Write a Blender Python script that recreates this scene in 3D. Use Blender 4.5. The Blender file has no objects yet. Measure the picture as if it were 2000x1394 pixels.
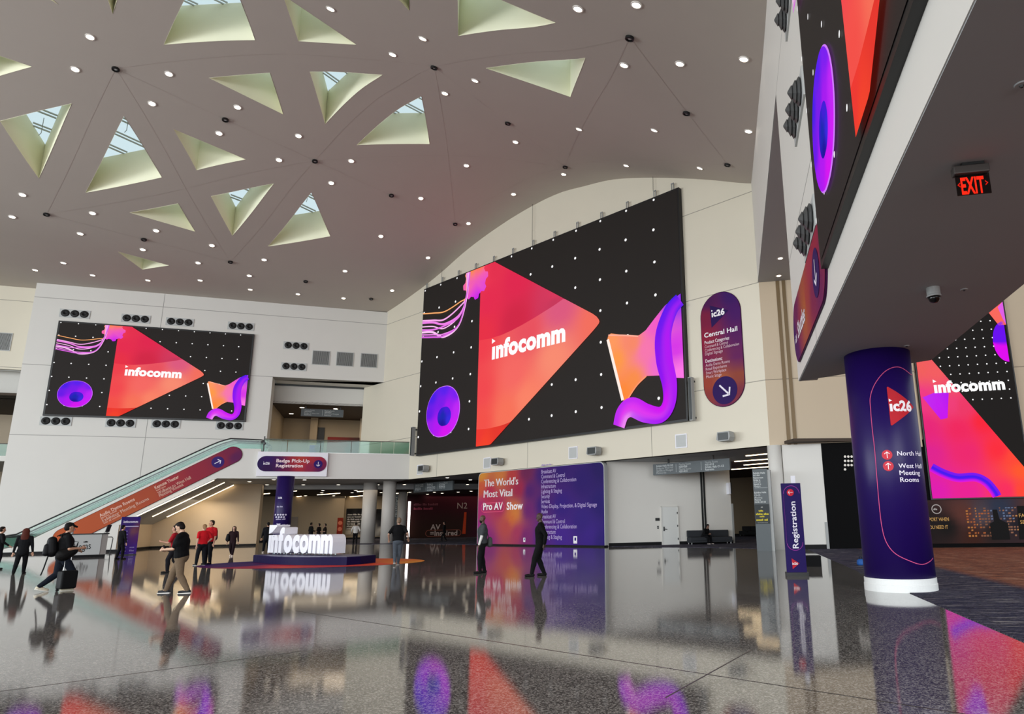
import bpy, bmesh, math, random
from mathutils import Vector, Matrix
random.seed(7)
S = bpy.context.scene
COL = S.collection
R = math.radians

# ------------------------------------------------------------------ camera
W, H = 2000, 1394
FPX, CXP, CYP, CH = 1282.0, 1204.9, 734.9, 1.55
cp, sp = math.cos(R(12.384)), math.sin(R(12.384))
cr, sr = math.cos(R(-1.02)), math.sin(R(-1.02))
_r0, FWD, _u0 = Vector((1, 0, 0)), Vector((0, cp, sp)), Vector((0, -sp, cp))
RGT = cr * _r0 + sr * _u0
UPV = -sr * _r0 + cr * _u0
EYE = Vector((0, 0, CH))
cam = bpy.data.cameras.new('camera')
cam.sensor_fit = 'HORIZONTAL'
cam.sensor_width = 36.0
cam.lens = FPX / W * 36.0
cam.shift_x = (W / 2 - CXP) / W
cam.shift_y = (CYP - H / 2) / W
cam.clip_end = 600
co = bpy.data.objects.new('camera', cam)
COL.objects.link(co)
co.matrix_world = Matrix(((RGT.x, UPV.x, -FWD.x, 0), (RGT.y, UPV.y, -FWD.y, 0), (RGT.z, UPV.z, -FWD.z, CH), (0, 0, 0, 1)))
S.camera = co

# ------------------------------------------------------------------ world, daylight, exposure
S.view_settings.view_transform = 'Standard'
S.view_settings.look = 'None'
S.view_settings.exposure = 0.0
S.view_settings.gamma = 1.0
S.cycles.use_denoising = True
S.cycles.max_bounces = 8
S.cycles.diffuse_bounces = 5
S.cycles.glossy_bounces = 4
S.cycles.caustics_reflective = False
S.cycles.caustics_refractive = False
S.cycles.sample_clamp_indirect = 6.0
SKY = 1.0
wd = bpy.data.worlds.new('daylight')
S.world = wd
wd.use_nodes = True
nt = wd.node_tree
nt.nodes.clear()
_o = nt.nodes.new('ShaderNodeOutputWorld')
_b = nt.nodes.new('ShaderNodeBackground')
_t = nt.nodes.new('ShaderNodeTexCoord')
_s = nt.nodes.new('ShaderNodeSeparateXYZ')
_m = nt.nodes.new('ShaderNodeMapRange')
_c = nt.nodes.new('ShaderNodeValToRGB')
_m.inputs['From Min'].default_value = -0.3
_m.inputs['From Max'].default_value = 1.0
e = _c.color_ramp.elements
e[0].position, e[0].color = 0.0, (0.20, 0.19, 0.17, 1)
e[1].position, e[1].color = 1.0, (0.74, 0.86, 0.92, 1)
for p_, c_ in ((0.21, (0.24, 0.23, 0.21, 1)), (0.25, (0.90, 0.95, 1.0, 1)), (0.5, (0.80, 0.90, 0.96, 1))):
    q = e.new(p_)
    q.color = c_
nt.links.new(_t.outputs['Generated'], _s.inputs[0])
nt.links.new(_s.outputs['Z'], _m.inputs['Value'])
nt.links.new(_m.outputs[0], _c.inputs[0])
nt.links.new(_c.outputs[0], _b.inputs[0])
_b.inputs[1].default_value = SKY
nt.links.new(_b.outputs[0], _o.inputs[0])

# daylight through the glazed front of the hall, behind the camera
_l = bpy.data.lights.new('glazed_front', 'AREA')
_l.shape, _l.size, _l.size_y, _l.energy, _l.color = 'RECTANGLE', 105, 20, 38500, (0.93, 0.97, 1.0)
_lo = bpy.data.objects.new('glazed_front', _l)
COL.objects.link(_lo)
_lo.location = (-22, -32, 11.0)
_lo.rotation_euler = (R(90), 0, R(10))
_l = bpy.data.lights.new('glazed_side', 'AREA')
_l.shape, _l.size, _l.size_y, _l.energy, _l.color = 'RECTANGLE', 46, 13, 23000, (0.90, 0.96, 1.0)
_lo = bpy.data.objects.new('glazed_side', _l)
COL.objects.link(_lo)
_lo.location = (-68, -2, 8.0)
_lo.rotation_euler = (R(90), 0, R(-90))

# ------------------------------------------------------------------ geometry of the place
def ray(x, y):
    return FWD + RGT * ((x - CXP) / FPX) - UPV * ((y - CYP) / FPX)
def gnd(x, y, z=0.0):
    r = ray(x, y)
    return EYE + r * ((z - CH) / r.z)
def at_dist(x, y, d):
    r = ray(x, y)
    return EYE + r * (d / math.hypot(r.x, r.y))
def dirv(deg):
    return Vector((math.sin(R(deg)), math.cos(R(deg)), 0))
BA, BB, BC = -50.23, 9.77, 69.77
class Frame:
    # X runs to the viewer's right along the wall, Y into the wall, Z up
    def __init__(s, p, X):
        s.p = Vector((p[0], p[1], 0))
        s.X = Vector((X[0], X[1], 0)).normalized()
        s.Y = Vector((-s.X.y, s.X.x, 0))
        s.M = Matrix(((s.X.x, s.Y.x, 0, s.p.x), (s.X.y, s.Y.y, 0, s.p.y), (0, 0, 1, 0), (0, 0, 0, 1)))
    def hit(s, x, y, off=0.0):
        r = ray(x, y)
        t = (s.p + s.Y * off - EYE).dot(s.Y) / r.dot(s.Y)
        q = EYE + r * t
        return Vector(((q - s.p).dot(s.X), q.z))
    def loc(s, q):
        d = Vector(q) - s.p
        return Vector((d.dot(s.X), d.dot(s.Y), q[2]))
    def w(s, x, y, z):
        return s.p + s.X * x + s.Y * y + Vector((0, 0, z))
    def off(s, o):
        return Frame(s.p + s.Y * o, s.X)
FW = Frame((0, 0, 0), (1, 0))
FA = Frame(gnd(1181, 1067.8), -dirv(BA))
ZF = FA.hit(1181, 899.8)[1]                       # underside of the fascias, 5.2 m
_h = FA.hit(752, 700)
FC = Frame(FA.w(_h[0], 0, 0), dirv(BC))
_h = FA.hit(800, 900)
FE = Frame(FA.w(_h[0], 0, 0), dirv(BC))           # balcony front and escalator side
CORNER = FA.hit(1475, 450)[0]
KC = gnd(1559.4, 744, ZF)
FB = Frame(KC, -dirv(BB))
FD = Frame(FA.w(CORNER, 0, 0), dirv(BB + 90))     # far wall on the right
ZTOP = FC.hit(400, 580)[1]                        # flat ceiling along the left wall

# ------------------------------------------------------------------ mesh helpers
def lin(h):
    if not isinstance(h, str):
        return h
    o = []
    for i in (0, 2, 4):
        c = int(h[i:i + 2], 16) / 255.0
        o.append(c / 12.92 if c <= 0.04045 else ((c + 0.055) / 1.055) ** 2.4)
    return tuple(o)
class MB:
    def __init__(s):
        s.v, s.f, s.c = [], [], []
        s.marks = []
    def add(s, vs, fs, col=None):
        n = len(s.v)
        s.v += [Vector(v) for v in vs]
        s.f += [tuple(n + i for i in f) for f in fs]
        if callable(col):
            s.c += [col(v) for v in vs]
        else:
            s.c += [lin(col) if col else (1, 1, 1)] * len(vs)
        return s
    def box(s, x0, x1, y0, y1, z0, z1, col=None):
        return s.add([(x, y, z) for z in (z0, z1) for y in (y0, y1) for x in (x0, x1)],
                     [(0, 2, 3, 1), (4, 5, 7, 6), (0, 1, 5, 4), (2, 6, 7, 3), (0, 4, 6, 2), (1, 3, 7, 5)], col)
    def prism(s, poly, y0, y1, col=None):            # polygon in (x, z), thick along y
        n = len(poly)
        vs = [(p[0], y0, p[1]) for p in poly] + [(p[0], y1, p[1]) for p in poly]
        fs = [tuple(range(n)), tuple(range(2 * n - 1, n - 1, -1))]
        fs += [(i, i + n, (i + 1) % n + n, (i + 1) % n) for i in range(n)]
        return s.add(vs, fs, col)
    def slab(s, poly, z0, z1, col=None):             # polygon in (x, y), thick along z
        n = len(poly)
        vs = [(p[0], p[1], z0) for p in poly] + [(p[0], p[1], z1) for p in poly]
        fs = [tuple(range(n - 1, -1, -1)), tuple(range(n, 2 * n))]
        fs += [(i, (i + 1) % n, (i + 1) % n + n, i + n) for i in range(n)]
        return s.add(vs, fs, col)
    def quad(s, a, b, c, d, col=None):
        return s.add([a, b, c, d], [(0, 1, 2, 3)], col)
    def lathe(s, prof, n=24, c=(0, 0, 0), ax='z', col=None, M=None):   # profile of (radius, height)
        vs, fs = [], []
        for r, h in prof:
            for i in range(n):
                a = 2 * math.pi * i / n
                p = (r * math.cos(a), r * math.sin(a), h)
                if ax == 'y':
                    p = (p[0], -p[2], p[1])
                p = Vector(p)
                if M:
                    p = M @ p
                vs.append(p + Vector(c))
        for k in range(len(prof) - 1):
            for i in range(n):
                j = (i + 1) % n
                fs.append((k * n + i, k * n + j, (k + 1) * n + j, (k + 1) * n + i))
        fs.append(tuple(range(n - 1, -1, -1)))
        fs.append(tuple((len(prof) - 1) * n + i for i in range(n)))
        return s.add(vs, fs, col)
    def tube(s, path, r, n=8, col=None, rf=None):
        path = [Vector(p) for p in path]
        vs, fs, m = [], [], len(path)
        for k, p in enumerate(path):
            t = (path[min(k + 1, m - 1)] - path[max(k - 1, 0)]).normalized()
            a = t.cross(Vector((0, 0, 1)))
            if a.length < 1e-3:
                a = t.cross(Vector((1, 0, 0)))
            a.normalize()
            b = t.cross(a)
            rr = rf[k] if rf else r
            for i in range(n):
                w_ = 2 * math.pi * i / n
                vs.append(p + (a * math.cos(w_) + b * math.sin(w_)) * rr)
        for k in range(m - 1):
            for i in range(n):
                j = (i + 1) % n
                fs.append((k * n + i, k * n + j, (k + 1) * n + j, (k + 1) * n + i))
        fs.append(tuple(range(n - 1, -1, -1)))
        fs.append(tuple((m - 1) * n + i for i in range(n)))
        return s.add(vs, fs, col)
    def fill(s, xs, lo, hi, ny, y, col):             # flat sheet facing the viewer, between two curves of x
        vs, fs, n = [], [], len(xs)
        for j in range(ny + 1):
            for i, x in enumerate(xs):
                a, b = lo(x), hi(x)
                vs.append((x, y, a + (b - a) * j / ny))
        for j in range(ny):
            for i in range(n - 1):
                k = j * n + i
                fs.append((k, k + 1, k + n + 1, k + n))
        return s.add(vs, fs, (lambda v: lin(col(v[0], v[2]))) if callable(col) else col)
    def pill(s, x0, x1, z0, z1, y, col, n=10, ny=8, tilt=None):
        # stadium (or disc); tilt = (origin x, origin z, angle)
        w_, h_ = x1 - x0, z1 - z0
        if w_ >= h_:
            r, zc = h_ / 2, (z0 + z1) / 2
            xs = [x0 + r - r * math.cos(math.pi / 2 * i / n) for i in range(n)]
            k = max(1, int((w_ - 2 * r) / max(r, 1e-6) * 3))
            xs += [x0 + r + (w_ - 2 * r) * i / k for i in range(k + 1)] if w_ > h_ * 1.001 else [x0 + r]
            xs += [x1 - r + r * math.sin(math.pi / 2 * i / n) for i in range(1, n + 1)]
            def hh(x):
                d = max(x0 + r - x, x - (x1 - r), 0)
                return math.sqrt(max(r * r - d * d, 0))
            t = MB().fill(xs, lambda x: zc - hh(x), lambda x: zc + hh(x), ny, y, '000000')
        else:
            u = MB().pill(z0, z1, x0, x1, y, '000000', n, ny)
            t = MB()
            t.v = [Vector((v.z, y, v.x)) for v in u.v]
            t.f = [tuple(reversed(f)) for f in u.f]
        if callable(col):
            cs = [lin(col(v.x, v.z)) for v in t.v]
        else:
            cs = [lin(col)] * len(t.v)
        if tilt:
            ox, oz, a = tilt
            t.v = [Vector((ox + v.x * math.cos(a) - v.z * math.sin(a), v.y, oz + v.x * math.sin(a) + v.z * math.cos(a))) for v in t.v]
        n0 = len(s.v)
        s.v += t.v
        s.c += cs
        s.f += [tuple(n0 + i for i in f) for f in t.f]
        return s
    def ribbon(s, path, wd_, y, col, m=4):           # flat band of varying width; col(t, w) with w across 0..1
        P = [Vector((p[0], p[1])) for p in path]
        Q = []
        n = len(P)
        for k in range(n - 1):
            a, b, c, d = P[max(k - 1, 0)], P[k], P[k + 1], P[min(k + 2, n - 1)]
            for j in range(8):
                t = j / 8
                Q.append((0.5 * ((2 * b) + (c - a) * t + (2 * a - 5 * b + 4 * c - d) * t * t + (3 * b - a - 3 * c + d) * t ** 3), (k + t) / (n - 1)))
        Q.append((P[-1], 1.0))
        vs, cs, fs = [], [], []
        N = len(Q)
        for k, (p, t) in enumerate(Q):
            d = (Q[min(k + 1, N - 1)][0] - Q[max(k - 1, 0)][0]).normalized()
            nn = Vector((-d.y, d.x))
            w_ = wd_(t) if callable(wd_) else wd_
            for i in range(m + 1):
                q = p + nn * (w_ * (i / m - 0.5))
                vs.append((q.x, y, q.y))
                cs.append(lin(col(t, i / m)) if callable(col) else lin(col))
        for k in range(N - 1):
            for i in range(m):
                a = k * (m + 1) + i
                fs.append((a, a + m + 1, a + m + 2, a + 1))
        n0 = len(s.v)
        s.v += [Vector(v) for v in vs]
        s.c += cs
        s.f += [tuple(n0 + i for i in f) for f in fs]
        return s
    def poly(s, pts, y, col):
        return s.add([(p[0], y, p[1]) for p in pts], [tuple(range(len(pts)))],
                     (lambda v: lin(col(v[0], v[2]))) if callable(col) else col)
    def text(s, body, P0, P1, y, h=None, bold=0.0, col='ffffff'):   # text laid from P0 to P1 (baseline), cap height h
        s.marks.append((len(s.v), len(s.f)))
        vs, fs, w_, cap = glyphs(body, bold)
        P0, P1 = Vector(P0), Vector(P1)
        d = P1 - P0
        L = d.length
        d.normalize()
        nn = Vector((-d.y, d.x))
        kx = L / w_
        ky = h / cap if h else kx
        return s.add([(P0.x + d.x * v[0] * kx + nn.x * v[1] * ky, y, P0.y + d.y * v[0] * kx + nn.y * v[1] * ky) for v in vs], fs, col)
_gc = {}
def glyphs(body, bold=0.0):
    k = (body, bold)
    if k in _gc:
        return _gc[k]
    if bold and ('M' in body or 'W' in body):
        # heavy strokes laid twice, side by side
        vs, fs, w_, cap = glyphs(body, 0.0)
        n, d = len(vs), bold * 0.9
        vs = [(x - d, y) for x, y in vs] + [(x + d, y) for x, y in vs]
        vs = [(x + d, y) for x, y in vs]
        fs = fs + [tuple(i + n for i in f) for f in fs]
        _gc[k] = (vs, fs, w_ + 2 * d, cap)
        return _gc[k]
    cu = bpy.data.curves.new('tmp', 'FONT')
    cu.body = body
    cu.size = 1.0
    cu.offset = bold
    cu.resolution_u = 3
    cu.space_character = 1.0 + bold * 1.2
    ob = bpy.data.objects.new('tmp', cu)
    COL.objects.link(ob)
    dg = bpy.context.evaluated_depsgraph_get()
    me = bpy.data.meshes.new_from_object(ob.evaluated_get(dg))
    vs = [tuple(v.co) for v in me.vertices]
    fs = [tuple(p.vertices) for p in me.polygons]
    bpy.data.objects.remove(ob)
    bpy.data.curves.remove(cu)
    bpy.data.meshes.remove(me)
    x0 = min(v[0] for v in vs)
    vs = [(v[0] - x0, v[1]) for v in vs]
    _gc[k] = (vs, fs, max(v[0] for v in vs), 0.70 + bold)
    return _gc[k]
def idw(pts, p=3.0):
    P = [(x, y, lin(c)) for x, y, c in pts]
    def f(x, y):
        ws, o = 0, [0, 0, 0]
        for a, b, c in P:
            w_ = 1 / (math.hypot(x - a, y - b) + 1e-4) ** p
            ws += w_
            for i in range(3):
                o[i] += w_ * c[i]
        return tuple(v / ws for v in o)
    return f
def mesh_of(name, mb, smooth=False):
    me = bpy.data.meshes.new(name)
    me.from_pydata([tuple(v) for v in mb.v], [], mb.f)
    at = me.attributes.new('Col', 'FLOAT_COLOR', 'POINT')
    at.data.foreach_set('color', [x for c in mb.c for x in (c[0], c[1], c[2], 1.0)])
    if smooth:
        me.polygons.foreach_set('use_smooth', [True] * len(me.polygons))
    me.update()
    return me
def solid(me):
    bm = bmesh.new()
    bm.from_mesh(me)
    bmesh.ops.recalc_face_normals(bm, faces=bm.faces)
    bm.to_mesh(me)
    bm.free()
class Thing:
    def __init__(s, name, label, cat, fr=FW, base=(0, 0, 0), group=None, rz=0.0):
        s.o = bpy.data.objects.new(name, None)
        s.o.empty_display_size = 0.2
        COL.objects.link(s.o)
        s.base = Vector(base)
        s.rel = rz is not None
        s.o.matrix_world = fr.M @ Matrix.Translation(s.base) @ Matrix.Rotation(rz or 0, 4, 'Z')
        s.o['label'], s.o['category'] = label, cat
        s.last = []
        if group:
            s.o['group'] = group
    def part(s, name, mb, mat, parent=None, smooth=False, label=None, absolute=True, fix=True):
        if name.endswith('lettering') and len(mb.marks) > 1:
            # every line of writing is a part of its own
            ms = [(0, 0)] + mb.marks[1:] + [(len(mb.v), len(mb.f))]
            o = None
            for (v0, f0), (v1, f1) in zip(ms, ms[1:]):
                m2 = MB()
                m2.v, m2.c = mb.v[v0:v1], mb.c[v0:v1]
                m2.f = [tuple(i - v0 for i in f) for f in mb.f[f0:f1]]
                if m2.f:
                    o = s.part(name, m2, mat, parent, smooth, label, absolute, fix)
                    o.location = o.location
                    s.last.append(o)
            return o
        s.last = getattr(s, 'last', [])
        me = mesh_of(name, mb, smooth)
        if fix:
            solid(me)
        me.materials.append(mat)
        o = bpy.data.objects.new(name, me)
        COL.objects.link(o)
        o.parent = parent or s.o
        if absolute and parent is None:
            o.matrix_parent_inverse = Matrix.Identity(4)
            o.location = -s.base
        if label:
            o['label'] = label
        return o
def put(name, mb, mat, fr=FW, label=None, cat=None, group=None, kind=None, smooth=False, fix=True, base=None):
    me = mesh_of(name, mb, smooth)
    if base is not None:
        me.transform(Matrix.Translation(-Vector(base)))
    if fix:
        solid(me)
    me.materials.append(mat)
    o = bpy.data.objects.new(name, me)
    COL.objects.link(o)
    o.matrix_world = fr.M @ Matrix.Translation(Vector(base)) if base is not None else fr.M
    for k, v in (('label', label), ('category', cat), ('group', group), ('kind', kind)):
        if v:
            o[k] = v
    return o
def copy_tree(o, parent=None):
    c = o.copy()
    COL.objects.link(c)
    if parent:
        c.parent = parent
    for ch in list(o.children):
        copy_tree(ch, c)
    return c

# ------------------------------------------------------------------ materials
def new_mat(name):
    m = bpy.data.materials.new(name)
    m.use_nodes = True
    return m, m.node_tree, m.node_tree.nodes['Principled BSDF']
def mat(name, col, rough=0.6, metal=0.0, bump=0.0, scale=40.0, var=0.06, spec=0.5, coat=0.0):
    m, t, b = new_mat(name)
    c = lin(col)
    n = t.nodes.new('ShaderNodeTexNoise')
    n.inputs['Scale'].default_value = scale
    n.inputs['Detail'].default_value = 3
    tc = t.nodes.new('ShaderNodeTexCoord')
    t.links.new(tc.outputs['Object'], n.inputs['Vector'])
    mx = t.nodes.new('ShaderNodeMix')
    mx.data_type = 'RGBA'
    mx.inputs[6].default_value = tuple(x * (1 - var) for x in c) + (1,)
    mx.inputs[7].default_value = tuple(min(1, x * (1 + var)) for x in c) + (1,)
    t.links.new(n.outputs[0], mx.inputs[0])
    t.links.new(mx.outputs[2], b.inputs['Base Color'])
    b.inputs['Roughness'].default_value = rough
    b.inputs['Metallic'].default_value = metal
    b.inputs['Specular IOR Level'].default_value = spec
    b.inputs['Coat Weight'].default_value = coat
    if bump:
        bp = t.nodes.new('ShaderNodeBump')
        bp.inputs['Strength'].default_value = bump
        bp.inputs['Distance'].default_value = 0.02
        t.links.new(n.outputs[0], bp.inputs['Height'])
        t.links.new(bp.outputs[0], b.inputs['Normal'])
    return m
def panelled(name, col, hz=(), vt=(), w_=0.022, rough=0.55, var=0.02):
    # painted panels with thin open joints at the given heights and positions (object coordinates)
    m, t, b = new_mat(name)
    c = lin(col)
    tc = t.nodes.new('ShaderNodeTexCoord')
    sx = t.nodes.new('ShaderNodeSeparateXYZ')
    t.links.new(tc.outputs['Object'], sx.inputs[0])
    acc = None
    def mth(op, a, bb, cc=None):
        n = t.nodes.new('ShaderNodeMath')
        n.operation = op
        for i, q in enumerate((a, bb, cc)):
            if q is None:
                continue
            if isinstance(q, (int, float)):
                n.inputs[i].default_value = q
            else:
                t.links.new(q, n.inputs[i])
        return n.outputs[0]
    for z in hz:
        k = mth('COMPARE', sx.outputs['Z'], z, w_)
        acc = k if acc is None else mth('MAXIMUM', acc, k)
    for x, z0, z1 in vt:
        k = mth('COMPARE', sx.outputs['X'], x, w_)
        k = mth('MULTIPLY', k, mth('COMPARE', sx.outputs['Z'], (z0 + z1) / 2, (z1 - z0) / 2))
        acc = k if acc is None else mth('MAXIMUM', acc, k)
    n = t.nodes.new('ShaderNodeTexNoise')
    n.inputs['Scale'].default_value = 0.6
    t.links.new(tc.outputs['Object'], n.inputs['Vector'])
    mx = t.nodes.new('ShaderNodeMix')
    mx.data_type = 'RGBA'
    mx.inputs[6].default_value = tuple(x * (1 - var) for x in c) + (1,)
    mx.inputs[7].default_value = tuple(min(1, x * (1 + var)) for x in c) + (1,)
    t.links.new(n.outputs[0], mx.inputs[0])
    out = mx.outputs[2]
    if acc is not None:
        m2 = t.nodes.new('ShaderNodeMix')
        m2.data_type = 'RGBA'
        m2.inputs[7].default_value = tuple(x * 0.45 for x in c) + (1,)
        t.links.new(acc, m2.inputs[0])
        t.links.new(out, m2.inputs[6])
        out = m2.outputs[2]
    t.links.new(out, b.inputs['Base Color'])
    b.inputs['Roughness'].default_value = rough
    b.inputs['Specular IOR Level'].default_value = 0.3
    return m
def vcol(name, rough=0.45, spec=0.4):
    m, t, b = new_mat(name)
    a = t.nodes.new('ShaderNodeAttribute')
    a.attribute_name = 'Col'
    n = t.nodes.new('ShaderNodeTexNoise')
    n.inputs['Scale'].default_value = 60
    mr = t.nodes.new('ShaderNodeMapRange')
    mr.inputs['To Min'].default_value = rough - 0.05
    mr.inputs['To Max'].default_value = rough + 0.05
    t.links.new(n.outputs[0], mr.inputs[0])
    t.links.new(mr.outputs[0], b.inputs['Roughness'])
    t.links.new(a.outputs['Color'], b.inputs['Base Color'])
    b.inputs['Specular IOR Level'].default_value = spec
    return m
def glow(name, strength, col=None):
    m = bpy.data.materials.new(name)
    m.use_nodes = True
    t = m.node_tree
    t.nodes.clear()
    o = t.nodes.new('ShaderNodeOutputMaterial')
    em = t.nodes.new('ShaderNodeEmission')
    em.inputs[1].default_value = strength
    if col:
        em.inputs[0].default_value = lin(col) + (1,)
    else:
        a = t.nodes.new('ShaderNodeAttribute')
        a.attribute_name = 'Col'
        t.links.new(a.outputs['Color'], em.inputs[0])
    t.links.new(em.outputs[0], o.inputs[0])
    return m
def glass_mat(name, tint, refl=0.12):
    m = bpy.data.materials.new(name)
    m.use_nodes = True
    t = m.node_tree
    t.nodes.clear()
    o = t.nodes.new('ShaderNodeOutputMaterial')
    tr = t.nodes.new('ShaderNodeBsdfTransparent')
    tr.inputs[0].default_value = lin(tint) + (1,)
    gl = t.nodes.new('ShaderNodeBsdfGlossy')
    gl.inputs['Roughness'].default_value = 0.03
    gl.inputs[0].default_value = (0.9, 1.0, 0.97, 1)
    fr_ = t.nodes.new('ShaderNodeLayerWeight')
    fr_.inputs[0].default_value = 0.5
    pw = t.nodes.new('ShaderNodeMath')
    pw.operation = 'POWER'
    pw.inputs[1].default_value = 5.0
    ad = t.nodes.new('ShaderNodeMath')
    ad.operation = 'MULTIPLY_ADD'
    ad.inputs[1].default_value = 0.9
    ad.inputs[2].default_value = refl
    mx = t.nodes.new('ShaderNodeMixShader')
    t.links.new(fr_.outputs['Facing'], pw.inputs[0])
    t.links.new(pw.outputs[0], ad.inputs[0])
    t.links.new(ad.outputs[0], mx.inputs[0])
    t.links.new(tr.outputs[0], mx.inputs[1])
    t.links.new(gl.outputs[0], mx.inputs[2])
    t.links.new(mx.outputs[0], o.inputs[0])
    return m

HZ = (8.67, 14.12, 19.56)
M_WALLC = panelled('white wall panels left', 'd9d7d1', HZ, [(-17.6, 5.0, 20.7)])
M_WALL = panelled('white wall panels', 'ddd6c4', HZ, [(7.0 * -1, 5.0, 7.0), (3.8, 5.0, 7.0), (-17.6, 5.0, 20.7)])
M_WALLB = panelled('white wall panels right', 'dcd9d2', HZ, [(4.2, 5.2, 6.2)])
M_WHITE = panelled('white paint', 'd8d6d0')
M_BEIGE = panelled('beige paint', 'bfae96', (8.67,))
M_BEIGE2 = panelled('warm beige paint', 'a8967c')
M_CEIL = panelled('ceiling paint', 'bfb6ad', rough=0.8)
M_SOFFIT = panelled('soffit paint', 'aeb0b2', rough=0.8)
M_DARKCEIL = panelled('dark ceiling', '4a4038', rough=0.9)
M_WELL = panelled('skylight well paint', 'f2f0d6', rough=0.7)
M_BLACK = mat('black plastic', '0b0b0c', 0.5)
M_BASEB = mat('black rubber skirting', '0c0c0f', 0.6, spec=0.2)
M_SCREENBODY = mat('led cabinet black', '08080a', 0.45)
M_STEEL = mat('brushed steel', 'a9aaa8', 0.32, 1.0, scale=120)
M_DSTEEL = mat('dark steel', '3a3c3c', 0.4, 0.7)
M_GOLD = mat('bronze strip', '6b573a', 0.5, 0.3)
M_GREYMETAL = mat('grey enamel', '9a9c9b', 0.5)
M_SIGNGREY = mat('slate sign grey', '50575a', 0.5)
M_LGREY = mat('light grey enamel', 'b8bbba', 0.5)
M_PURPLE = mat('purple vinyl wrap', '1d074f', 0.4, spec=0.3, var=0.03)
M_PRINT = vcol('printed sheet', 0.55, 0.12)
M_SCREEN = glow('led picture', 1.0)
M_LAMP = glow('warm lamp', 9.0, 'fff0d8')
M_STRIP = glow('led strip', 7.0, 'ffe2b4')
M_GLASS = glass_mat('rail glass', 'cfe3dd', 0.03)
M_SKYGLASS = glass_mat('skylight glass', 'e9f4f4', 0.02)
M_PLINTH = mat('dark purple laminate', '120638', 0.5, spec=0.1)
M_LETTER = mat('white foam letters', 'ecebf2', 0.5)
M_ACRYL = glass_mat('clear acrylic posts', 'dfe8ea', 0.1)
# ------------------------------------------------------------------ the vaulted ceiling
ARCH = [(756, 609), (820, 565), (860.5, 533), (908.7, 490.6), (965, 448.5), (1029, 408), (1089.5, 378), (1141.7, 363.3), (1194, 351), (1258, 347), (1322.5, 348), (1382.7, 351), (1469, 358)]
_pr = [tuple(FA.hit(*p)) for p in ARCH]
_pr = [(-200, ZTOP), (-34, ZTOP), (-29.5, ZTOP)] + _pr
for p in ((1480, 220), (1498, 0)):
    h = FB.hit(*p)
    q = FA.loc(FB.w(h[0], 0, h[1]))
    _pr.append((q.x, q.z))
_pr.append((60, _pr[-1][1] - 0.5))
def zprof(x):
    for k in range(len(_pr) - 1):
        a, b = _pr[k], _pr[k + 1]
        if x <= b[0]:
            # smooth cubic through neighbours
            p, n = _pr[max(k - 1, 0)], _pr[min(k + 2, len(_pr) - 1)]
            h = b[0] - a[0]
            t = (x - a[0]) / h
            ma = (b[1] - p[1]) / max(b[0] - p[0], 1e-6) * h
            mb = (n[1] - a[1]) / max(n[0] - a[0], 1e-6) * h
            t2, t3 = t * t, t * t * t
            return (2 * t3 - 3 * t2 + 1) * a[1] + (t3 - 2 * t2 + t) * ma + (-2 * t3 + 3 * t2) * b[1] + (t3 - t2) * mb
    return _pr[-1][1]
def vhit(px, py):
    r = ray(px, py)
    o = FA.loc(EYE)
    d = Vector((r.dot(FA.X), r.dot(FA.Y), r.z))
    t, st = 3.0, 0.25
    while t < 160:
        q = o + d * t
        if q.z > zprof(q.x):
            lo, hi = t - st, t
            for _ in range(30):
                mid = (lo + hi) / 2
                q = o + d * mid
                if q.z > zprof(q.x):
                    hi = mid
                else:
                    lo = mid
            return o + d * lo
        t += st
    return o + d * t
SKYL = [[(140, 202), (0, 236), (76, 348)], [(242, 227), (316, 346), (167, 376)], [(339, 252), (480, 311), (384, 332)],
        [(527, 142), (553, 223), (408, 152)], [(605, 140), (747, 146), (635, 242)], [(823, 188), (839, 281), (697, 283)],
        [(253, 415), (348, 397), (381, 452)], [(412, 383), (535, 358), (454, 460)], [(608, 376), (645, 461), (523, 481)],
        [(230, 491), (330, 518), (278, 526)], [(949, 133), (1143, 113), (1114, 189)], [(895, 70), (1085, 44), (893, -38)],
        [(320, 87), (498, 78), (425, -110)], [(552, -10), (583, 80), (696, 87)], [(-62, 88), (62, 130), (-40, 160)], [(204, -20), (236, -22), (220, 27)],
        [(85, -10), (114, 9), (60, -40)], [(772, -8), (799, 20), (800, -60)]]
SKYQ = []
for t in SKYL:
    q = [vhit(*p) for p in t]
    a = (q[1] - q[0]).to_2d().cross((q[2] - q[0]).to_2d())
    if a < 0:
        q.reverse()
    SKYQ.append([(v.x, v.y) for v in q])
bm = bmesh.new()
def _loop(pts):
    vs = [bm.verts.new((p[0], p[1], 0)) for p in pts]
    return [bm.edges.new((vs[i], vs[(i + 1) % len(vs)])) for i in range(len(vs))]
es = _loop([(-72, -62), (44, -62), (44, 0.25), (-26.3, 0.25), (-72, 0.25)])
for q in SKYQ:
    es += _loop(q)
bmesh.ops.triangle_fill(bm, edges=es, use_beauty=True, normal=(0, 0, -1))
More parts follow.
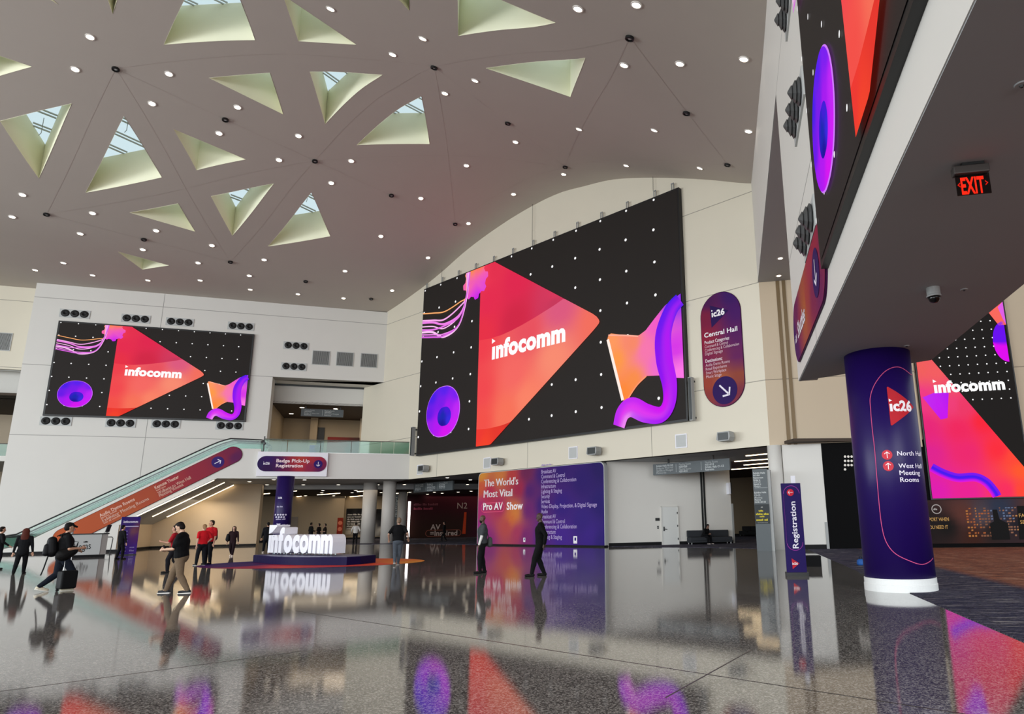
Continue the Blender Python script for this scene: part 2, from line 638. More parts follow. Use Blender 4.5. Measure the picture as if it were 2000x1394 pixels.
# keep only faces outside the openings
def _in(p, q):
    s = [(q[(i + 1) % 3][0] - q[i][0]) * (p.y - q[i][1]) - (q[(i + 1) % 3][1] - q[i][1]) * (p.x - q[i][0]) for i in range(3)]
    return all(v > 0 for v in s)
bad = [f for f in bm.faces if any(_in(f.calc_center_median(), q) for q in SKYQ)]
bmesh.ops.delete(bm, geom=bad, context='FACES')
CUTS = [-30 + 0.8 * i for i in range(66)]
for x in CUTS:
    bmesh.ops.bisect_plane(bm, geom=bm.verts[:] + bm.edges[:] + bm.faces[:], plane_co=(x, 0, 0), plane_no=(1, 0, 0), dist=1e-4)
for v in bm.verts:
    v.co.z = zprof(v.co.x)
for f in bm.faces:
    f.smooth = True
    if f.normal.z > 0:
        f.normal_flip()
me = bpy.data.meshes.new('ceiling')
bm.to_mesh(me)
bm.free()
me.materials.append(M_CEIL)
o = bpy.data.objects.new('ceiling', me)
COL.objects.link(o)
o.matrix_world = FA.M
o['kind'] = 'structure'
# seams of the vault shells, thin grooves in the paint
def _seam(mb, a, b):
    n = 24
    a, b = Vector(a), Vector(b)
    d = (b - a).normalized()
    s_ = Vector((-d.y, d.x, 0)) * 0.009
    vs = []
    for i in range(n + 1):
        p = a + (b - a) * i / n
        for k in (-1, 1):
            q = p + s_ * k
            vs.append((q.x, q.y, zprof(q.x) - 0.006))
    mb.add(vs, [(2 * i, 2 * i + 1, 2 * i + 3, 2 * i + 2) for i in range(n)])
NODE = {k: vhit(*p) for k, p in {'a': (226, 134), 'b': (615, 314), 'c': (848, 131), 'd': (1230, 73), 'e': (91, 418), 'f': (889, 437), 'g': (1104, 325.5), 'h': (1421, 321), 'i': (450, 511)}.items()}
M_SEAM = mat('shadow joint', 'b9aca4', 0.9)
mb = MB()
for k in ('ab', 'bf', 'cg', 'dh', 'ei', 'ib', 'bc', 'cd', 'gh', 'fg', 'ea', 'eb', 'ac', 'fc', 'gd', 'bg', 'ai'):
    _seam(mb, NODE[k[0]], NODE[k[1]])
put('ceiling_trim', mb, M_SEAM, FA, kind='structure')
BARD = (vhit(280, 282) - vhit(227, 259)).xy.normalized()
def tri_in(q, k):
    c = (sum(p[0] for p in q) / 3, sum(p[1] for p in q) / 3)
    return [(c[0] + (p[0] - c[0]) * k, c[1] + (p[1] - c[1]) * k) for p in q]
for n_, q in enumerate(SKYQ):
    # glazing lies parallel to the ceiling above it
    P3 = [Vector((p[0], p[1], zprof(p[0]) + 2.2)) for p in q]
    nrm = (P3[1] - P3[0]).cross(P3[2] - P3[0])
    def zg(x, y):
        return P3[0].z - (nrm.x * (x - P3[0].x) + nrm.y * (y - P3[0].y)) / nrm.z
    well = MB()
    for i in range(3):
        a, b = q[i], q[(i + 1) % 3]
        n = 10
        vs = []
        for k in range(n + 1):
            x, y = a[0] + (b[0] - a[0]) * k / n, a[1] + (b[1] - a[1]) * k / n
            vs += [(x, y, zprof(x) - 0.01), (x, y, zg(x, y))]
        well.add(vs, [(2 * k, 2 * k + 2, 2 * k + 3, 2 * k + 1) for k in range(n)])
    root = put('window_%d' % (n_ + 1), well, M_WELL, FA, kind='structure', fix=False)
    g = MB().add([(p[0], p[1], zg(p[0], p[1]) + 0.02) for p in tri_in(q, 1.01)], [(0, 1, 2)])
    gl = put('pane', g, M_SKYGLASS, fix=False)
    bars = MB()
    # glazing bars run along one direction of the hall grid
    d = BARD
    nn = Vector((-d.y, d.x))
    offs = [Vector(p).dot(nn) for p in q]
    s0 = min(offs) + 0.35
    while s0 < max(offs):
        xs = []
        for i in range(3):
            a, b = Vector(q[i]), Vector(q[(i + 1) % 3])
            da, db = a.dot(nn) - s0, b.dot(nn) - s0
            if da * db < 0:
                xs.append(a + (b - a) * (da / (da - db)))
        if len(xs) == 2:
            for dd in (-0.12, 0.12):
                a, b = xs[0] + nn * dd, xs[1] + nn * dd
                v = nn * 0.032
                pp = [a - v, b - v, b + v, a + v]
                bars.add([(p.x, p.y, zg(p.x, p.y) - 0.05) for p in pp] + [(p.x, p.y, zg(p.x, p.y) + 0.01) for p in pp],
                         [(3, 2, 1, 0), (4, 5, 6, 7), (0, 1, 5, 4), (1, 2, 6, 5), (2, 3, 7, 6), (3, 0, 4, 7)])
        s0 += 1.25
    if bars.v:
        br = put('frame', bars, M_LGREY)
        br.parent = root
    gl.parent = root
    # thin hanging fire probe in the well
    pr = MB()
    cx, cy = tri_in(q, 0.35)[0]
    zt = zg(cx, cy)
    pr.tube([(cx, cy, zt - 0.1), (cx, cy, zt - 1.05), (cx + 0.12, cy - 0.1, zt - 1.3)], 0.018, 5)
    pb = put('trim', pr, M_GREYMETAL)
    pb.parent = root

# ------------------------------------------------------------------ back wall with the big screen
arch = [(x, zprof(x)) for x in [CORNER - 0.35 * i for i in range(int((CORNER + 26.35) / 0.35))]]
wa = [(-29.6, 7.2), (-22, ZF), (CORNER, ZF)] + [(CORNER, zprof(CORNER))] + arch[1:] + [(-26.4, zprof(-26.4)), (-26.4, 14.12), (-29.6, 14.12)]
put('wall_back', MB().prism(wa, 0, 0.45), M_WALL, FA, kind='structure')

# ------------------------------------------------------------------ left wall with the smaller screen
LJ, LL = -8.98, -26.25
_sh = FE.loc(FC.w(0, 0, 0)).x
put('wall_left', MB().prism([(LL, 0), (-19.65 - _sh, 0), (-19.65 - _sh, 2.1), (-13.9 - _sh, ZF + 0.1), (LJ, ZF + 0.1), (LJ, 14.12), (0.02, 14.12), (0.02, ZTOP + 0.02), (LL, ZTOP + 0.02)], 0, 1.5), M_WALLC, FC, kind='structure')
# recess further left
F2 = FC.off(1.56)
b0, b1, b2 = F2.hit(20, 721)[1], F2.hit(20, 770)[1], F2.hit(20, 862)[1]
put('wall_left_bay', MB().prism([(-50, b0), (LL + 1, b0), (LL + 1, ZTOP + 0.02), (-50, ZTOP + 0.02)], 0, 0.5), M_WALL, FC.off(1.56), kind='structure')
put('wall_left_bay_header', MB().box(-50, LL + 1, 2.1, 2.4, b1, b0 + 0.3), M_WHITE, FC.off(1.56), kind='structure')
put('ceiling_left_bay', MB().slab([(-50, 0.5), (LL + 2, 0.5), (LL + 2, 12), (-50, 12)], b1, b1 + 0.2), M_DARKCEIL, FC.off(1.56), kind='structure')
put('wall_left_bay_back', MB().box(-50, LL + 2, 11.5, 11.8, 5, b1), M_BEIGE, FC.off(1.56), kind='structure')
put('floor_left_bay', MB().box(-50, LL + 1, 0.0, 12, 6.8, 7.2), M_WHITE, FC.off(1.56), kind='structure')
# upper passage behind the balcony
LB = 3.05
zb = FC.off(LB).hit(620, 790)[1]
FU = FC.off(LB)
put('wall_upper_header', MB().box(LJ - 0.5, 4, LB, LB + 0.3, zb, 14.4), M_WHITE, FC, kind='structure')
put('trim_1', MB().box(LJ - 0.5, 4, LB - 0.12, LB + 0.05, 13.96, 14.12), M_DSTEEL, FC, kind='structure')
put('ceiling_upper_header', MB().slab([(LJ, 1.5), (0.1, 0), (4, LB), (LJ, LB)], 14.12, 14.3), M_WHITE, FC, kind='structure')
UD = 9.0
zc = zb
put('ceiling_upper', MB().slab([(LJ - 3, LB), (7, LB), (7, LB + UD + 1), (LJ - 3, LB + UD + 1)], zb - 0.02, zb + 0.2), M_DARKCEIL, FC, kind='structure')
put('wall_upper_back', MB().box(LJ - 3, 7, LB + UD, LB + UD + 0.3, 7.0, zb), M_BEIGE2, FC, kind='structure')
put('wall_upper_side', MB().box(LJ - 0.6, LJ - 0.3, LB, LB + UD, 7.0, zb), M_BEIGE2, FC, kind='structure')
FUB = FC.off(LB + UD)
a, b = FUB.hit(608, 830), FUB.hit(628, 830)
put('wall_upper_pier', MB().box(a[0], b[0] - 0.3, LB + UD - 0.9, LB + UD, 7.0, zb), M_BEIGE2, FC, kind='structure')
put('door_1', MB().box(b[0] - 0.3, b[0] + 0.35, LB + UD - 0.25, LB + UD, 7.0, zb - 0.9), M_BLACK, FC, kind='structure')
a = FUB.hit(704, 830)
put('column', MB().box(a[0], a[0] + 1.4, LB + UD - 1.5, LB + UD, 7.0, zb), M_BEIGE, FC, kind='structure')
# upper floor, balcony slab and fascia
E2C = FE.loc(FC.w(0, 0, 0)).y
put('floor_upper', MB().slab([(-12.2, 0.3), (0.6, 0.3), (9, E2C + 14), (-14, E2C + 14)], 6.95, 7.2), M_WHITE, FE, kind='structure')
put('wall_balcony_fascia', MB().box(-11.1, 0.0, 0, 0.4, ZF, 7.25), M_WHITE, FE, kind='structure')
put('ceiling_lobby', MB().slab([(-14.3, 0.02), (0.02, 0.02), (-2, 9.0), (-22, 9.0), (-22, 5.0), (-14.3, 5.0)], ZF, ZF + 0.15), M_SOFFIT, FE, kind='structure')

# ------------------------------------------------------------------ lower lobby behind the back wall line
A0 = FA.loc(FE.w(0, 0, 0))
put('ceiling_lobby_front', MB().slab([(A0.x, 0.02), (CORNER, 0.02), (CORNER + 2, 7.5), (4.0, 14.0), (-17, 10.5)], ZF, ZF + 0.15), M_SOFFIT, FA, kind='structure')
FL = FE.off(9.0)
z9 = FL.hit(620, 955.5)[1]
put('beam', MB().box(-22, 9, 0, 0.5, z9, ZF + 0.15), M_SOFFIT, FL, kind='structure')
ZL = z9
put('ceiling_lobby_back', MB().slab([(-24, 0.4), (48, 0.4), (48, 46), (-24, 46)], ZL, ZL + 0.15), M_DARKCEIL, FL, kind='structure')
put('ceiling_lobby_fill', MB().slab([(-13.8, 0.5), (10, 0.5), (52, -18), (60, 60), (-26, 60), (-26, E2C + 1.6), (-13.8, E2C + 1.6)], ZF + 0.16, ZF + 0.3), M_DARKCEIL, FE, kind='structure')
FLB = Frame(at_dist(600, 1050, 82), dirv(BC))
put('wall_lobby_far', MB().box(-60, 120, 6, 6.4, 0, 12), M_BEIGE2, FLB, kind='structure')
l0, l1 = FLB.hit(470, 1000)[0], FLB.hit(672, 1000)[0]
put('wall_lobby_back', MB().box(l0, l1, 0, 0.3, 0, ZL), M_BEIGE2, FLB, kind='structure')
put('baseboard_lobby_back', MB().box(l0, l1, -0.04, 0, 0, 0.14), M_BASEB, FLB, kind='structure')
l2 = FLB.hit(794, 1000)[0]
put('wall_lobby_posters', MB().box(l1, l2, 1.0, 1.3, 0, ZL), M_BEIGE2, FLB, kind='structure')
put('baseboard_lobby_posters', MB().box(l1, l2, 0.96, 1.0, 0, 0.2), M_BASEB, FLB, kind='structure')
FN = Frame(at_dist(860, 1048, 78), dirv(BC))
n0, n1 = FN.hit(782, 1000)[0], FN.hit(1230, 1000)[0]
NW = MB()
fcol = idw([(n0, 0, '2a120c'), (n0 + 3, 0, '2a150c'), (n0 + 6, 1, '2a160e'), (n0 + 9, 1, '3a0d22'), (n1 - 3, 1, '3a0a30'), (n1, 0, '1a0a12'), (n0, 5, '1c060a'), (n0 + 4, 4.5, '3a0a18'), (n0 + 8, 4.5, '44091e'), (n1 - 2, 4.5, '34061c'), (n1, 5, '180408')])
NW.fill([n0 + (n1 - n0) * i / 16 for i in range(17)], lambda x: 0.0, lambda x: ZL, 8, -0.02, fcol)
put('wall_lobby_end', NW, M_PRINT, FN, kind='structure', fix=False)
put('wall_lobby_end_core', MB().box(n0, n1, 0, 0.3, 0, ZL), M_BEIGE2, FN, kind='structure')

# white wall on the right of the lobby with a steel door
WP0 = FA.w(FA.hit(1175, 1060)[0], 0.6, 0)
WP1 = gnd(1432, 1060.5)
FWL = Frame(WP0, WP1 - WP0)
wl = (WP1 - WP0).length
put('wall_lobby_right', MB().box(0, wl, 0, 0.35, 0, ZF), M_WALLB, FWL, kind='structure')
dx0, dx1, dz = FWL.hit(1291, 1020)[0], FWL.hit(1325, 1020)[0], FWL.hit(1307, 988)[1]
for i, (a, b) in enumerate(((0.05, dx0), (dx1, wl))):
    put('baseboard_right%s' % ('_far' if i else ''), MB().box(a, b, -0.03, 0, 0, 0.2), M_BASEB, FWL, kind='structure')
dr = put('door_2', MB().box(dx0 + 0.06, dx1 - 0.06, -0.05, 0, 0.01, dz - 0.06), mat('door enamel', 'd9dad6', 0.4), FWL, kind='structure')
fr_ = MB()
fr_.box(dx0, dx0 + 0.06, -0.08, 0, 0, dz).box(dx1 - 0.06, dx1, -0.08, 0, 0, dz).box(dx0, dx1, -0.08, 0, dz - 0.06, dz)
f_ = put('door_frame', fr_, M_WHITE)
f_.parent = dr
hd = MB().tube([(dx0 + 0.2, -0.06, 0.98), (dx0 + 0.2, -0.12, 0.98), (dx0 + 0.36, -0.12, 0.96)], 0.02, 8).box(dx0 + 0.13, dx0 + 0.22, -0.07, -0.05, 0.85, 1.12)
h_ = put('door_handle', hd, M_DSTEEL)
h_.parent = dr
for k in (0.3, 1.1, 1.9):
    h_ = put('hinge', MB().box(dx1 - 0.1, dx1 - 0.05, -0.09, -0.05, k, k + 0.12), M_DSTEEL)
    h_.parent = dr
for i, px in enumerate((1372, 1377)):
    x = FWL.hit(px, 1000)[0]
    put('trim_%d' % (i + 2), MB().box(x - 0.06, x + 0.06, -0.04, 0, 0.2, ZF), M_DSTEEL, FWL, kind='structure')
put('wall_lobby_right_end', MB().box(wl, wl + 0.12, -0.05, 0.4, 0, 2.5), M_GREYMETAL, FWL, kind='structure')
# corridor beyond the white wall
FCO = Frame(at_dist(1455, 1052, 62), dirv(BA + 180))
c0, c1 = FCO.hit(1420, 1000)[0], FCO.hit(1530, 1000)[0]
put('wall_corridor', MB().box(c0 - 1, c1 + 3, 0, 0.3, 0, ZF), M_BEIGE2, FCO, kind='structure')
put('baseboard_corridor', MB().box(c0 - 1, c1 + 3, -0.04, 0, 0, 0.2), M_BASEB, FCO, kind='structure')
a, b = FCO.hit(1432, 935), FCO.hit(1438, 950)
put('ceiling_corridor', MB().slab([(3.6, 7.0), (CORNER + 1.5, -0.3), (CORNER + 24, 22), (8, 40), (-6, 22)], ZF + 0.05, ZF + 0.2), M_DARKCEIL, FA, kind='structure')

# ------------------------------------------------------------------ right-hand side: screen wall, alcove, far wall, soffit
zr = zprof(CORNER)
FBX = FB.loc(FA.w(CORNER, 0, 0)).x
right = [(0.0, ZF), (24, ZF), (24, 26), (FBX, 26), (FBX, 14.13), (0.0, 14.13)]
def zceil_b(x):
    q = FA.loc(FB.w(x, 0, 0))
    return zprof(q.x)
top = [(24 - (24 - FBX) * i / 40, zceil_b(24 - (24 - FBX) * i / 40) + 0.05) for i in range(41)]
put('wall_right', MB().prism([(0.0, ZF), (24, ZF)] + top + [(FBX, 14.13), (0.0, 14.13)], 0, 0.5), M_WALLB, FB, kind='structure')
put('ceiling_alcove', MB().slab([FA.loc(FB.w(FBX, 0.02, 0)).xy, FA.loc(FB.w(0, 0.02, 0)).xy, FA.loc(FB.w(0, 8, 0)).xy, FA.loc(FB.w(FBX + 0.2, 6, 0)).xy], 14.11, 14.4), M_SOFFIT, FA, kind='structure')
DX0 = 0.0
g0, g1 = FD.hit(1526, 700)[0], FD.hit(1545, 700)[0]
put('wall_far', MB().prism([(0.0, ZF), (16, ZF), (16, 14.13), (0, 14.13)], 0.0, 0.4), M_BEIGE, FD, kind='structure')
for i, px in enumerate((1529, 1541)):
    x = FD.hit(px, 700)[0]
    put('trim_%d' % (i + 4), MB().box(x - 0.09, x + 0.09, -0.05, 0, ZF, 14.13), M_GOLD, FD, kind='structure')
w0, w1 = FD.hit(1545, 960)[0], FD.hit(1611, 960)[0]
put('wall_far_lower', MB().box(w0 - 0.3, w1, 0, 0.3, 0, ZF + 0.02), M_WHITE, FD, kind='structure')
put('baseboard_far', MB().box(w0 - 0.3, w1, -0.03, 0, 0, 0.22), M_BASEB, FD, kind='structure')
put('trim_6', MB().box(w1 - 0.13, w1, -0.06, 0, 0, 1.3), M_GREYMETAL, FD, kind='structure')
pf = put('wall_far_pillar', MB().lathe([(0.36, 0.0), (0.36, ZF)], 28, (0, 0, 0)), M_WHITE, FW, kind='structure', smooth=True)
_q = at_dist(1526, 1077, 35.0)
pf.location = (_q.x, _q.y, 0)
put('wall_far_black', MB().box(w1, 16, -0.02, 0.3, 0, ZF + 0.02), mat('black wall film', '060607', 0.75, spec=0.1), FD, kind='structure')
# soffit slab of the bridge
SO = [(4.98, 17.66)]
for px, py in ((1818.6, 702), (2000, 553)):
    q = gnd(px, py, ZF)
    SO.append((q.x, q.y))
e_ = (Vector(SO[2]) - Vector(SO[1])).normalized()
far = Vector(SO[1]) + e_ * 40
bk = Vector(SO[0]) - Vector((dirv(BB).x, dirv(BB).y)) * 40
put('ceiling_soffit', MB().slab([(KC.x + 0.02, KC.y - 0.02), SO[1], tuple(far), tuple(bk)], ZF - 0.012, ZF + 0.3), M_SOFFIT, FW, kind='structure')

# ------------------------------------------------------------------ floor: terrazzo hall and carpet
def floor_mat():
    m, t, b = new_mat('terrazzo')
    tc = t.nodes.new('ShaderNodeTexCoord')
    v = t.nodes.new('ShaderNodeTexVoronoi')
    v.inputs['Scale'].default_value = 70
    n = t.nodes.new('ShaderNodeTexNoise')
    n.inputs['Scale'].default_value = 140
    n.inputs['Detail'].default_value = 4
    n2 = t.nodes.new('ShaderNodeTexNoise')
    n2.inputs['Scale'].default_value = 0.35
    n2.inputs['Detail'].default_value = 5
    for k in (v, n, n2):
        t.links.new(tc.outputs['Object'], k.inputs['Vector'])
    cr_ = t.nodes.new('ShaderNodeValToRGB')
    e = cr_.color_ramp.elements
    e[0].position, e[0].color = 0.05, lin('4a4643') + (1,)
    e[1].position, e[1].color = 0.95, lin('bfbab3') + (1,)
    q = e.new(0.5)
    q.color = lin('746f6b') + (1,)
    sp_ = t.nodes.new('ShaderNodeSeparateColor')
    t.links.new(v.outputs['Color'], sp_.inputs[0])
    t.links.new(sp_.outputs[0], cr_.inputs[0])
    mx = t.nodes.new('ShaderNodeMix')
    mx.data_type = 'RGBA'
    mx.blend_type = 'MULTIPLY'
    mx.inputs[0].default_value = 0.35
    t.links.new(cr_.outputs[0], mx.inputs[6])
    t.links.new(n2.outputs[0], mx.inputs[7])
    t.links.new(mx.outputs[2], b.inputs['Base Color'])
    mr = t.nodes.new('ShaderNodeMapRange')
    mr.inputs['From Min'].default_value = 0.35
    mr.inputs['From Max'].default_value = 0.75
    mr.inputs['To Min'].default_value = 0.025
    mr.inputs['To Max'].default_value = 0.06
    t.links.new(n2.outputs[0], mr.inputs[0])
    t.links.new(mr.outputs[0], b.inputs['Roughness'])
    b.inputs['IOR'].default_value = 1.9
    b.inputs['Specular IOR Level'].default_value = 0.5
    bp = t.nodes.new('ShaderNodeBump')
    bp.inputs['Strength'].default_value = 0.02
    bp.inputs['Distance'].default_value = 0.004
    t.links.new(n.outputs[0], bp.inputs['Height'])
    t.links.new(bp.outputs[0], b.inputs['Normal'])
    return m
def carpet_mat():
    m, t, b = new_mat('streaked carpet')
    tc = t.nodes.new('ShaderNodeTexCoord')
    mp = t.nodes.new('ShaderNodeMapping')
    mp.inputs['Scale'].default_value = (6.0, 0.7, 1)
    t.links.new(tc.outputs['Object'], mp.inputs[0])
    n = t.nodes.new('ShaderNodeTexNoise')
    n.inputs['Scale'].default_value = 1.6
    n.inputs['Detail'].default_value = 6
    n.inputs['Roughness'].default_value = 0.7
    t.links.new(mp.outputs[0], n.inputs['Vector'])
    def ramp(cs):
        r = t.nodes.new('ShaderNodeValToRGB')
        r.color_ramp.interpolation = 'CONSTANT'
        e = r.color_ramp.elements
        e[0].position, e[0].color = 0, lin(cs[0][1]) + (1,)
        e[1].position, e[1].color = cs[1][0], lin(cs[1][1]) + (1,)
        for p, c in cs[2:]:
            q = e.new(p)
            q.color = lin(c) + (1,)
        t.links.new(n.outputs[0], r.inputs[0])
        return r
    r1 = ramp([(0, '1e1e2a'), (0.40, '36364f'), (0.46, '22222e'), (0.51, '6a6674'), (0.545, '2c2c3c'), (0.60, '9c9694')])
    r2 = ramp([(0, '3c2622'), (0.38, '7c4a3a'), (0.45, '4c302a'), (0.5, 'a4684c'), (0.55, '84503e'), (0.6, 'c09c82')])
    sx = t.nodes.new('ShaderNodeSeparateXYZ')
    t.links.new(tc.outputs['Object'], sx.inputs[0])
    mr = t.nodes.new('ShaderNodeMapRange')
    mr.inputs['From Min'].default_value = 2.3
    mr.inputs['From Max'].default_value = 2.7
    t.links.new(sx.outputs['Y'], mr.inputs[0])
    mx = t.nodes.new('ShaderNodeMix')
    mx.data_type = 'RGBA'
    t.links.new(mr.outputs[0], mx.inputs[0])
    t.links.new(r1.outputs[0], mx.inputs[6])
    t.links.new(r2.outputs[0], mx.inputs[7])
    t.links.new(mx.outputs[2], b.inputs['Base Color'])
    b.inputs['Roughness'].default_value = 0.95
    b.inputs['Specular IOR Level'].default_value = 0.1
    return m
M_FLOOR = floor_mat()
M_CARPET = carpet_mat()
put('floor', MB().slab([(-90, -60), (60, -60), (60, 140), (-90, 140)], -0.2, 0.0), M_FLOOR, FW, kind='structure')
cp0 = gnd(1781, 1160)
FCP = Frame(cp0, -dirv(BB))                         # carpet edge runs along the screen wall
kA = FCP.loc(FA.w(CORNER - 0.3, 0.2, 0))
put('floor_carpet', MB().slab([(40, 0), (kA.x, 0), tuple(FCP.loc(FA.w(2.5, 0.4, 0)).xy), tuple(FCP.loc(FA.w(-20, 0.4, 0)).xy), tuple(FCP.loc(FE.w(-10, 7, 0)).xy), tuple(FCP.loc(FE.w(-14, 60, 0)).xy), (-90, 90), (40, 90)], -0.1, 0.012), M_CARPET, FCP, kind='structure')
# joints in the terrazzo
mb = MB()
for (a, b) in (((560, 1190), (2000, 1412)), ((1300, 1362), (1480, 1262)), ((0, 1350), (600, 1270))):
    p, q = gnd(*a), gnd(*b)
    d = (q - p).normalized()
    s_ = Vector((-d.y, d.x, 0)) * 0.008
    mb.add([p - s_, q - s_, q + s_, p + s_], [(0, 1, 2, 3)])
o = put('floor_trim', mb, mat('floor joint', '3a3532', 0.4), FW, kind='structure', fix=False)
o.location.z = 0.0015
# ------------------------------------------------------------------ lettering helpers
def logo(mb, body, P0, P1, y, h=None, col='ffffff', bold=0.045):
    # body starts with a dotless i whose dot is a small flag triangle
    mb.text('\u0131' + body, P0, P1, y, h, bold, col)
    vs, fs, w_, cap = glyphs('\u0131' + body, bold)
    P0, P1 = Vector(P0), Vector(P1)
    d = P1 - P0
    k = d.length / w_
    ky = (h / cap) if h else k
    d.normalize()
    n = Vector((-d.y, d.x))
    t = [(-0.02, 0.64), (0.20, 0.72), (-0.02, 0.86)]
    mb.add([(P0.x + d.x * a * k + n.x * b * ky, y - 0.002, P0.y + d.y * a * k + n.y * b * ky) for a, b in t], [(0, 1, 2)], col)
def piece(pts):
    def f(x):
        for (a, b), (c, d) in zip(pts, pts[1:]):
            if x <= c:
                return b + (d - b) * (x - a) / max(c - a, 1e-9)
        return pts[-1][1]
    return f
def arrow(mb, c, s, ang, y, col='ffffff', w_=0.13):
    # plain arrow with open head, pointing along ang
    ca, sa = math.cos(ang), math.sin(ang)
    def P(a, b):
        return (c[0] + s * (a * ca - b * sa), c[1] + s * (a * sa + b * ca))
    mb.poly([P(-0.5, -w_ / 2), P(0.45, -w_ / 2), P(0.45, w_ / 2), P(-0.5, w_ / 2)], y, col)
    for q in (1, -1):
        mb.poly([P(0.5, 0), P(0.5 - w_ * 1.3, 0), P(0.12 - w_ * 0.2, q * 0.34), P(0.12 + w_ * 0.6, q * 0.4)][::q], y, col)
def bars(mb, x, z, w_, h, y, col, seed=0, gap=0.5):
    # a line of lettering too small to read: letter-size ticks in words
    mb.marks.append((len(mb.v), len(mb.f)))
    rnd = random.Random(seed)
    cx = x
    while cx < x + w_:
        wl_ = rnd.randint(3, 8)
        for _ in range(wl_):
            a = h * rnd.uniform(0.45, 0.7)
            hh = h * rnd.choice((0.7, 0.7, 1.0))
            if cx + a > x + w_:
                break
            mb.add([(cx, y, z), (cx + a * 0.78, y, z), (cx + a * 0.78, y, z + hh), (cx, y, z + hh)], [(0, 1, 2, 3)], col)
            cx += a
        cx += h * gap

# ------------------------------------------------------------------ the LED pictures
def led_art(T, x0, z0, Wd, Ht, y):
    def P(u, v):
        return (x0 + u * Wd, z0 + v * Ht)
    def pts(l):
        return [P(*p) for p in l]
    def g(l):
        return idw([P(u, v) + (c,) for u, v, c in l])
    e = -0.015
    # star field
    mb = MB()
    for i in range(12):
        for j in range(6):
            u, v = 0.0845 * i + 0.0005, 0.1005 + 0.1505 * j
            if i == 0:
                u = 0.004
            c = P(u, v)
            r = 0.0036 * Wd
            mb.pill(c[0] - r, c[0] + r, c[1] - r, c[1] + r, y + e, 'ffffff', 3, 2)
    for i in range(12):
        c = P(0.0845 * i + 0.004, 0.994)
        r = 0.003 * Wd
        mb.pill(c[0] - r, c[0] + r, c[1] - r, c[1] + r, y + e, 'ffffff', 3, 2)
    T.part('star_dots', mb, M_SCREEN, label='white dots on the black picture', fix=False)
    # cables
    mb = MB()
    cols = ['ffb070', 'fbaeee', 'f284ea', 'ffc4f2', 'ea78ea', 'fcc6f4', 'f08cec', 'dc66e2']
    ends = [0.848, 0.803, 0.79, 0.765, 0.745, 0.73, 0.715, 0.70]
    for k in range(8):
        s_ = ends[k]
        mid = s_ - 0.045 + 0.02 * math.sin(k * 2.1)
        path = pts([(0.001, s_), (0.06, s_ - 0.02), (0.121, mid + 0.01 * math.cos(k * 3)), (0.195, mid + 0.035), (0.226 + 0.002 * (k % 3), 0.86), (0.222 + 0.0028 * k, 0.998)])
        mb.ribbon(path, Wd * (0.0040 + 0.0014 * (k % 3)), y + e * (5.4 + 0.1 * k), cols[k], 1)
    T.part('cable_graphic', mb, M_SCREEN, label='glowing pink and orange cables', fix=False)
    # gear
    mb = MB()
    c = Vector(P(0.268, 0.93))
    out = []
    for k in range(48):
        a = 2 * math.pi * k / 48
        r = Wd * (0.059 if k % 6 in (0, 1, 2) else 0.049)
        out.append((c.x + r * math.cos(a), min(c.y + r * math.sin(a), z0 + Ht - 0.01)))
    col = g([(0.24, 1.0, 'ff8a3c'), (0.29, 1.0, 'ff7a50'), (0.23, 0.92, 'f768a8'), (0.30, 0.94, 'f55ab8'), (0.27, 0.87, 'e838e0'), (0.28, 0.82, 'c822f0'), (0.32, 0.88, 'e04ad8')])
    mb.add([(c.x, y + 5.2 * e, c.y)] + [(p[0], y + 5.2 * e, p[1]) for p in out], [(0, k + 1, (k + 1) % 48 + 1) for k in range(48)], lambda v: col(v[0], v[2]))
    T.part('gear_graphic', mb, M_SCREEN, label='pink gear wheel', fix=False)
    # play-button triangle
    mb = MB()
    hi = piece([(0.292, 1.0), (0.356, 1.0), (0.36, 0.993), (0.738, 0.545), (0.75, 0.527), (0.757, 0.511), (0.7592, 0.50)])
    lo = piece([(0.292, 0.0), (0.354, 0.0), (0.738, 0.464), (0.75, 0.48), (0.757, 0.491), (0.7592, 0.50)])
    sw = piece([(0.292, 0.577), (0.34, 0.57), (0.392, 0.571), (0.435, 0.58), (0.477, 0.593), (0.52, 0.609), (0.557, 0.625), (0.60, 0.644), (0.633, 0.662), (0.66, 0.68), (0.80, 0.78)])
    bt = piece([(0.292, 0.09), (0.33, 0.085), (0.366, 0.087), (0.40, 0.091), (0.43, 0.099), (0.80, 0.25)])
    us = [0.292 + 0.0638 * i / 8 for i in range(9)] + [0.36 + 0.378 * i / 40 for i in range(41)] + [0.742, 0.746, 0.75, 0.754, 0.757, 0.7592]
    U = lambda x: (x - x0) / Wd
    V = lambda f: (lambda x: z0 + Ht * f(U(x)))
    xs = [x0 + u * Wd for u in us]
    c_top = g([(0.30, 0.95, 'ee3a55'), (0.36, 0.97, 'e4324f'), (0.45, 0.85, 'e02a50'), (0.60, 0.70, 'd93a5e'), (0.31, 0.62, 'e83348'), (0.45, 0.63, 'd22a48'), (0.6, 0.66, 'c83a5c'), (0.33, 0.78, 'e52e50')])
    c_mid = g([(0.30, 0.55, 'f0414e'), (0.62, 0.62, 'dd5b80'), (0.75, 0.5, 'f4705f'), (0.5, 0.55, 'e9525f'), (0.31, 0.3, 'f24a50'), (0.45, 0.35, 'f66a64'), (0.6, 0.38, 'f98c72'), (0.31, 0.12, 'f4524a'), (0.42, 0.14, 'f8735a'), (0.5, 0.2, 'fb8468')])
    c_bot = g([(0.30, 0.05, 'ee3b34'), (0.40, 0.06, 'e83a30'), (0.42, 0.09, 'd8372e'), (0.32, 0.0, 'f4452e')])
    mx = lambda f, k: (lambda u: max(f(u), k(u)))
    mn = lambda f, k: (lambda u: min(f(u), k(u)))
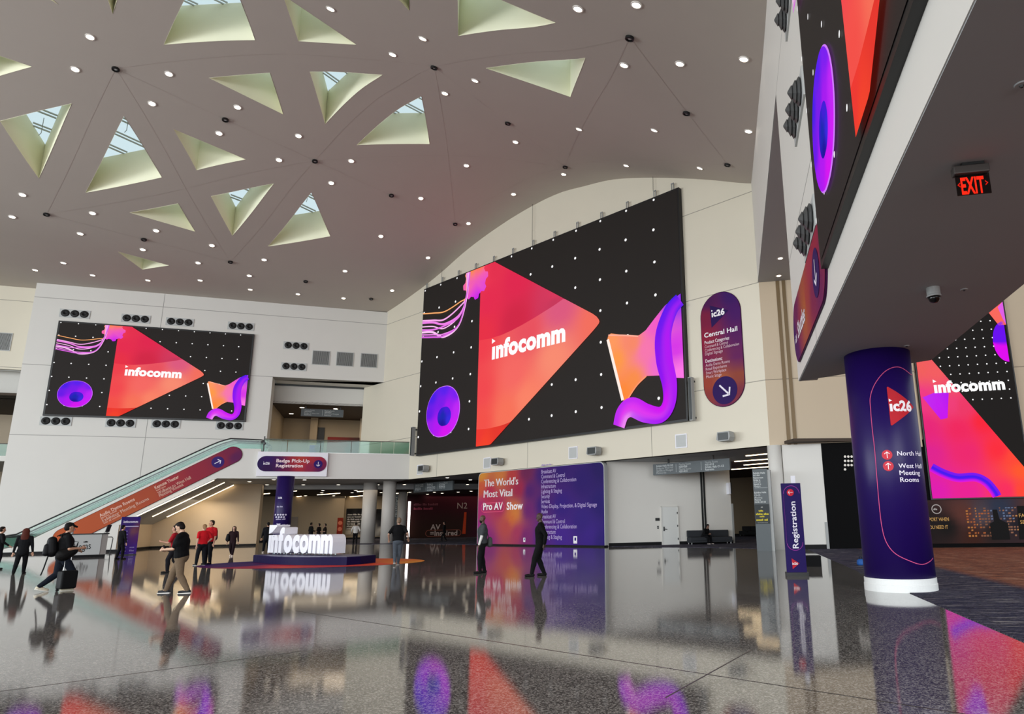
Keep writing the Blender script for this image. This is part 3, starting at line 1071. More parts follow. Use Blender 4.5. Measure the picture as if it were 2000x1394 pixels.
    mb.fill(xs, V(mn(mx(sw, lo), hi)), V(hi), 8, y + 4 * e, c_top)
    mb.fill(xs, V(mn(mx(bt, lo), hi)), V(mx(mn(sw, hi), lo)), 10, y + 4 * e, c_mid)
    mb.fill(xs, V(lo), V(mx(mn(bt, hi), lo)), 3, y + 4 * e, c_bot)
    T.part('triangle_graphic', mb, M_SCREEN, label='large red play triangle', fix=False)
    mb = MB()
    logo(mb, 'nfocomm', P(0.353, 0.455), P(0.643, 0.452), y + 5 * e, None, 'ffffff', 0.05)
    T.part('lettering', mb, M_SCREEN, label='white lettering on the red triangle', fix=False)
    # ring
    mb = MB()
    a, b = P(0.045, 0.083), P(0.209, 0.365)
    cr_ = g([(0.07, 0.32, '4a22e8'), (0.13, 0.35, '5a24ee'), (0.19, 0.32, '7a22f0'), (0.06, 0.22, '6a1ee8'), (0.12, 0.27, '7a20ea'), (0.20, 0.22, 'c02af6'), (0.15, 0.24, 'a81ef0'), (0.10, 0.15, 'b41cf2'), (0.14, 0.10, 'd81af0'), (0.19, 0.14, 'd022f8'), (0.06, 0.15, 'a420f0')])
    mb.pill(a[0] - 0.002 * Wd, b[0] + 0.002 * Wd, a[1] - 0.0035 * Ht, b[1] + 0.0035 * Ht, y + 2 * e, 'd27cff', 12, 8)
    mb.pill(a[0], b[0], a[1], b[1], y + 3 * e, cr_, 12, 14)
    a, b = P(0.103, 0.14), P(0.170, 0.247)
    mb.pill(a[0], b[0], a[1], b[1], y + 4 * e, g([(0.11, 0.23, '3a1ad0'), (0.13, 0.2, '1f2bb0'), (0.16, 0.17, '3a2ee0'), (0.15, 0.23, '4420d8'), (0.13, 0.15, '22199a')]), 10, 8)
    T.part('ring_graphic', mb, M_SCREEN, label='purple and blue ring', fix=False)
    # megaphone
    mb = MB()
    hi = piece([(0.783, 0.405), (0.787, 0.424), (0.795, 0.43), (0.83, 0.41), (0.878, 0.388), (0.90, 0.405), (0.923, 0.442), (0.956, 0.492), (1.0, 0.526)])
    lo = piece([(0.783, 0.395), (0.825, 0.119), (0.832, 0.112), (0.84, 0.113), (0.87, 0.17), (0.898, 0.204), (0.938, 0.195), (0.965, 0.178), (1.0, 0.166)])
    us = [0.783, 0.785, 0.787, 0.791, 0.795] + [0.80 + 0.2 * i / 32 for i in range(33)]
    col = g([(0.79, 0.4, 'ff9a60'), (0.81, 0.3, 'ff9a4a'), (0.83, 0.15, 'ff8a3a'), (0.86, 0.36, 'f98a6a'), (0.86, 0.2, 'fb8f4c'), (0.90, 0.32, 'f878b0'), (0.93, 0.42, 'f45fc8'), (0.94, 0.25, 'f26ad2'), (0.98, 0.5, '8a30f0'), (0.98, 0.3, 'd83ae8'), (0.99, 0.18, 'ff7ae8')])
    mb.fill([x0 + u * Wd for u in us], V(lo), V(hi), 10, y + 3 * e, col)
    mb.ribbon(pts([(0.785, 0.405), (0.805, 0.27), (0.828, 0.117)]), 0.008 * Wd, y + 4 * e, 'fff0e6', 2)
    mb.ribbon(pts([(0.787, 0.424), (0.83, 0.408), (0.878, 0.386)]), 0.0035 * Wd, y + 4 * e, 'ffb09a', 1)
    mb.ribbon(pts([(0.84, 0.112), (0.87, 0.17), (0.898, 0.203)]), 0.0035 * Wd, y + 4 * e, 'ff9a70', 1)
    T.part('megaphone_graphic', mb, M_SCREEN, label='orange and pink megaphone', fix=False)
    mb = MB()
    ct = idw([(0, 0, '3a22e8'), (0, 1, '5c24f0'), (0.12, 0.2, '6a1cf0'), (0.3, 0.8, 'b41cf4'), (0.3, 0.1, '8a18f2'), (0.55, 0.2, 'd61af4'), (0.55, 0.9, 'a81cf6'), (0.8, 0.5, 'e23af0'), (1, 0.2, 'c030f2'), (1, 0.9, 'f08af4')])
    mb.ribbon(pts([(0.998, 0.50), (0.972, 0.462), (0.950, 0.37), (0.95, 0.26), (0.962, 0.15), (0.958, 0.07), (0.935, 0.03), (0.895, 0.045), (0.855, 0.08), (0.828, 0.06), (0.815, 0.005)]),
              lambda t: Wd * (0.034 + 0.012 * math.sin(t * 6.0) ** 2), y + 4.5 * e, lambda t, w_: ct(t, w_), 6)
    T.part('tube_graphic', mb, M_SCREEN, label='thick purple tube', fix=False)

def video_wall(label, fr, x0, x1, z0, z1, depth):
    T = Thing('video_wall', label, 'screen', fr, ((x0 + x1) / 2, 0, z0), 'LED video walls')
    d = 0.10
    fr_ = 0.12
    b = MB().box(x0 - fr_, x1 + fr_, -depth, 0, z0 - fr_, z1 + fr_)
    T.part('cabinet', b, M_SCREENBODY)
    T.part('screen_panel', MB().quad((x0, -depth - 0.01, z0), (x1, -depth - 0.01, z0), (x1, -depth - 0.01, z1), (x0, -depth - 0.01, z1), '0a0808'), mat('led black', '2c2826', 0.6, spec=0.12), fix=False)
    led_art(T, x0, z0, x1 - x0, z1 - z0, -depth - 0.02)
    return T
a, b, c, d = FA.hit(828.8, 565, -0.3), FA.hit(1325.3, 364.9, -0.3), FA.hit(1343.8, 822, -0.3), FA.hit(812.3, 890.3, -0.3)
AX0, AX1, AZ0, AZ1 = (a[0] + d[0]) / 2 + 0.12, (b[0] + c[0]) / 2 - 0.12, (c[1] + d[1]) / 2 + 0.12, (a[1] + b[1]) / 2 - 0.12
big = video_wall('huge video wall with a red play triangle filling the cream back wall', FA, AX0, AX1, AZ0, AZ1, 0.3)
bk = []
for i in range(13):
    x = AX0 + (AX1 - AX0) * (0.0845 * i + 0.004 if i < 12 else 0.985)
    m_ = MB().box(x - 0.10, x - 0.05, -0.22, -0.17, AZ1 + 0.12, AZ1 + 0.6).box(x + 0.05, x + 0.10, -0.22, -0.17, AZ1 + 0.12, AZ1 + 0.6).box(x - 0.10, x + 0.10, -0.22, -0.17, AZ1 + 0.55, AZ1 + 0.62)
    big.part('bracket', m_, M_GREYMETAL)
for i in (1, 6, 11):
    x = AX0 + (AX1 - AX0) * 0.0845 * i
    big.part('hanging_cable', MB().tube([(x, -0.2, AZ1 + 0.6), (x, -0.2, zprof(x) - 0.02)], 0.014, 5), M_DSTEEL)
a, b, c, d = FC.hit(115.1, 626.2, -0.2), FC.hit(496.3, 652.8, -0.2), FC.hit(478, 823, -0.2), FC.hit(83.6, 810.9, -0.2)
LX0, LX1, LZ0, LZ1 = (a[0] + d[0]) / 2 + 0.1, (b[0] + c[0]) / 2 - 0.1, (c[1] + d[1]) / 2 + 0.1, (a[1] + b[1]) / 2 - 0.1
video_wall('smaller video wall with a red play triangle on the left wall above the escalator', FC, LX0, LX1, LZ0, LZ1, 0.2)
video_wall('video wall seen edge-on high on the white wall over the soffit, purple ring near its lower corner', FB, 6.62, 20.32, 6.08, 13.58, 0.13)

# far screen with its own picture
T = Thing('video_wall', 'tall video wall behind the purple column, white lettering across a red wedge', 'screen', FD, (9.8, 0, 2.3), 'LED video walls')
DXa, DXb = FD.hit(1806, 850, -0.15)[0], FD.hit(1975, 700, -0.15)[0]
DZa, DZb = FD.hit(1900, 971.5, -0.15)[1], 12.9
T.part('cabinet', MB().box(DXa - 0.06, DXb + 0.06, -0.15, 0, DZa - 0.06, DZb), M_SCREENBODY)
YD = -0.16
def dh(p):
    return tuple(FD.hit(p[0], p[1], YD))
def dcrop(l):
    return [dh((1780 + x * 0.3086, 560 + y * 0.3086)) for x, y in l]
T.part('screen_panel', MB().quad((DXa, YD, DZa), (DXb, YD, DZa), (DXb, YD, DZb), (DXa, YD, DZb)), mat('led black far', '1c1816', 0.6, spec=0.12), fix=False)
mb = MB()
s0 = Vector(dcrop([(235, 446)])[0])
sx_ = (Vector(dcrop([(596, 478)])[0]) - s0).x / 6
for i in range(-2, 9):
    for j in range(-5, 10):
        x, z = s0.x + sx_ * i, s0.y + sx_ * j * 1.02
        if DXa < x < DXb - 0.05 and DZa < z < DZb:
            mb.pill(x - 0.035, x + 0.035, z - 0.035, z + 0.035, YD - 0.01, 'ffffff', 3, 2)
T.part('star_dots', mb, M_SCREEN, label='white dots on the black picture', fix=False)
mb = MB()
top_ = dcrop([(30, 482), (125, 458), (713, 1140)])
tl, tt, tr = [Vector(p) for p in top_]
sl = (tr.y - tt.y) / (tr.x - tt.x)
col = idw([p + (c,) for p, c in zip(dcrop([(60, 520), (160, 540), (250, 620), (90, 700), (250, 740), (330, 760), (100, 900), (300, 900), (450, 850), (120, 1050), (350, 1050), (550, 1030), (650, 1080), (150, 1290), (350, 1290), (600, 1290), (700, 1290), (700, 1160)]),
                                       ['f2605e', 'f45f62', 'f0506a', 'f03a86', 'f0407a', 'ee3a68', 'e8287a', 'f02a60', 'fa2a3e', 'e02690', 'ee2a70', 'fc3040', 'ff4a3a', 'e020b0', 'ec2496', 'fa3060', 'ff4a38', 'ff5a30'])])
zl = tt.y + 1.2
xs = [DXa + 0.01 + (DXb - DXa - 0.02) * i / 30 for i in range(31)]
mb.fill(xs, lambda x: DZa, lambda x: min(zl + 3, max(DZa + 0.01, tt.y + sl * (x - tt.x))), 16, YD - 0.02, col)
T.part('triangle_graphic', mb, M_SCREEN, label='red and pink wedge', fix=False)
mb = MB()
mb.poly(dcrop([(70, 700), (150, 668), (235, 672), (228, 830), (185, 840)]), YD - 0.03, idw([p + (c,) for p, c in zip(dcrop([(70, 700), (230, 680), (200, 830), (160, 740)]), ['c030f0', 'b41cf4', 'c81af0', 'd028f0'])]))
mb.poly(dcrop([(488, 165), (575, 95), (598, 240), (553, 246)]), YD - 0.03, 'fb6a5e')
mb.poly(dcrop([(545, 130), (575, 95), (598, 240), (575, 200)]), YD - 0.034, 'e060e8')
mb.ribbon(dcrop([(126, 1142), (200, 1180), (290, 1208), (400, 1205), (470, 1235), (520, 1290), (540, 1325)]), 0.42, YD - 0.035, lambda t, w_: ('e81ad8', 'c01ae8', '5a1cf0', '3c1ef2', '7a1ef0')[min(4, int(w_ * 5))], 5)
c = dcrop([(600, 345)])[0]
mb.fill([c[0] - 0.62 + 0.62 * i / 12 for i in range(13)], lambda x: c[1] - 1.05 * math.sqrt(max(0.0, 1 - ((x - c[0]) / 0.621) ** 2)), lambda x: c[1] + 1.05 * math.sqrt(max(0.0, 1 - ((x - c[0]) / 0.621) ** 2)), 8, YD - 0.03, lambda x, z: 'e010f0' if z < c[1] else '6a14f0')
T.part('shape_graphic', mb, M_SCREEN, label='purple shapes and wave', fix=False)
mb = MB()
p0, p1 = dcrop([(145, 670), (602, 705)])
logo(mb, 'nfocomm', p0, (p1[0], p0[1] + 0.02), YD - 0.05, None, 'ffffff', 0.05)
T.part('lettering', mb, M_SCREEN, label='white lettering', fix=False)
# beige upright strip beside that screen
h0, h1 = FD.hit(1783, 800, -0.2), FD.hit(1790, 720, -0.2)
put('trim_7', MB().box(FD.hit(1785.5, 800)[0] - 0.02, FD.hit(1792, 800)[0] - 0.02, -0.22, 0, FD.hit(1800, 873)[1], 14), M_BEIGE, FD, kind='structure')
# poster band below the far screen
T = Thing('wall_poster', 'dark printed city poster below the tall video wall at the far right', 'poster', FD, (10, 0, 0))
x0, x1 = FD.hit(1822, 1010)[0] - 0.6, 14.5
T.part('sheet', MB().fill([x0 + (x1 - x0) * i / 40 for i in range(41)], lambda x: 0.2, lambda x: DZa - 0.08, 8, -0.05,
       idw([(x0, 1, '0a0708'), (x0 + 1.2, 1, '0d0808'), (x0 + 2.0, 1.6, '5a3028'), (x0 + 2.3, 0.5, '3a1a10'), (x0 + 2.8, 1.5, '4a4048'), (x0 + 3.2, 0.7, '241815'), (x0 + 3.6, 1.8, '2a3348'), (x0 + 4.4, 1.0, '1a1620'), (x0 + 5, 1.2, '5a3020'), (x0 + 5.6, 1.8, '6a4038'), (x0 + 6.2, 1.4, '1a1010'), (x1, 1, '0a0808')])), M_PRINT, fix=False)
rnd = random.Random(3)
cols = ['c07a3a', 'b06030', '8a5a40', '6a7a9a', '9a6a50', 'd09050', '55607a']
lit = {(i, j): (cols[(i // 4 + rnd.randint(0, 1)) % 7] if rnd.random() < 0.62 else None) for i in range(27) for j in range(11)}
base_ = idw([(x0 + 2.0, 1.6, '5a3028'), (x0 + 2.3, 0.5, '3a1a10'), (x0 + 2.8, 1.5, '4a4048'), (x0 + 3.2, 0.7, '241815'), (x0 + 3.6, 1.8, '2a3348'), (x0 + 4.4, 1.0, '1a1620'), (x0 + 5, 1.2, '5a3020'), (x0 + 5.6, 1.8, '6a4038')])
def city(x, z):
    i, j = int((x - x0 - 2.1) / 0.135), int((z - 0.5) / 0.13)
    fx, fz = (x - x0 - 2.1) / 0.135 - i, (z - 0.5) / 0.13 - j
    c = lit.get((i, j))
    return c if c and fx < 0.6 and fz < 0.5 else base_(x, z)
T.part('city_print', MB().fill([x0 + 2.1 + 0.027 * k for k in range(131)], lambda x: 0.5, lambda x: 1.85, 42, -0.056, city), M_PRINT, fix=False, label='dusk buildings with lit windows')
for pl_ in ([(3.1, 0.35), (3.9, 0.35), (3.9, 1.1), (3.55, 1.3), (3.5, 1.75), (3.3, 1.75), (3.3, 1.2), (3.1, 1.1)], [(4.3, 0.35), (4.9, 0.35), (4.85, 1.9), (4.4, 1.9)]):
    T.part('silhouette', MB().poly([(x0 + a, b) for a, b in pl_], -0.062, '0b090a'), M_PRINT, fix=False)
mb = MB()
a, b = FD.hit(1824, 1017.5, -0.06), FD.hit(1853.5, 1017, -0.06)
xt = b[0] - 1.15
mb.text('SUPPORT WHEN', (xt, a[1]), (b[0], a[1]), -0.065, 0.17, 0.0, 'd9a860')
mb.text('YOU NEED IT', (xt + 0.14, a[1] - 0.37), (b[0] - 0.08, a[1] - 0.37), -0.065, 0.17, 0.0, 'd9a860')
a = FD.hit(1990.5, 1010, -0.06)
mb.text('FAST', (a[0], a[1]), (a[0] + 0.5, a[1]), -0.065, 0.17, 0.0, 'd9a860')
mb.text('SETUP', (a[0] + 0.02, a[1] - 0.3), (a[0] + 0.6, a[1] - 0.3), -0.065, 0.17, 0.0, 'd9a860')
c = FD.hit(1829, 994, -0.06)
for k in range(24):
    a0, a1 = 2 * math.pi * k / 24, 2 * math.pi * (k + 1) / 24
    mb.add([(c[0] + r * math.cos(q), -0.066, c[1] + r * math.sin(q)) for r, q in ((0.19, a0), (0.23, a0), (0.23, a1), (0.19, a1))], [(0, 1, 2, 3)], 'b0a8a4')
bars(mb, c[0] - 0.14, c[1] - 0.05, 0.28, 0.1, -0.066, 'b0a8a4', 2)
T.part('lettering', mb, M_PRINT, fix=False, label='gold capital lettering')
# dotted emblem on the black wall film
T = Thing('wall_emblem', 'emblem of small white dots on the black far wall', 'sign', FD, (FD.hit(1660, 900)[0], 0, 3.4))
for r, n in enumerate((6, 6, 6, 1)):
    for k in range(n):
        q = FD.hit(1650.5 + 6.4 * k, 891.5 + 8.3 * r, -0.03)
        T.part('dot', MB().pill(q[0] - 0.06, q[0] + 0.06, q[1] - 0.06, q[1] + 0.06, -0.03, 'e4ded6', 5, 3), M_PRINT, fix=False)

# ------------------------------------------------------------------ the stadium signs
def stadium_sign(name, label, fr, x0, x1, z0, z1, col, y=-0.06, edge='3a0a3a', tilt=None):
    base = ((x0 + x1) / 2, 0, z0) if not tilt else (tilt[0], 0, tilt[1])
    T = Thing(name, label, 'sign', fr, base)
    b = MB().pill(x0 - 0.03, x1 + 0.03, z0 - 0.03, z1 + 0.03, 0.0, edge, 12, 2, tilt)
    n = len(b.v)
    rim = MB()
    rim.pill(x0 - 0.03, x1 + 0.03, z0 - 0.03, z1 + 0.03, y + 0.01, edge, 12, 2, tilt)
    bm = bmesh.new()
    me = mesh_of('t', rim)
    bm.from_mesh(me)
    ret = bmesh.ops.extrude_face_region(bm, geom=bm.faces[:])
    for v in [g for g in ret['geom'] if isinstance(g, bmesh.types.BMVert)]:
        v.co.y = 0.0
    bm.to_mesh(me)
    bm.free()
    rim.v = [v.co.copy() for v in me.vertices]
    rim.f = [tuple(p.vertices) for p in me.polygons]
    rim.c = [lin(edge)] * len(rim.v)
    bpy.data.meshes.remove(me)
    T.part('backing', rim, M_PRINT)
    T.part('face', MB().pill(x0, x1, z0, z1, y, col, 14, 10, tilt), M_PRINT, fix=False)
    return T
def round_badge(T, c, r, y, ang, col='2d1262', s=1.15):
    mb = MB().pill(c[0] - r, c[0] + r, c[1] - r, c[1] + r, y, col, 10, 6)
    T.part('arrow_disc', mb, M_PRINT, fix=False, label='purple disc')
    mb = MB()
    arrow(mb, c, r * s, ang, y - 0.01, 'ece6f4', 0.11)
    T.part('arrow', mb, M_PRINT, fix=False, label='white arrow')

# Central Hall
def ah(p, off=-0.06):
    return tuple(FA.hit(p[0], p[1], off))
x0, x1 = ah((1372.5, 650))[0], ah((1452, 730))[0]
xm = (ah((1409, 650))[0] + ah((1413, 730))[0]) / 2 - 0.02
x0, x1 = xm - 1.28, xm + 1.28
z1, z0 = ah((1409, 570))[1], ah((1416, 793))[1]
def cv(u, v):
    return (x0 + u * (x1 - x0), z0 + v * (z1 - z0))
col = idw([cv(*p) + (c,) for p, c in (((0.2, 0.95), '4a1650'), ((0.8, 0.95), '3a1560'), ((0.1, 0.8), '7a1c3c'), ((0.9, 0.8), '461662'), ((0.1, 0.6), '8c2038'), ((0.9, 0.6), '541a5c'), ((0.1, 0.4), '7a1c48'), ((0.9, 0.4), '64205a'), ((0.1, 0.22), '9a4030'), ((0.9, 0.25), '8e4434'), ((0.5, 0.2), 'a85a34'), ((0.5, 0.02), '6e2450'), ((0.1, 0.1), '8c3838'), ((0.9, 0.1), '7c3040'))])
T = stadium_sign('wall_sign', 'tall pill shaped Central Hall sign right of the huge video wall', FA, x0, x1, z0, z1, col)
mb = MB()
mb.poly([cv(0.25, 0.905), cv(0.27, 0.70), cv(0.72, 0.82)][::-1], -0.07, '2a1250')
T.part('flag', mb, M_PRINT, fix=False, label='dark purple triangle')
mb = MB()
logo(mb, 'c26', cv(0.29, 0.795), cv(0.62, 0.795), -0.08, None, 'f2eef2')
mb.text('Central Hall', cv(0.07, 0.625), cv(0.91, 0.625), -0.07, 0.042 * (z1 - z0), 0.02, 'f2eef2')
mb.text('Product Categories:', cv(0.07, 0.565), cv(0.70, 0.565), -0.07, 0.2, 0.015, 'e6d6de')
for k, s_ in enumerate(('Command & Control', 'Conferencing & Collaboration', 'Digital Signage')):
    mb.text(s_, cv(0.07, 0.53 - 0.032 * k), cv((0.66, 0.93, 0.52)[k], 0.53 - 0.032 * k), -0.07, 0.17, 0.0, 'dcbcc8')
mb.text('Destinations:', cv(0.07, 0.40), cv(0.50, 0.40), -0.07, 0.2, 0.015, 'e6d6de')
for k, s_ in enumerate(('Audio Demo Rooms', 'Retail Experience', 'Smart Workplace', 'Music Stage')):
    mb.text(s_, cv(0.07, 0.365 - 0.034 * k), cv((0.68, 0.60, 0.58, 0.46)[k], 0.365 - 0.034 * k), -0.07, 0.17, 0.0, 'dcbcc8')
T.part('lettering', mb, M_PRINT, fix=False, label='white lettering')
round_badge(T, cv(0.52, 0.135), 0.78, -0.075, R(-45), '2c1456')

# Shuttles sign on the right wall
x0, x1, z0, z1 = 0.22, 6.5, 5.56, 7.12
col = idw([(x0 + 0.1, 6.3, '33135a'), (1.0, 5.7, '4a1656'), (1.2, 6.9, '6a1c4c'), (1.9, 6.3, '8c2a44'), (2.6, 6.4, 'a0502e'), (3.0, 6.3, 'b0602c'), (3.5, 6.4, 'a03c34'), (4.3, 6.9, '9c2c40'), (4.6, 6.2, '7c2048'), (5.4, 6.9, '96283e'), (5.6, 5.9, '6a1e52'), (6.2, 6.4, '7c2046')])
T = stadium_sign('wall_sign', 'orange and purple Shuttles sign low on the white wall over the soffit', FB, x0, x1, z0, z1, col, -0.05)
mb = MB()
mb.text('Shuttles', (1.35, 6.05), (3.05, 6.05), -0.06, 0.42, 0.02, 'f4eef4')
logo(mb, 'c26', (0.62, 6.1), (1.05, 6.1), -0.06, None, 'e6dcea')
T.part('lettering', mb, M_PRINT, fix=False, label='white lettering')
round_badge(T, (5.3, 6.34), 0.5, -0.06, R(-90), '2c1456')

# Badge Pick-Up sign on the balcony front
a, b, c, d = FE.hit(504, 881.8, -0.25), FE.hit(641, 883.5, -0.25), FE.hit(638, 930, -0.25), FE.hit(500, 929, -0.25)
T = Thing('sign_board', 'white board with the purple Badge Pick-Up Registration pill on the balcony front', 'sign', FE, ((a[0] + b[0]) / 2, 0, ZF))
T.part('board', MB().box((a[0] + d[0]) / 2, (b[0] + c[0]) / 2, -0.25, 0.0, (c[1] + d[1]) / 2 - 0.02, (a[1] + b[1]) / 2), M_LETTER)
p0, p1 = FE.hit(502.5, 905, -0.28), FE.hit(638, 905.5, -0.28)
zt, zb_ = FE.hit(570, 890.8, -0.28)[1], FE.hit(570, 920.6, -0.28)[1]
bx0, bx1 = p0[0], p1[0]
def bp(u, v):
    return (bx0 + (bx1 - bx0) * u, zb_ + (zt - zb_) * v)
col = idw([bp(*p) + (c,) for p, c in (((0.03, 0.5), '2b1a50'), ((0.15, 0.2), '301248'), ((0.15, 0.8), '32155c'), ((0.32, 0.5), '351256'), ((0.42, 0.3), '6a1a44'), ((0.5, 0.6), 'a02a3a'), ((0.62, 0.4), 'b0323a'), ((0.62, 0.8), 'b43c36'), ((0.75, 0.3), '8c2448'), ((0.75, 0.8), 'aa3038'), ((0.9, 0.8), '9c2840'), ((0.9, 0.2), '5e1a52'), ((0.97, 0.5), '7a2048'))])
T.part('face', MB().pill(bx0, bx1, zb_, zt, -0.28, col, 12, 10), M_PRINT, fix=False, label='purple and red pill')
mb = MB()
mb.text('Badge Pick-Up', bp(0.265, 0.60), bp(0.745, 0.60), -0.29, 0.26, 0.03, 'f2d8dc')
mb.text('Registration', bp(0.265, 0.28), bp(0.655, 0.28), -0.29, 0.26, 0.03, 'f2d8dc')
logo(mb, 'c26', bp(0.085, 0.44), bp(0.175, 0.44), -0.29, 0.2, 'e2dcea')
T.part('lettering', mb, M_PRINT, fix=False, label='white lettering')
c = bp(0.875, 0.5)
round_badge(T, c, 0.27 * (zt - zb_), -0.29, R(-90), '2c1466')

# ------------------------------------------------------------------ The World's Most Vital Pro AV Show panel
px0, px1 = FA.hit(933.5, 1000, -0.12)[0], FA.hit(1180, 1000, -0.12)[0]
pz1 = (FA.hit(960, 921.5, -0.12)[1] + FA.hit(1165, 904.3, -0.12)[1]) / 2
pz0 = 0.09
def wv(u, v):
    return (px0 + (px1 - px0) * u, pz0 + (pz1 - pz0) * v)
pu = lambda p: tuple(FA.hit(p[0], p[1], -0.13))
col = idw([wv(*p) + (c,) for p, c in (((0.02, 0.98), 'd08a34'), ((0.2, 0.96), 'c8743c'), ((0.02, 0.8), 'c8553a'), ((0.1, 0.7), 'b02c4c'), ((0.02, 0.5), 'a82c6a'), ((0.02, 0.2), '9a3080'), ((0.1, 0.05), '8a2c74'), ((0.2, 0.5), 'a82c58'), ((0.3, 0.9), 'b43c3c'), ((0.36, 0.75), '9c2848'), ((0.42, 0.95), '6c2450'), ((0.45, 0.7), '52206a'), ((0.3, 0.35), 'cc6a3a'), ((0.33, 0.42), 'd07a3c'), ((0.26, 0.25), 'b84a4a'), ((0.35, 0.15), 'a83a5c'), ((0.42, 0.1), '7a2a6c'), ((0.44, 0.45), '6c246c'), ((0.55, 0.9), '3c1c6c'), ((0.55, 0.5), '3c1c70'), ((0.55, 0.1), '4a2280'), ((0.7, 0.95), '321a6a'), ((0.7, 0.5), '341c78'), ((0.7, 0.1), '45248a'), ((0.85, 0.8), '2c1868'), ((0.85, 0.3), '342078'), ((0.98, 0.95), '24165c'), ((0.98, 0.5), '281a68'), ((0.98, 0.05), '2e1e70'), ((0.9, 0.1), '3c2282'))], 3.2)
T = Thing('sign_wall', "large freestanding purple and orange panel reading The World's Most Vital Pro AV Show", 'sign', FA, ((px0 + px1) / 2, 0, 0))
rr = 0.38
xs = [px0 + rr - rr * math.cos(math.pi / 2 * i / 8) for i in range(8)] + [px0 + rr + (px1 - px0 - 2 * rr) * i / 40 for i in range(41)] + [px1 - rr + rr * math.sin(math.pi / 2 * i / 8) for i in range(1, 9)]
def top_p(x):
    d_ = max(px0 + rr - x, x - (px1 - rr), 0)
    return pz1 - rr + math.sqrt(max(0, rr * rr - d_ * d_))
T.part('printed_face', MB().fill(xs, lambda x: pz0, top_p, 22, -0.12, col), M_PRINT, fix=False)
T.part('frame', MB().prism([(x, pz0) for x in (px0 - 0.04, px1 + 0.04)] + [(x + (0.04 if x > (px0 + px1) / 2 else -0.04), top_p(x) + 0.04) for x in reversed(xs)], -0.115, 0.2), M_LGREY, label='pale edge frame')
T.part('base', MB().box(px0, px1, -0.16, 0.2, 0, pz0), M_BASEB)
mb = MB()
for s_, q0, q1 in (("The World's", (945, 950.5), (1012, 945.5)), ('Most Vital', (944.5, 971), (1000.5, 969)), ('Pro AV', (943.5, 996), (982, 994)), ('Show', (989.5, 995), (1021, 994))):
    a, b = pu(q0), pu(q1)
    zz = (a[1] + b[1]) / 2
    mb.text(s_, (a[0], zz), (b[0], zz), -0.13, 0.52, 0.025, 'f6eef0')
a, b = pu((939, 1001)), pu((985.5, 980))
za, zb2 = a[1], b[1]
r = (zb2 - za) / 2
mb.marks.append((len(mb.v), len(mb.f)))
for k in range(40):
    # outlined pill round two of the words
    def pp(q, rad):
        L_ = (b[0] - a[0]) - 2 * r
        per = 2 * L_ + 2 * math.pi * r
        s_ = q * per
        cz = (za + zb2) / 2
        if s_ < L_:
            return (a[0] + r + s_, cz - rad)
        s_ -= L_
        if s_ < math.pi * r:
            t = -math.pi / 2 + s_ / r
            return (b[0] - r + rad * math.cos(t), cz + rad * math.sin(t))
        s_ -= math.pi * r
        if s_ < L_:
            return (b[0] - r - s_, cz + rad)
        s_ -= L_
        t = math.pi / 2 + s_ / r
        return (a[0] + r + rad * math.cos(t), cz + rad * math.sin(t))
    q0, q1 = k / 40, (k + 1) / 40
    vs = [pp(q0, r), pp(q1, r), pp(q1, r - 0.05), pp(q0, r - 0.05)]
    mb.poly(vs, -0.13, 'e0557a')
lst = ['Broadcast AV', 'Command & Control', 'Conferencing & Collaboration', 'Infrastructure', 'Lighting & Staging', 'Security', 'Services', 'Video Display, Projection, & Digital Signage', 'Audio', 'Broadcast AV', 'Command & Control', 'Conferencing & Collaboration', 'Infrastructure', 'Lighting & Staging']
wd_ = [0.265, 0.42, 0.615, 0.26, 0.37, 0.155, 0.155, 0.95, 0.12, 0.265, 0.42, 0.62, 0.26, 0.37]
zs = [0.902, 0.838, 0.77, 0.70, 0.632, 0.566, 0.50, 0.437, 0.37, 0.305, 0.24, 0.172, 0.105, 0.04]
zz0, zz1 = pu((1060, 924.5))[1], pu((1060, 1052))[1]
xl, xr = pu((1057, 980))[0], pu((1172, 980))[0]
for s_, w_, k in zip(lst, wd_, range(14)):
    z = zz0 + (zz1 - zz0) * k / 13
    mb.text(s_, (xl, z), (xl + (xr - xl) * w_, z), -0.13, 0.26, 0.008, 'b9a6d8')
bars(mb, xl, zz0 + 0.52, 1.0, 0.1, -0.13, '9a86c0', 5)
for (q, s_) in (((1123.5, 1054), 0.16), ((1024, 1054), 0.1)):
    mb.marks.append((len(mb.v), len(mb.f)))
    a = pu(q)
    mb.poly([(a[0] - s_, a[1] - s_ * 1.4), (a[0] + s_, a[1] - s_ * 1.4), (a[0] + s_, a[1] + s_ * 1.4), (a[0] - s_, a[1] + s_ * 1.4)], -0.13, 'f4f0f4')
    mb.poly([(a[0] - s_ * .4, a[1] - s_ * 0.3), (a[0] + s_ * .5, a[1] - s_ * 0.3), (a[0] + s_ * .5, a[1] + s_ * 0.9), (a[0] - s_ * .4, a[1] + s_ * 0.9)], -0.135, '3a2280')
T.part('lettering', mb, M_PRINT, fix=False, label='white lettering')
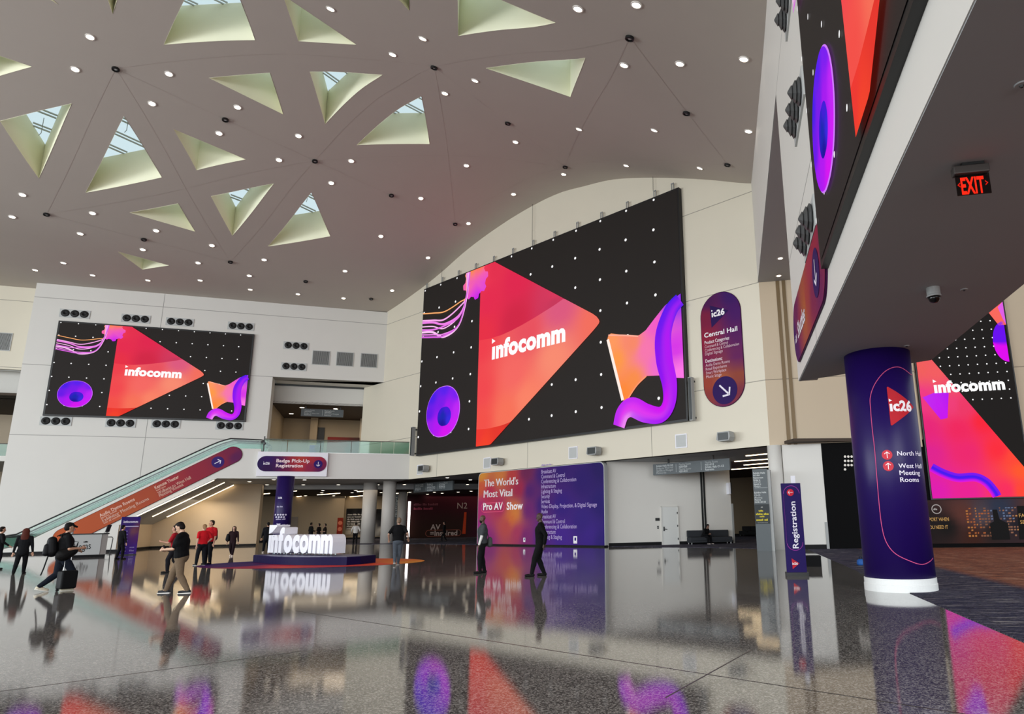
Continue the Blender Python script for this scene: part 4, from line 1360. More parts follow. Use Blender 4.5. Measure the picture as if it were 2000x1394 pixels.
# ------------------------------------------------------------------ escalator, stair and what is under them
def nose(x):
    return 7.2 + (x + 13.64) * 0.579
def sof_hit(px, py):
    # point on the slanted underside of the escalator (frame FE)
    r = ray(px, py)
    o, d = FE.loc(EYE), Vector((r.dot(FE.X), r.dot(FE.Y), r.z))
    k, c = 0.583, 5.2
    t = (c + k * (o.x + 13.9) - o.z) / (d.z - k * d.x)
    return o + d * t
xb = -13.64 - 7.2 / 0.579
T = Thing('escalator', 'near escalator with glass balustrade and black handrail rising to the balcony', 'escalator', FE, (xb, 0.8, 0), 'escalators')
def esc_parts(T, y0, near):
    tr = [(-29.5, 0), (-29.5, 0.3), (xb - 0.6, 0.3), (xb + 0.6, nose(xb) + 0.5), (-14.2, nose(-14.2) + 0.28), (-13.2, 7.5), (-11.1, 7.5), (-11.1, ZF), (-13.9, ZF), (-18.6, 2.46), (-19.7, 1.85), (-19.7, 0)]
    if not near:
        tr = [(-29.5, 0), (-29.5, 0.3), (xb - 0.6, 0.3), (xb + 0.6, nose(xb) + 0.5), (-14.2, nose(-14.2) + 0.28), (-13.2, 7.5), (-11.1, 7.5), (-11.1, ZF), (-13.9, ZF), (-18.6, 2.46), (-24, 0)]
    T.part('side_panel', MB().prism(tr, y0, y0 + 0.12), M_WHITE, label='white side panel' if near else None)
    T.part('side_panel', MB().prism([p for p in tr if p[0] > -25 or p[1] > 0 or True], y0 + 1.48, y0 + 1.6), M_WHITE)
    st = MB()
    x, z = xb, 0.0
    while z < 7.1:
        st.box(x, x + 0.42, y0 + 0.3, y0 + 1.3, z - 0.1, z + 0.2)
        x += 0.2 / 0.579
        z += 0.2
    T.part('steps', st, M_DSTEEL)
    line = [(-28.6, 0.34), (xb - 0.7, 0.34), (xb - 0.2, 0.42), (xb + 0.5, nose(xb + 0.5) + 0.26), (-14.6, nose(-14.6) + 0.26), (-14.0, nose(-14.0) + 0.22), (-13.3, 7.46), (-11.2, 7.46)]
    up = [(x, z + 0.78 - (0.05 if i in (0, 7) else 0)) for i, (x, z) in enumerate(line)]
    for yy in (y0 + 0.16, y0 + 1.44):
        g = MB()
        n = len(line)
        g.add([(x, yy, z) for x, z in line] + [(x, yy, z) for x, z in up], [(i, i + 1, i + 1 + n, i + n) for i in range(n - 1)])
        T.part('balustrade_glass', g, M_GLASS, fix=False)
        path = [(-28.75, yy, 0.55), (-28.95, yy, 0.75), (-28.9, yy, 1.0), (-28.6, yy, 1.12)] + [(x, yy, z + 0.03) for x, z in up[1:]] + [(-10.95, yy, 8.15), (-10.85, yy, 7.95), (-11.0, yy, 7.75)]
        T.part('handrail', MB().tube(path, 0.05, 8), M_BLACK, smooth=True)
        T.part('skirt_rail', MB().tube([(x, yy - 0.02, z) for x, z in line], 0.035, 6), M_STEEL)
esc_parts(T, 0.0, True)
c2 = Thing('escalator', 'second escalator behind the near one, mostly hidden by its balustrade', 'escalator', FE, (xb, 2.7, 0), 'escalators')
esc_parts(c2, 1.95, False)
# long stadium sign on the escalator side
a, b = FE.hit(437, 879.5, -0.06), FE.hit(260, 965, -0.06)
ang = math.atan2(a[1] - b[1], a[0] - b[0])
c_, d_ = FE.hit(465, 905, -0.06), FE.hit(260, 1001, -0.06)
ca, sa = math.cos(ang), math.sin(ang)
def along(p):
    return (p[0] * ca + p[1] * sa, -p[0] * sa + p[1] * ca)
hi_, lo_ = along(b)[1], along(d_)[1]
e0 = along(FE.hit(94, 1040, -0.06))[0]
e1 = along(FE.hit(473.5, 885, -0.06))[0]
L_ = e1 - e0
hh_ = hi_ - lo_
ox, oz = e0 * ca - lo_ * sa, e0 * sa + lo_ * ca
col = idw([(u * L_, v * hh_, c) for u, v, c in ((0.02, 0.5, 'b4562e'), (0.2, 0.5, 'ae5230'), (0.35, 0.3, 'ab5430'), (0.35, 0.8, 'a44a30'), (0.5, 0.5, 'a44a30'), (0.56, 0.5, '9c3a34'), (0.62, 0.2, '982f38'), (0.62, 0.8, '98303a'), (0.75, 0.5, '8e2a3c'), (0.88, 0.5, '86283e'), (0.95, 0.8, '7a2444'), (0.96, 0.3, '5e2052'))])
T = stadium_sign('wall_sign', 'long orange to red pill sign running up the escalator side', FE, 0, L_, 0, hh_, col, -0.06, '5a2020', (ox, oz, ang))
def es(u, v):
    a, b = u * L_, v * hh_
    return (ox + a * ca - b * sa, oz + a * sa + b * ca)
mb = MB()
for s_, u0, u1, v in (('Audio Demo Rooms', 0.235, 0.415, 0.62), ('Exhibitor Meeting Rooms', 0.235, 0.475, 0.28), ('Keynote Theater', 0.525, 0.655, 0.68), ('Walkway to West Hall', 0.525, 0.705, 0.30), ('Meeting Rooms', 0.525, 0.655, 0.12)):
    mb.text(s_, es(u0, v), es(u1, v), -0.07, 0.24, 0.02, 'e0b8a8')
T.part('lettering', mb, M_PRINT, fix=False, label='pale lettering')
tmp = MB()
for u0, u1, v in ((0.235, 0.32, 0.5), (0.235, 0.33, 0.16), (0.525, 0.58, 0.54)):
    n0 = len(tmp.v)
    bars(tmp, u0 * L_, v * hh_, (u1 - u0) * L_, 0.11, -0.07, 'd09a88', int(u0 * 90 + v * 10))
tmp.v = [Vector((ox + v.x * ca - v.z * sa, v.y, oz + v.x * sa + v.z * ca)) for v in tmp.v]
T.part('small_lettering', tmp, M_PRINT, fix=False)
round_badge(T, es(0.865, 0.5), 0.43, -0.07, ang, '35206a')
# slanted soffit with three light lines and the lit wall below
y3 = sof_hit(322, 1010).y
YW = max(3.2, y3 + 0.75)
put('ceiling_escalator', MB().prism([(-13.9, ZF), (-18.6, 2.46), (-19.7, 1.85), (-19.7, 2.05), (-13.9, ZF + 0.2)], 0.1, YW + 0.3), M_SOFFIT, FE, kind='structure')
xw0, xw1 = -19.6, FE.hit(506, 1000, YW)[0]
put('wall_under_escalator', MB().prism([(xw0, 0), (xw1, 0), (xw1, ZF), (-13.9, ZF), (xw0, 1.9)], YW, YW + 1.6), M_BEIGE, FE, kind='structure')
put('wall_under_escalator_end', MB().box(xw0 - 0.1, xw0, 0.1, YW, 0, 1.95), M_BEIGE, FE, kind='structure')
put('baseboard_escalator', MB().box(xw0, xw1, YW - 0.04, YW, 0, 0.16).box(xw0, xw0 + 0.04, 0.1, YW, 0, 0.16).box(-29, xw0, -0.03, 0, 0, 0.16), M_BASEB, FE, kind='structure')
for i, (p, q) in enumerate((((268, 1006), (418, 936.5)), ((298, 1007.5), (438.5, 941)), ((326, 1008.5), (456.5, 946)))):
    a, b = sof_hit(*p), sof_hit(*q)
    T = Thing('linear_light', ('first', 'middle', 'last')[i] + ' of the three slanted light lines under the escalator' + (', nearest the sign', '', ', along the beige wall')[i], 'light', FE, tuple(a), 'light lines under the escalator')
    d = Vector((0, 0, -0.03))
    T.part('diffuser', MB().tube([a + d, b + d], 0.045, 6), M_STRIP)
    T.part('channel', MB().tube([a + d * 0.1, b + d * 0.1], 0.06, 4), M_LGREY)
# stair with glass rails behind the escalators
SY = 4.4
hA, hB = FE.hit(165, 955, SY), FE.hit(15, 1027, SY)
k = (hA[1] - hB[1]) / (hA[0] - hB[0])
zl = hA[1] - 1.05
T = Thing('staircase', 'white stair with glass rails and a landing behind the escalators', 'stairs', FE, (hB[0], SY, 0))
st = MB()
x0 = hA[0] - zl / k
n = int(zl / 0.17)
for i in range(n):
    st.box(x0 + i * (hA[0] - x0) / n, hA[0], SY + 0.05, SY + 2.2, i * zl / n, (i + 1) * zl / n)
st.box(hA[0], hA[0] + 2.6, SY + 0.05, SY + 2.2, 0.0, zl)
T.part('steps', st, M_WHITE)
for yy in (SY, SY + 2.2):
    g = MB().add([(x0, yy, 0.05), (hA[0], yy, zl), (hA[0] + 2.6, yy, zl), (x0, yy, 1.05), (hA[0], yy, zl + 1.02), (hA[0] + 2.6, yy, zl + 1.02)], [(0, 1, 4, 3), (1, 2, 5, 4)])
    T.part('rail_glass', g, M_GLASS, fix=False)
    T.part('handrail', MB().tube([(x0, yy - 0.06, 0.92), (hA[0], yy - 0.06, zl + 0.9), (hA[0] + 2.6, yy - 0.06, zl + 0.9)], 0.03, 6), M_DSTEEL)
    T.part('top_rail', MB().tube([(x0, yy, 1.08), (hA[0], yy, zl + 1.05), (hA[0] + 2.6, yy, zl + 1.05)], 0.03, 6), M_STEEL)

# ------------------------------------------------------------------ balcony rail
T = Thing('glass_railing', 'glass railing with a steel top rail along the upper balcony', 'railing', FE, (-5.5, 0.15, 7.25))
zr0, zr1 = 8.62, 8.28
xs = [-10.95, -9.3, -6.9, -4.6, -2.3, -1.3, -0.05]
for i in range(len(xs) - 1):
    T.part('glass_panel', MB().box(xs[i] + 0.02, xs[i + 1] - 0.02, 0.14, 0.165, 7.27, 8.26), M_GLASS)
T.part('top_rail', MB().tube([(-10.95, 0.15, 8.3), (-0.03, 0.15, 8.3)], 0.035, 8), M_STEEL)
T.part('bottom_rail', MB().box(-10.95, -0.03, 0.1, 0.2, 7.24, 7.3), M_STEEL)
T.part('end_post', MB().box(-11.0, -10.92, 0.1, 0.2, 7.2, 8.5), M_DSTEEL)
T = Thing('glass_railing', 'glass railing at the left edge, in the recess beside the left wall', 'railing', FC.off(1.56), (LL - 1, 0.2, 7.2))
z0_, z1_ = 7.2, F2.hit(8, 866)[1]
T.part('glass_panel', MB().box(-40, LL + 0.9, 0.1, 0.13, z0_, z1_), M_GLASS)
T.part('top_rail', MB().tube([(-40, 0.12, z1_), (LL + 0.9, 0.12, z1_)], 0.04, 8), M_STEEL)

# ------------------------------------------------------------------ nozzle plates, grilles and loudspeakers on the walls
M_CONE = mat('nozzle grey', '4a4b4b', 0.5, 0.2)
M_HOLE = mat('nozzle throat', '050506', 0.6)
def nozzle_plate(label, fr, c, group, w_=2.0, deep=0.3):
    T = Thing('nozzle_panel', label, 'air nozzle', fr, (c[0], 0, c[1]), group)
    x, z = c
    T.part('plate', MB().box(x - w_ / 2, x + w_ / 2, -0.05, 0, z - 0.34, z + 0.34), M_LGREY)
    for k in (-1, 0, 1):
        cx = x + k * w_ * 0.31
        nz = T.part('nozzle', MB().lathe(([(0.29, 0.05), (0.29, 0.05 + 0.25 * deep), (0.24, 0.05 + 0.7 * deep), (0.15, 0.05 + deep), (0.13, 0.05 + 0.9 * deep), (0.02, 0.06)] if deep < 0.2 else [(0.26, 0.05), (0.31, 0.09), (0.22, 0.14), (0.25, 0.16), (0.13, 0.22), (0.15, 0.24), (0.02, 0.32)]), 20 if deep < 0.2 else 9, (cx, 0, z), 'y'), M_HOLE if deep < 0.2 else M_CONE, smooth=False)
    return T
NZ = [((386, 455), 'top row, over the left end of the smaller video wall'), ((699, 480), 'top row, second from the left over the smaller video wall'), ((925, 497), 'top row, third from the left over the smaller video wall'), ((1239, 519), 'top row, over the right end of the smaller video wall'),
      ((288, 1006), 'bottom row, under the left end of the smaller video wall'), ((621, 1016), 'bottom row, second from the left under the smaller video wall'), ((853, 1021), 'bottom row, third from the left under the smaller video wall'), ((1180, 1030), 'bottom row, under the right end of the smaller video wall'),
      ((1522, 619), 'upper of the pair beside the louvres'), ((1511, 726), 'lower of the pair over the upper opening')]
for (x, y), s_ in NZ:
    nozzle_plate('three black air nozzles, ' + s_, FC, tuple(FC.hit(0.38 * x, 440 + 0.38 * y)), 'air nozzles on the left wall', 2.0, 0.10)
for (x, z), s_ in zip(((4.6, 13.4), (4.7, 10.45), (4.75, 7.5)), ('highest on the right wall near the top of the picture', 'middle of the column beside the edge-on video wall', 'lowest of the column, just over the Shuttles sign')):
    nozzle_plate('three dark air nozzles, ' + s_, FB, (x, z), 'air nozzles on the right wall')
M_LOUV = mat('louvre grey', '8f918f', 0.5)
def louvre(label, fr, c, w_, h_):
    T = Thing('vent_grille', label, 'vent', fr, (c[0], 0, c[1] - h_ / 2), 'wall vents')
    x, z = c
    T.part('frame', MB().box(x - w_ / 2 - .05, x + w_ / 2 + .05, -0.06, 0, z - h_ / 2 - .05, z - h_ / 2).box(x - w_ / 2 - .05, x + w_ / 2 + .05, -0.06, 0, z + h_ / 2, z + h_ / 2 + .05).box(x - w_ / 2 - .05, x - w_ / 2, -0.06, 0, z - h_ / 2, z + h_ / 2).box(x + w_ / 2, x + w_ / 2 + .05, -0.06, 0, z - h_ / 2, z + h_ / 2), M_LGREY)
    T.part('duct_back', MB().box(x - w_ / 2, x + w_ / 2, -0.01, 0, z - h_ / 2, z + h_ / 2), M_DSTEEL)
    m_ = MB()
    n = 16
    for i in range(n):
        q = x - w_ / 2 + w_ * (i + 0.5) / n
        m_.box(q - 0.03, q + 0.015, -0.05, -0.02, z - h_ / 2, z + h_ / 2)
    T.part('slats', m_, M_LOUV)
for (p, s_) in (((627, 698.8), 'left of the three'), ((673.7, 701.4), 'middle of the three'), ((720.5, 704), 'right of the three')):
    louvre('square grey wall vent, %s over the upper opening' % s_, FC, tuple(FC.hit(*p)), 1.32, 1.2)
louvre('grey wall vent cut by the left edge, in the recess', FC.off(1.56), tuple(F2.hit(4, 667)), 1.1, 1.35)
def wall_speaker(label, c, w_, h_):
    T = Thing('loudspeaker', label, 'loudspeaker', FA, (c[0], 0, c[1]), 'loudspeakers on the back wall fascia')
    x, z = c
    T.part('bracket', MB().box(x - 0.06, x + 0.06, -0.25, 0, z - 0.06, z + 0.06), M_GREYMETAL)
    b = MB().prism([(x - w_ / 2, z - h_ * .3), (x - w_ / 2 + .08, z + h_ / 2), (x + w_ / 2 - .05, z + h_ / 2), (x + w_ / 2, z - h_ * .1), (x + w_ / 2 - .1, z - h_ / 2), (x - w_ / 2 + .15, z - h_ / 2)], -0.7, -0.2)
    T.part('body', b, M_GREYMETAL)
    T.part('grille', MB().box(x - w_ / 2 + .12, x + w_ / 2 - .12, -0.72, -0.7, z - h_ * .38, z + h_ * .38), M_DSTEEL)
def fascia_grille(label, c, s_):
    T = Thing('speaker_grille', label, 'grille', FA, (c[0], 0, c[1]), 'square grilles on the back wall fascia')
    x, z = c
    T.part('frame', MB().box(x - s_, x + s_, -0.05, 0, z - s_, z + s_), M_LETTER)
    T.part('mesh_panel', MB().box(x - s_ * .85, x + s_ * .85, -0.06, -0.05, z - s_ * .85, z + s_ * .85), M_LGREY)
pos = ['at the right end under the video wall', 'second from the right under the video wall', 'third from the right under the video wall', 'at the left end by the balcony']
for p, s_ in zip(((1419.5, 853), (1163, 881), (974, 901.5), (830, 915)), pos):
    wall_speaker('grey box loudspeaker on the white fascia, ' + s_, tuple(FA.hit(p[0], p[1], -0.3)), 0.85, 0.5)
for p, s_ in zip(((1331, 861), (1120, 884), (952, 904), (821, 917)), pos):
    fascia_grille('square pale grille on the white fascia, ' + s_, tuple(FA.hit(p[0], p[1])), 0.40)
for p, q, s_ in (((1350, 737), (1351, 822), 'right'), ((808.5, 834), (806.5, 890), 'left')):
    a, b = FA.hit(p[0], p[1], -0.3), FA.hit(q[0], q[1], -0.3)
    T = Thing('column_loudspeaker', 'slim grey column loudspeaker at the lower %s edge of the huge video wall' % s_, 'loudspeaker', FA, (b[0], -0.3, b[1]), 'column loudspeakers')
    T.part('body', MB().box(a[0] - 0.11, a[0] + 0.11, -0.5, -0.2, b[1], a[1]), M_GREYMETAL)
    T.part('grille', MB().box(a[0] - 0.085, a[0] + 0.085, -0.515, -0.5, b[1] + 0.05, a[1] - 0.05), M_DSTEEL)
    T.part('bracket', MB().box(a[0] - 0.2, a[0] + 0.05, -0.25, 0, b[1] + 0.15, b[1] + 0.25).box(a[0] - 0.2, a[0] + 0.05, -0.25, 0, a[1] - 0.25, a[1] - 0.15), M_DSTEEL)

# ------------------------------------------------------------------ downlights of the vault and small black ceiling eyes
LAMPS = [(176, 72), (147, 135), (330, 144), (297, 202), (464, 209), (428, 260), (583, 265), (545, 312), (686, 314), (647, 357), (646, 17), (826, 75), (767, 106), (928, 157), (869, 182), (1129, 17), (1243, 9), (1219, 127), (1328, 124), (1453, 115), (1131, 252), (1278, 254), (1007, 277), (1462, 256), (911, 323), (1101, 340), (1223, 323), (1367, 328), (822, 387), (1003, 379), (915, 436), (744, 461), (836, 503), (766, 567), (674, 529), (44, 380), (24, 423), (181, 416), (157, 456), (305, 450), (279, 487), (414, 479), (387, 513), (516, 507), (487, 538), (391, 547), (289, 547), (181, 537), (124, 513), (69, 527), (489, 565), (582, 574), (671, 582)]
def rot_to(n):
    return Vector((0, 0, 1)).rotation_difference(Vector(n)).to_matrix().to_4x4()
M_TRIM = mat('white lamp trim', 'e6e2dc', 0.5)
proto = None
for p in LAMPS:
    q = vhit(*p)
    s_ = (zprof(q.x + 0.1) - zprof(q.x - 0.1)) / 0.2
    Mx = FA.M @ Matrix.Translation(q) @ rot_to((-s_, 0, 1))
    if proto is None:
        T = Thing('ceiling_downlight', 'small round white downlight recessed in the vaulted ceiling', 'ceiling light', FW, (0, 0, 0), 'downlights of the vaulted ceiling')
        T.part('trim_ring', MB().lathe([(0.20, 0.0), (0.20, -0.03), (0.155, -0.035), (0.155, 0.0)], 20), M_TRIM)
        T.part('lens', MB().lathe([(0.15, -0.025), (0.08, -0.04), (0.02, -0.045)], 18), M_LAMP)
        proto = T.o
        o = proto
    else:
        o = copy_tree(proto)
    o.matrix_world = Mx
EYES = [(226, 134), (615, 314), (848, 131), (1230, 73), (91, 418), (440, 233), (992, 240), (764.5, 381), (889, 437), (1104, 325.5), (1341, 220), (1421, 321), (281, 467), (450, 511), (597, 549), (725, 583)]
proto = None
for p in EYES:
    q = vhit(*p)
    s_ = (zprof(q.x + 0.1) - zprof(q.x - 0.1)) / 0.2
    if proto is None:
        T = Thing('ceiling_eye', 'small black round fitting hanging at a seam of the vaulted ceiling', 'ceiling fitting', FW, (0, 0, 0), 'black fittings of the vaulted ceiling')
        T.part('ring', MB().lathe([(0.17, 0.0), (0.17, -0.09), (0.12, -0.1), (0.12, 0.0)], 18), M_BLACK)
        T.part('lens', MB().lathe([(0.115, -0.03), (0.07, -0.06), (0.02, -0.07)], 16), M_LGREY)
        proto = T.o
        o = proto
    else:
        o = copy_tree(proto)
    o.matrix_world = FA.M @ Matrix.Translation(q) @ rot_to((-s_, 0, 1))
def at_plane_z(p, z):
    return gnd(p[0], p[1], z)
def small_light(p, z, r, proto, label, group):
    if proto is None:
        T = Thing('ceiling_downlight', label, 'ceiling light', FW, (0, 0, 0), group)
        T.part('trim_ring', MB().lathe([(r * 1.3, 0.0), (r * 1.3, -0.02), (r, -0.025), (r, 0.0)], 14), M_TRIM)
        T.part('lens', MB().lathe([(r * 0.97, -0.015), (r * .5, -0.03), (0.01, -0.035)], 14), M_LAMP)
        proto = T.o
        o = proto
    else:
        o = copy_tree(proto)
    o.matrix_world = Matrix.Translation(at_plane_z(p, z))
    return proto
pr = None
for p in ((1524, 504), (1521, 538)):
    pr = small_light(p, 14.13, 0.14, pr, 'round downlight in the high soffit of the narrow recess beside the back wall', 'downlights of the high recess')
pr = None
for p in ((487.5, 940), (535, 936), (595, 936.5), (521.6, 946), (592.6, 946), (660.8, 946), (738, 946), (763, 940), (790, 945.7), (835.5, 942.6), (913, 945.6), (873.6, 932.3), (918.8, 936.5)):
    pr = small_light(p, ZF, 0.16, pr, 'round downlight in the pale front strip of the lobby ceiling', 'downlights in the pale lobby ceiling')
pr = None
for p in ((630.7, 957.5), (628.5, 961.8), (695, 957), (688, 961.8), (566.8, 962.5), (651.8, 967.6), (596.7, 967.6), (744.5, 961.6), (531, 974), (511.6, 975.7), (569, 973.8), (573.6, 977.5), (597, 975), (590.5, 976.7), (614, 973.7), (632.4, 976), (645, 975), (691, 974), (666.6, 973.4), (734, 971.4), (848.4, 960.7), (863.7, 962.6), (894.5, 960.3), (920, 958.7), (800.4, 960.8), (807.8, 966.2), (834.9, 964.5), (857, 966), (905.4, 965.6), (802.6, 971.9), (847.4, 971.4), (891, 971)):
    pr = small_light(p, ZL, 0.17, pr, 'round downlight in the dark lobby ceiling', 'downlights in the dark lobby ceiling')
STR = [((509.4, 964.8), (526.6, 963)), ((565.4, 970.2), (588.3, 968.5)), ((565.4, 959.5), (579, 958.2)), ((619.9, 965.9), (663.7, 962.6)), ((657.9, 971.2), (709.6, 967.6)), ((698, 959.5), (711, 958.5)), ((734, 977.8), (747.6, 977)), ((769.7, 963.3), (796, 961.7)), ((817.5, 977.7), (853.6, 975.9)), ((865.9, 977), (884, 976.2)), ((912.4, 976.7), (931.7, 975.8))]
for a, b in STR:
    p, q = at_plane_z(a, ZL - 0.02), at_plane_z(b, ZL - 0.02)
    T = Thing('linear_light', 'long warm light line in the dark lobby ceiling', 'light', FW, tuple(p), 'light lines of the lobby ceiling')
    T.part('diffuser', MB().tube([p, q], 0.05, 6), M_STRIP)
    T.part('channel', MB().tube([p + Vector((0, 0, .03)), q + Vector((0, 0, .03))], 0.07, 4), M_DSTEEL)
for i, (a, b) in enumerate((((1457, 889.4), (1497.7, 885.6)), ((1434.7, 900.5), (1506, 895.4)), ((1453, 907.5), (1507, 903)), ((1427, 916.2), (1507, 910.4)))):
    p, q = at_plane_z(a, ZF), at_plane_z(b, ZF)
    T = Thing('linear_light', 'light line in the corridor ceiling over the grey directory pillar, %s from the front' % ('first', 'second', 'third', 'fourth')[i], 'light', FW, tuple(p), 'light lines of the corridor ceiling')
    T.part('diffuser', MB().tube([p, q], 0.05, 6), M_STRIP)
    T.part('channel', MB().tube([p + Vector((0, 0, .03)), q + Vector((0, 0, .03))], 0.07, 4), M_DSTEEL)
pr = None
for p in ((590, 795.5), (655.5, 798), (569, 807.5), (719, 800)):
    pr = small_light(p, zb - 0.03, 0.2, pr, 'round downlight in the dark ceiling behind the upper balcony', 'downlights behind the balcony')
# lamps' own light in the lobby and on the balcony level
def area(name, loc, sx, sy, en, col=(1.0, 0.82, 0.6)):
    l = bpy.data.lights.new(name, 'AREA')
    l.shape = 'RECTANGLE'
    l.size, l.size_y, l.energy, l.color = sx, sy, en, col
    o = bpy.data.objects.new(name, l)
    COL.objects.link(o)
    o.location = loc
    return o
for (x, y, e_) in ((-4, 20, 170), (8, 22, 150), (18, 22, 110), (-6, 6, 110)):
    area('lobby_lamps', FE.w(x, y, ZL - 0.25), 8, 8, e_)
area('balcony_lamps', FC.w(-4, LB + 4.5, zb - 0.2), 6, 4, 130)
area('corridor_lamps', FA.w(CORNER + 2, 12, ZF - 0.1), 5, 5, 200)
area('escalator_lamps', FE.w(-15.8, 4.6, 3.8), 2.5, 4.0, 230)
# ------------------------------------------------------------------ columns of the lobby
def lobby_column(px, d, r, mat_, kind='structure'):
    q = at_dist(px, 1062, d)
    mb = MB().lathe([(r, 0), (r, ZF + 0.05)], 28)
    o = put('column', mb, mat_, FW, kind=kind, smooth=True)
    o.location = (q.x, q.y, 0)
    return q
M_COL = mat('grey white column paint', 'c3beb8', 0.5)
lobby_column(717, 63, 0.60, M_COL)
lobby_column(755, 60.5, 0.55, M_COL)
lobby_column(782, 72, 0.45, M_COL)
pcq = lobby_column(547, 56, 0.60, M_PURPLE)
FP = Frame(pcq, Vector((math.cos(-math.atan2(pcq.x, pcq.y)), math.sin(-math.atan2(pcq.x, pcq.y)))))
class Wrap(MB):
    # flat art given as (arc length, z), rolled on to a column of radius r about p; 0 faces the viewer
    def roll(s, p, r):
        a0 = math.atan2(-p.y, -p.x)
        for i, v in enumerate(s.v):
            t = a0 + v.x / r
            rr = r - v.y
            s.v[i] = Vector((p.x + rr * math.cos(t), p.y + rr * math.sin(t), v.z))
        return s
def cyl_hit(p, r, px, py):
    d = ray(px, py)
    a = d.x * d.x + d.y * d.y
    b = -2 * (d.x * p.x + d.y * p.y)
    c = p.x * p.x + p.y * p.y - r * r
    ds = b * b - 4 * a * c
    t = (-b - math.sqrt(max(ds, 0))) / (2 * a)
    q = EYE + d * t
    th = math.atan2(q.y - p.y, q.x - p.x) - math.atan2(-p.y, -p.x)
    while th > math.pi:
        th -= 2 * math.pi
    while th < -math.pi:
        th += 2 * math.pi
    return (th * r, q.z)
T = Thing('column_graphic', 'white logo and icons on the purple column behind the white letters', 'sign', FW, (pcq.x, pcq.y, 1))
T.rel = False
rr = 0.605
w_ = Wrap()
def ch(px, py):
    return cyl_hit(pcq, rr, px, py)
logo(w_, 'c26', ch(543, 973.5), ch(551, 973.5), -0.01, None, 'e6e2f0')
bars(w_, ch(541, 990)[0], ch(541, 990.5)[1], 0.5, 0.1, -0.01, 'c0b8d8', 4)
for r_ in range(2):
    for k in range(5 - r_):
        a = ch(538 + 5 * k + r_ * 1.5, 1005 + 4.6 * r_)
        w_.pill(a[0] - .07, a[0] + .07, a[1] - .06, a[1] + .06, -0.01, 'd8d2e6', 4, 2)
bars(w_, ch(539, 1015)[0], ch(539, 1015)[1], 0.7, 0.1, -0.01, 'c0b8d8', 6)
a = ch(540, 1022)
w_.poly([(a[0], a[1]), (a[0] + .3, a[1] - .02), (a[0] + .16, a[1] - .32)], -0.01, 'd8d2e6')
bars(w_, a[0] + .4, a[1] - .15, 0.45, 0.1, -0.01, 'c0b8d8', 8)
w_.roll(pcq, rr)
w_.v = [v - Vector((pcq.x, pcq.y, 1)) for v in w_.v]
T.part('lettering', w_, M_PRINT, fix=False, absolute=False)

# ------------------------------------------------------------------ the big wrapped column in front
h0, h1 = ray(1688.4, 1129), ray(1829, 1129)
a0, a1 = math.atan2(h0.x, h0.y), math.atan2(h1.x, h1.y)
mid, half = (a0 + a1) / 2, (a1 - a0) / 2
df = gnd(1760, 1158).xy.length
rb_ = 1.015
D_ = df / (1 - rb_ * math.sin(half))
CR = D_ * math.sin(half)
CQ = Vector((D_ * math.sin(mid), D_ * math.cos(mid), 0))
zb0 = cyl_hit(CQ, CR, 1760, 1131)[1]
o = put('column_base', MB().lathe([(CR * 1.03, 0), (CR * 1.03, zb0 * 0.52), (CR * 1.015, zb0 * 0.55), (CR * 1.015, zb0 * 0.97), (CR * 0.99, zb0)], 64), mat('white column base', 'dfe0de', 0.4), FW, kind='structure', smooth=False)
o.location = CQ
T = Thing('column_wrap', 'big round column wrapped in deep purple, North Hall lettering, white foot', 'column sign', FW, (CQ.x, CQ.y, zb0))
T.part('wrap', MB().lathe([(CR, zb0 * 0.98), (CR, ZF + 0.03)], 72), M_PURPLE, smooth=True, absolute=False).location = (0, 0, -zb0)
RW = CR + 0.004
def bh(px, py):
    return cyl_hit(CQ, RW, px, py)
def bpart(name, w_, label):
    w_.roll(CQ, RW)
    w_.v = [v - Vector((CQ.x, CQ.y, zb0)) for v in w_.v]
    T.part(name, w_, M_PRINT, fix=False, absolute=False, label=label)
line_ = [(1781, 732), (1776, 729), (1755, 716.6), (1731, 723.5), (1710, 747.6), (1700, 774.7), (1700.5, 800), (1704, 840), (1708.6, 880.5), (1716, 971), (1722, 1025), (1731, 1058), (1749, 1081), (1779, 1096), (1800.5, 1102), (1816, 1096), (1822, 1089)]
w_ = Wrap()
w_.ribbon([bh(*p) for p in line_], 0.016, -0.003, 'c04a7a', 1)
bpart('outline', w_, 'thin pink outline')
w_ = Wrap()
tri = [bh(1731, 755), bh(1740.5, 831), bh(1784, 795)]
x0_ = (tri[0][0] + tri[1][0]) / 2
x1_ = tri[2][0]
hi_f = piece([(x0_, tri[0][1] - 0.02), (x0_ + 0.02, tri[0][1]), (x0_ + (x1_ - x0_) * 0.93, tri[2][1] + 0.035), (x1_, tri[2][1])])
lo_f = piece([(x0_, tri[1][1] + 0.02), (x0_ + 0.02, tri[1][1]), (x0_ + (x1_ - x0_) * 0.93, tri[2][1] - 0.035), (x1_, tri[2][1])])
w_.fill([x0_, x0_ + 0.02] + [x0_ + 0.03 + (x1_ - x0_ - 0.03) * i / 16 for i in range(17)], lo_f, hi_f, 4, -0.004, 'b8202c')
bpart('flag', w_, 'red triangle')
w_ = Wrap()
a, b = bh(1738.5, 802), bh(1780, 801)
logo(w_, 'c26', a, (b[0], a[1]), -0.008, None, 'f0e6ea')
for s_, p, q in (('North Hall', (1752.5, 889.5), (1798.5, 890)), ('West Hall', (1755, 914), (1799.5, 914)), ('Meeting', (1757, 927.5), (1796.5, 927.5)), ('Rooms', (1758.5, 941), (1794.5, 941))):
    a, b = bh(*p), bh(*q)
    w_.text(s_, a, (b[0], a[1]), -0.006, 0.098, 0.012, 'e9e2f2')
bpart('lettering', w_, 'white lettering')
w_ = Wrap()
w2 = Wrap()
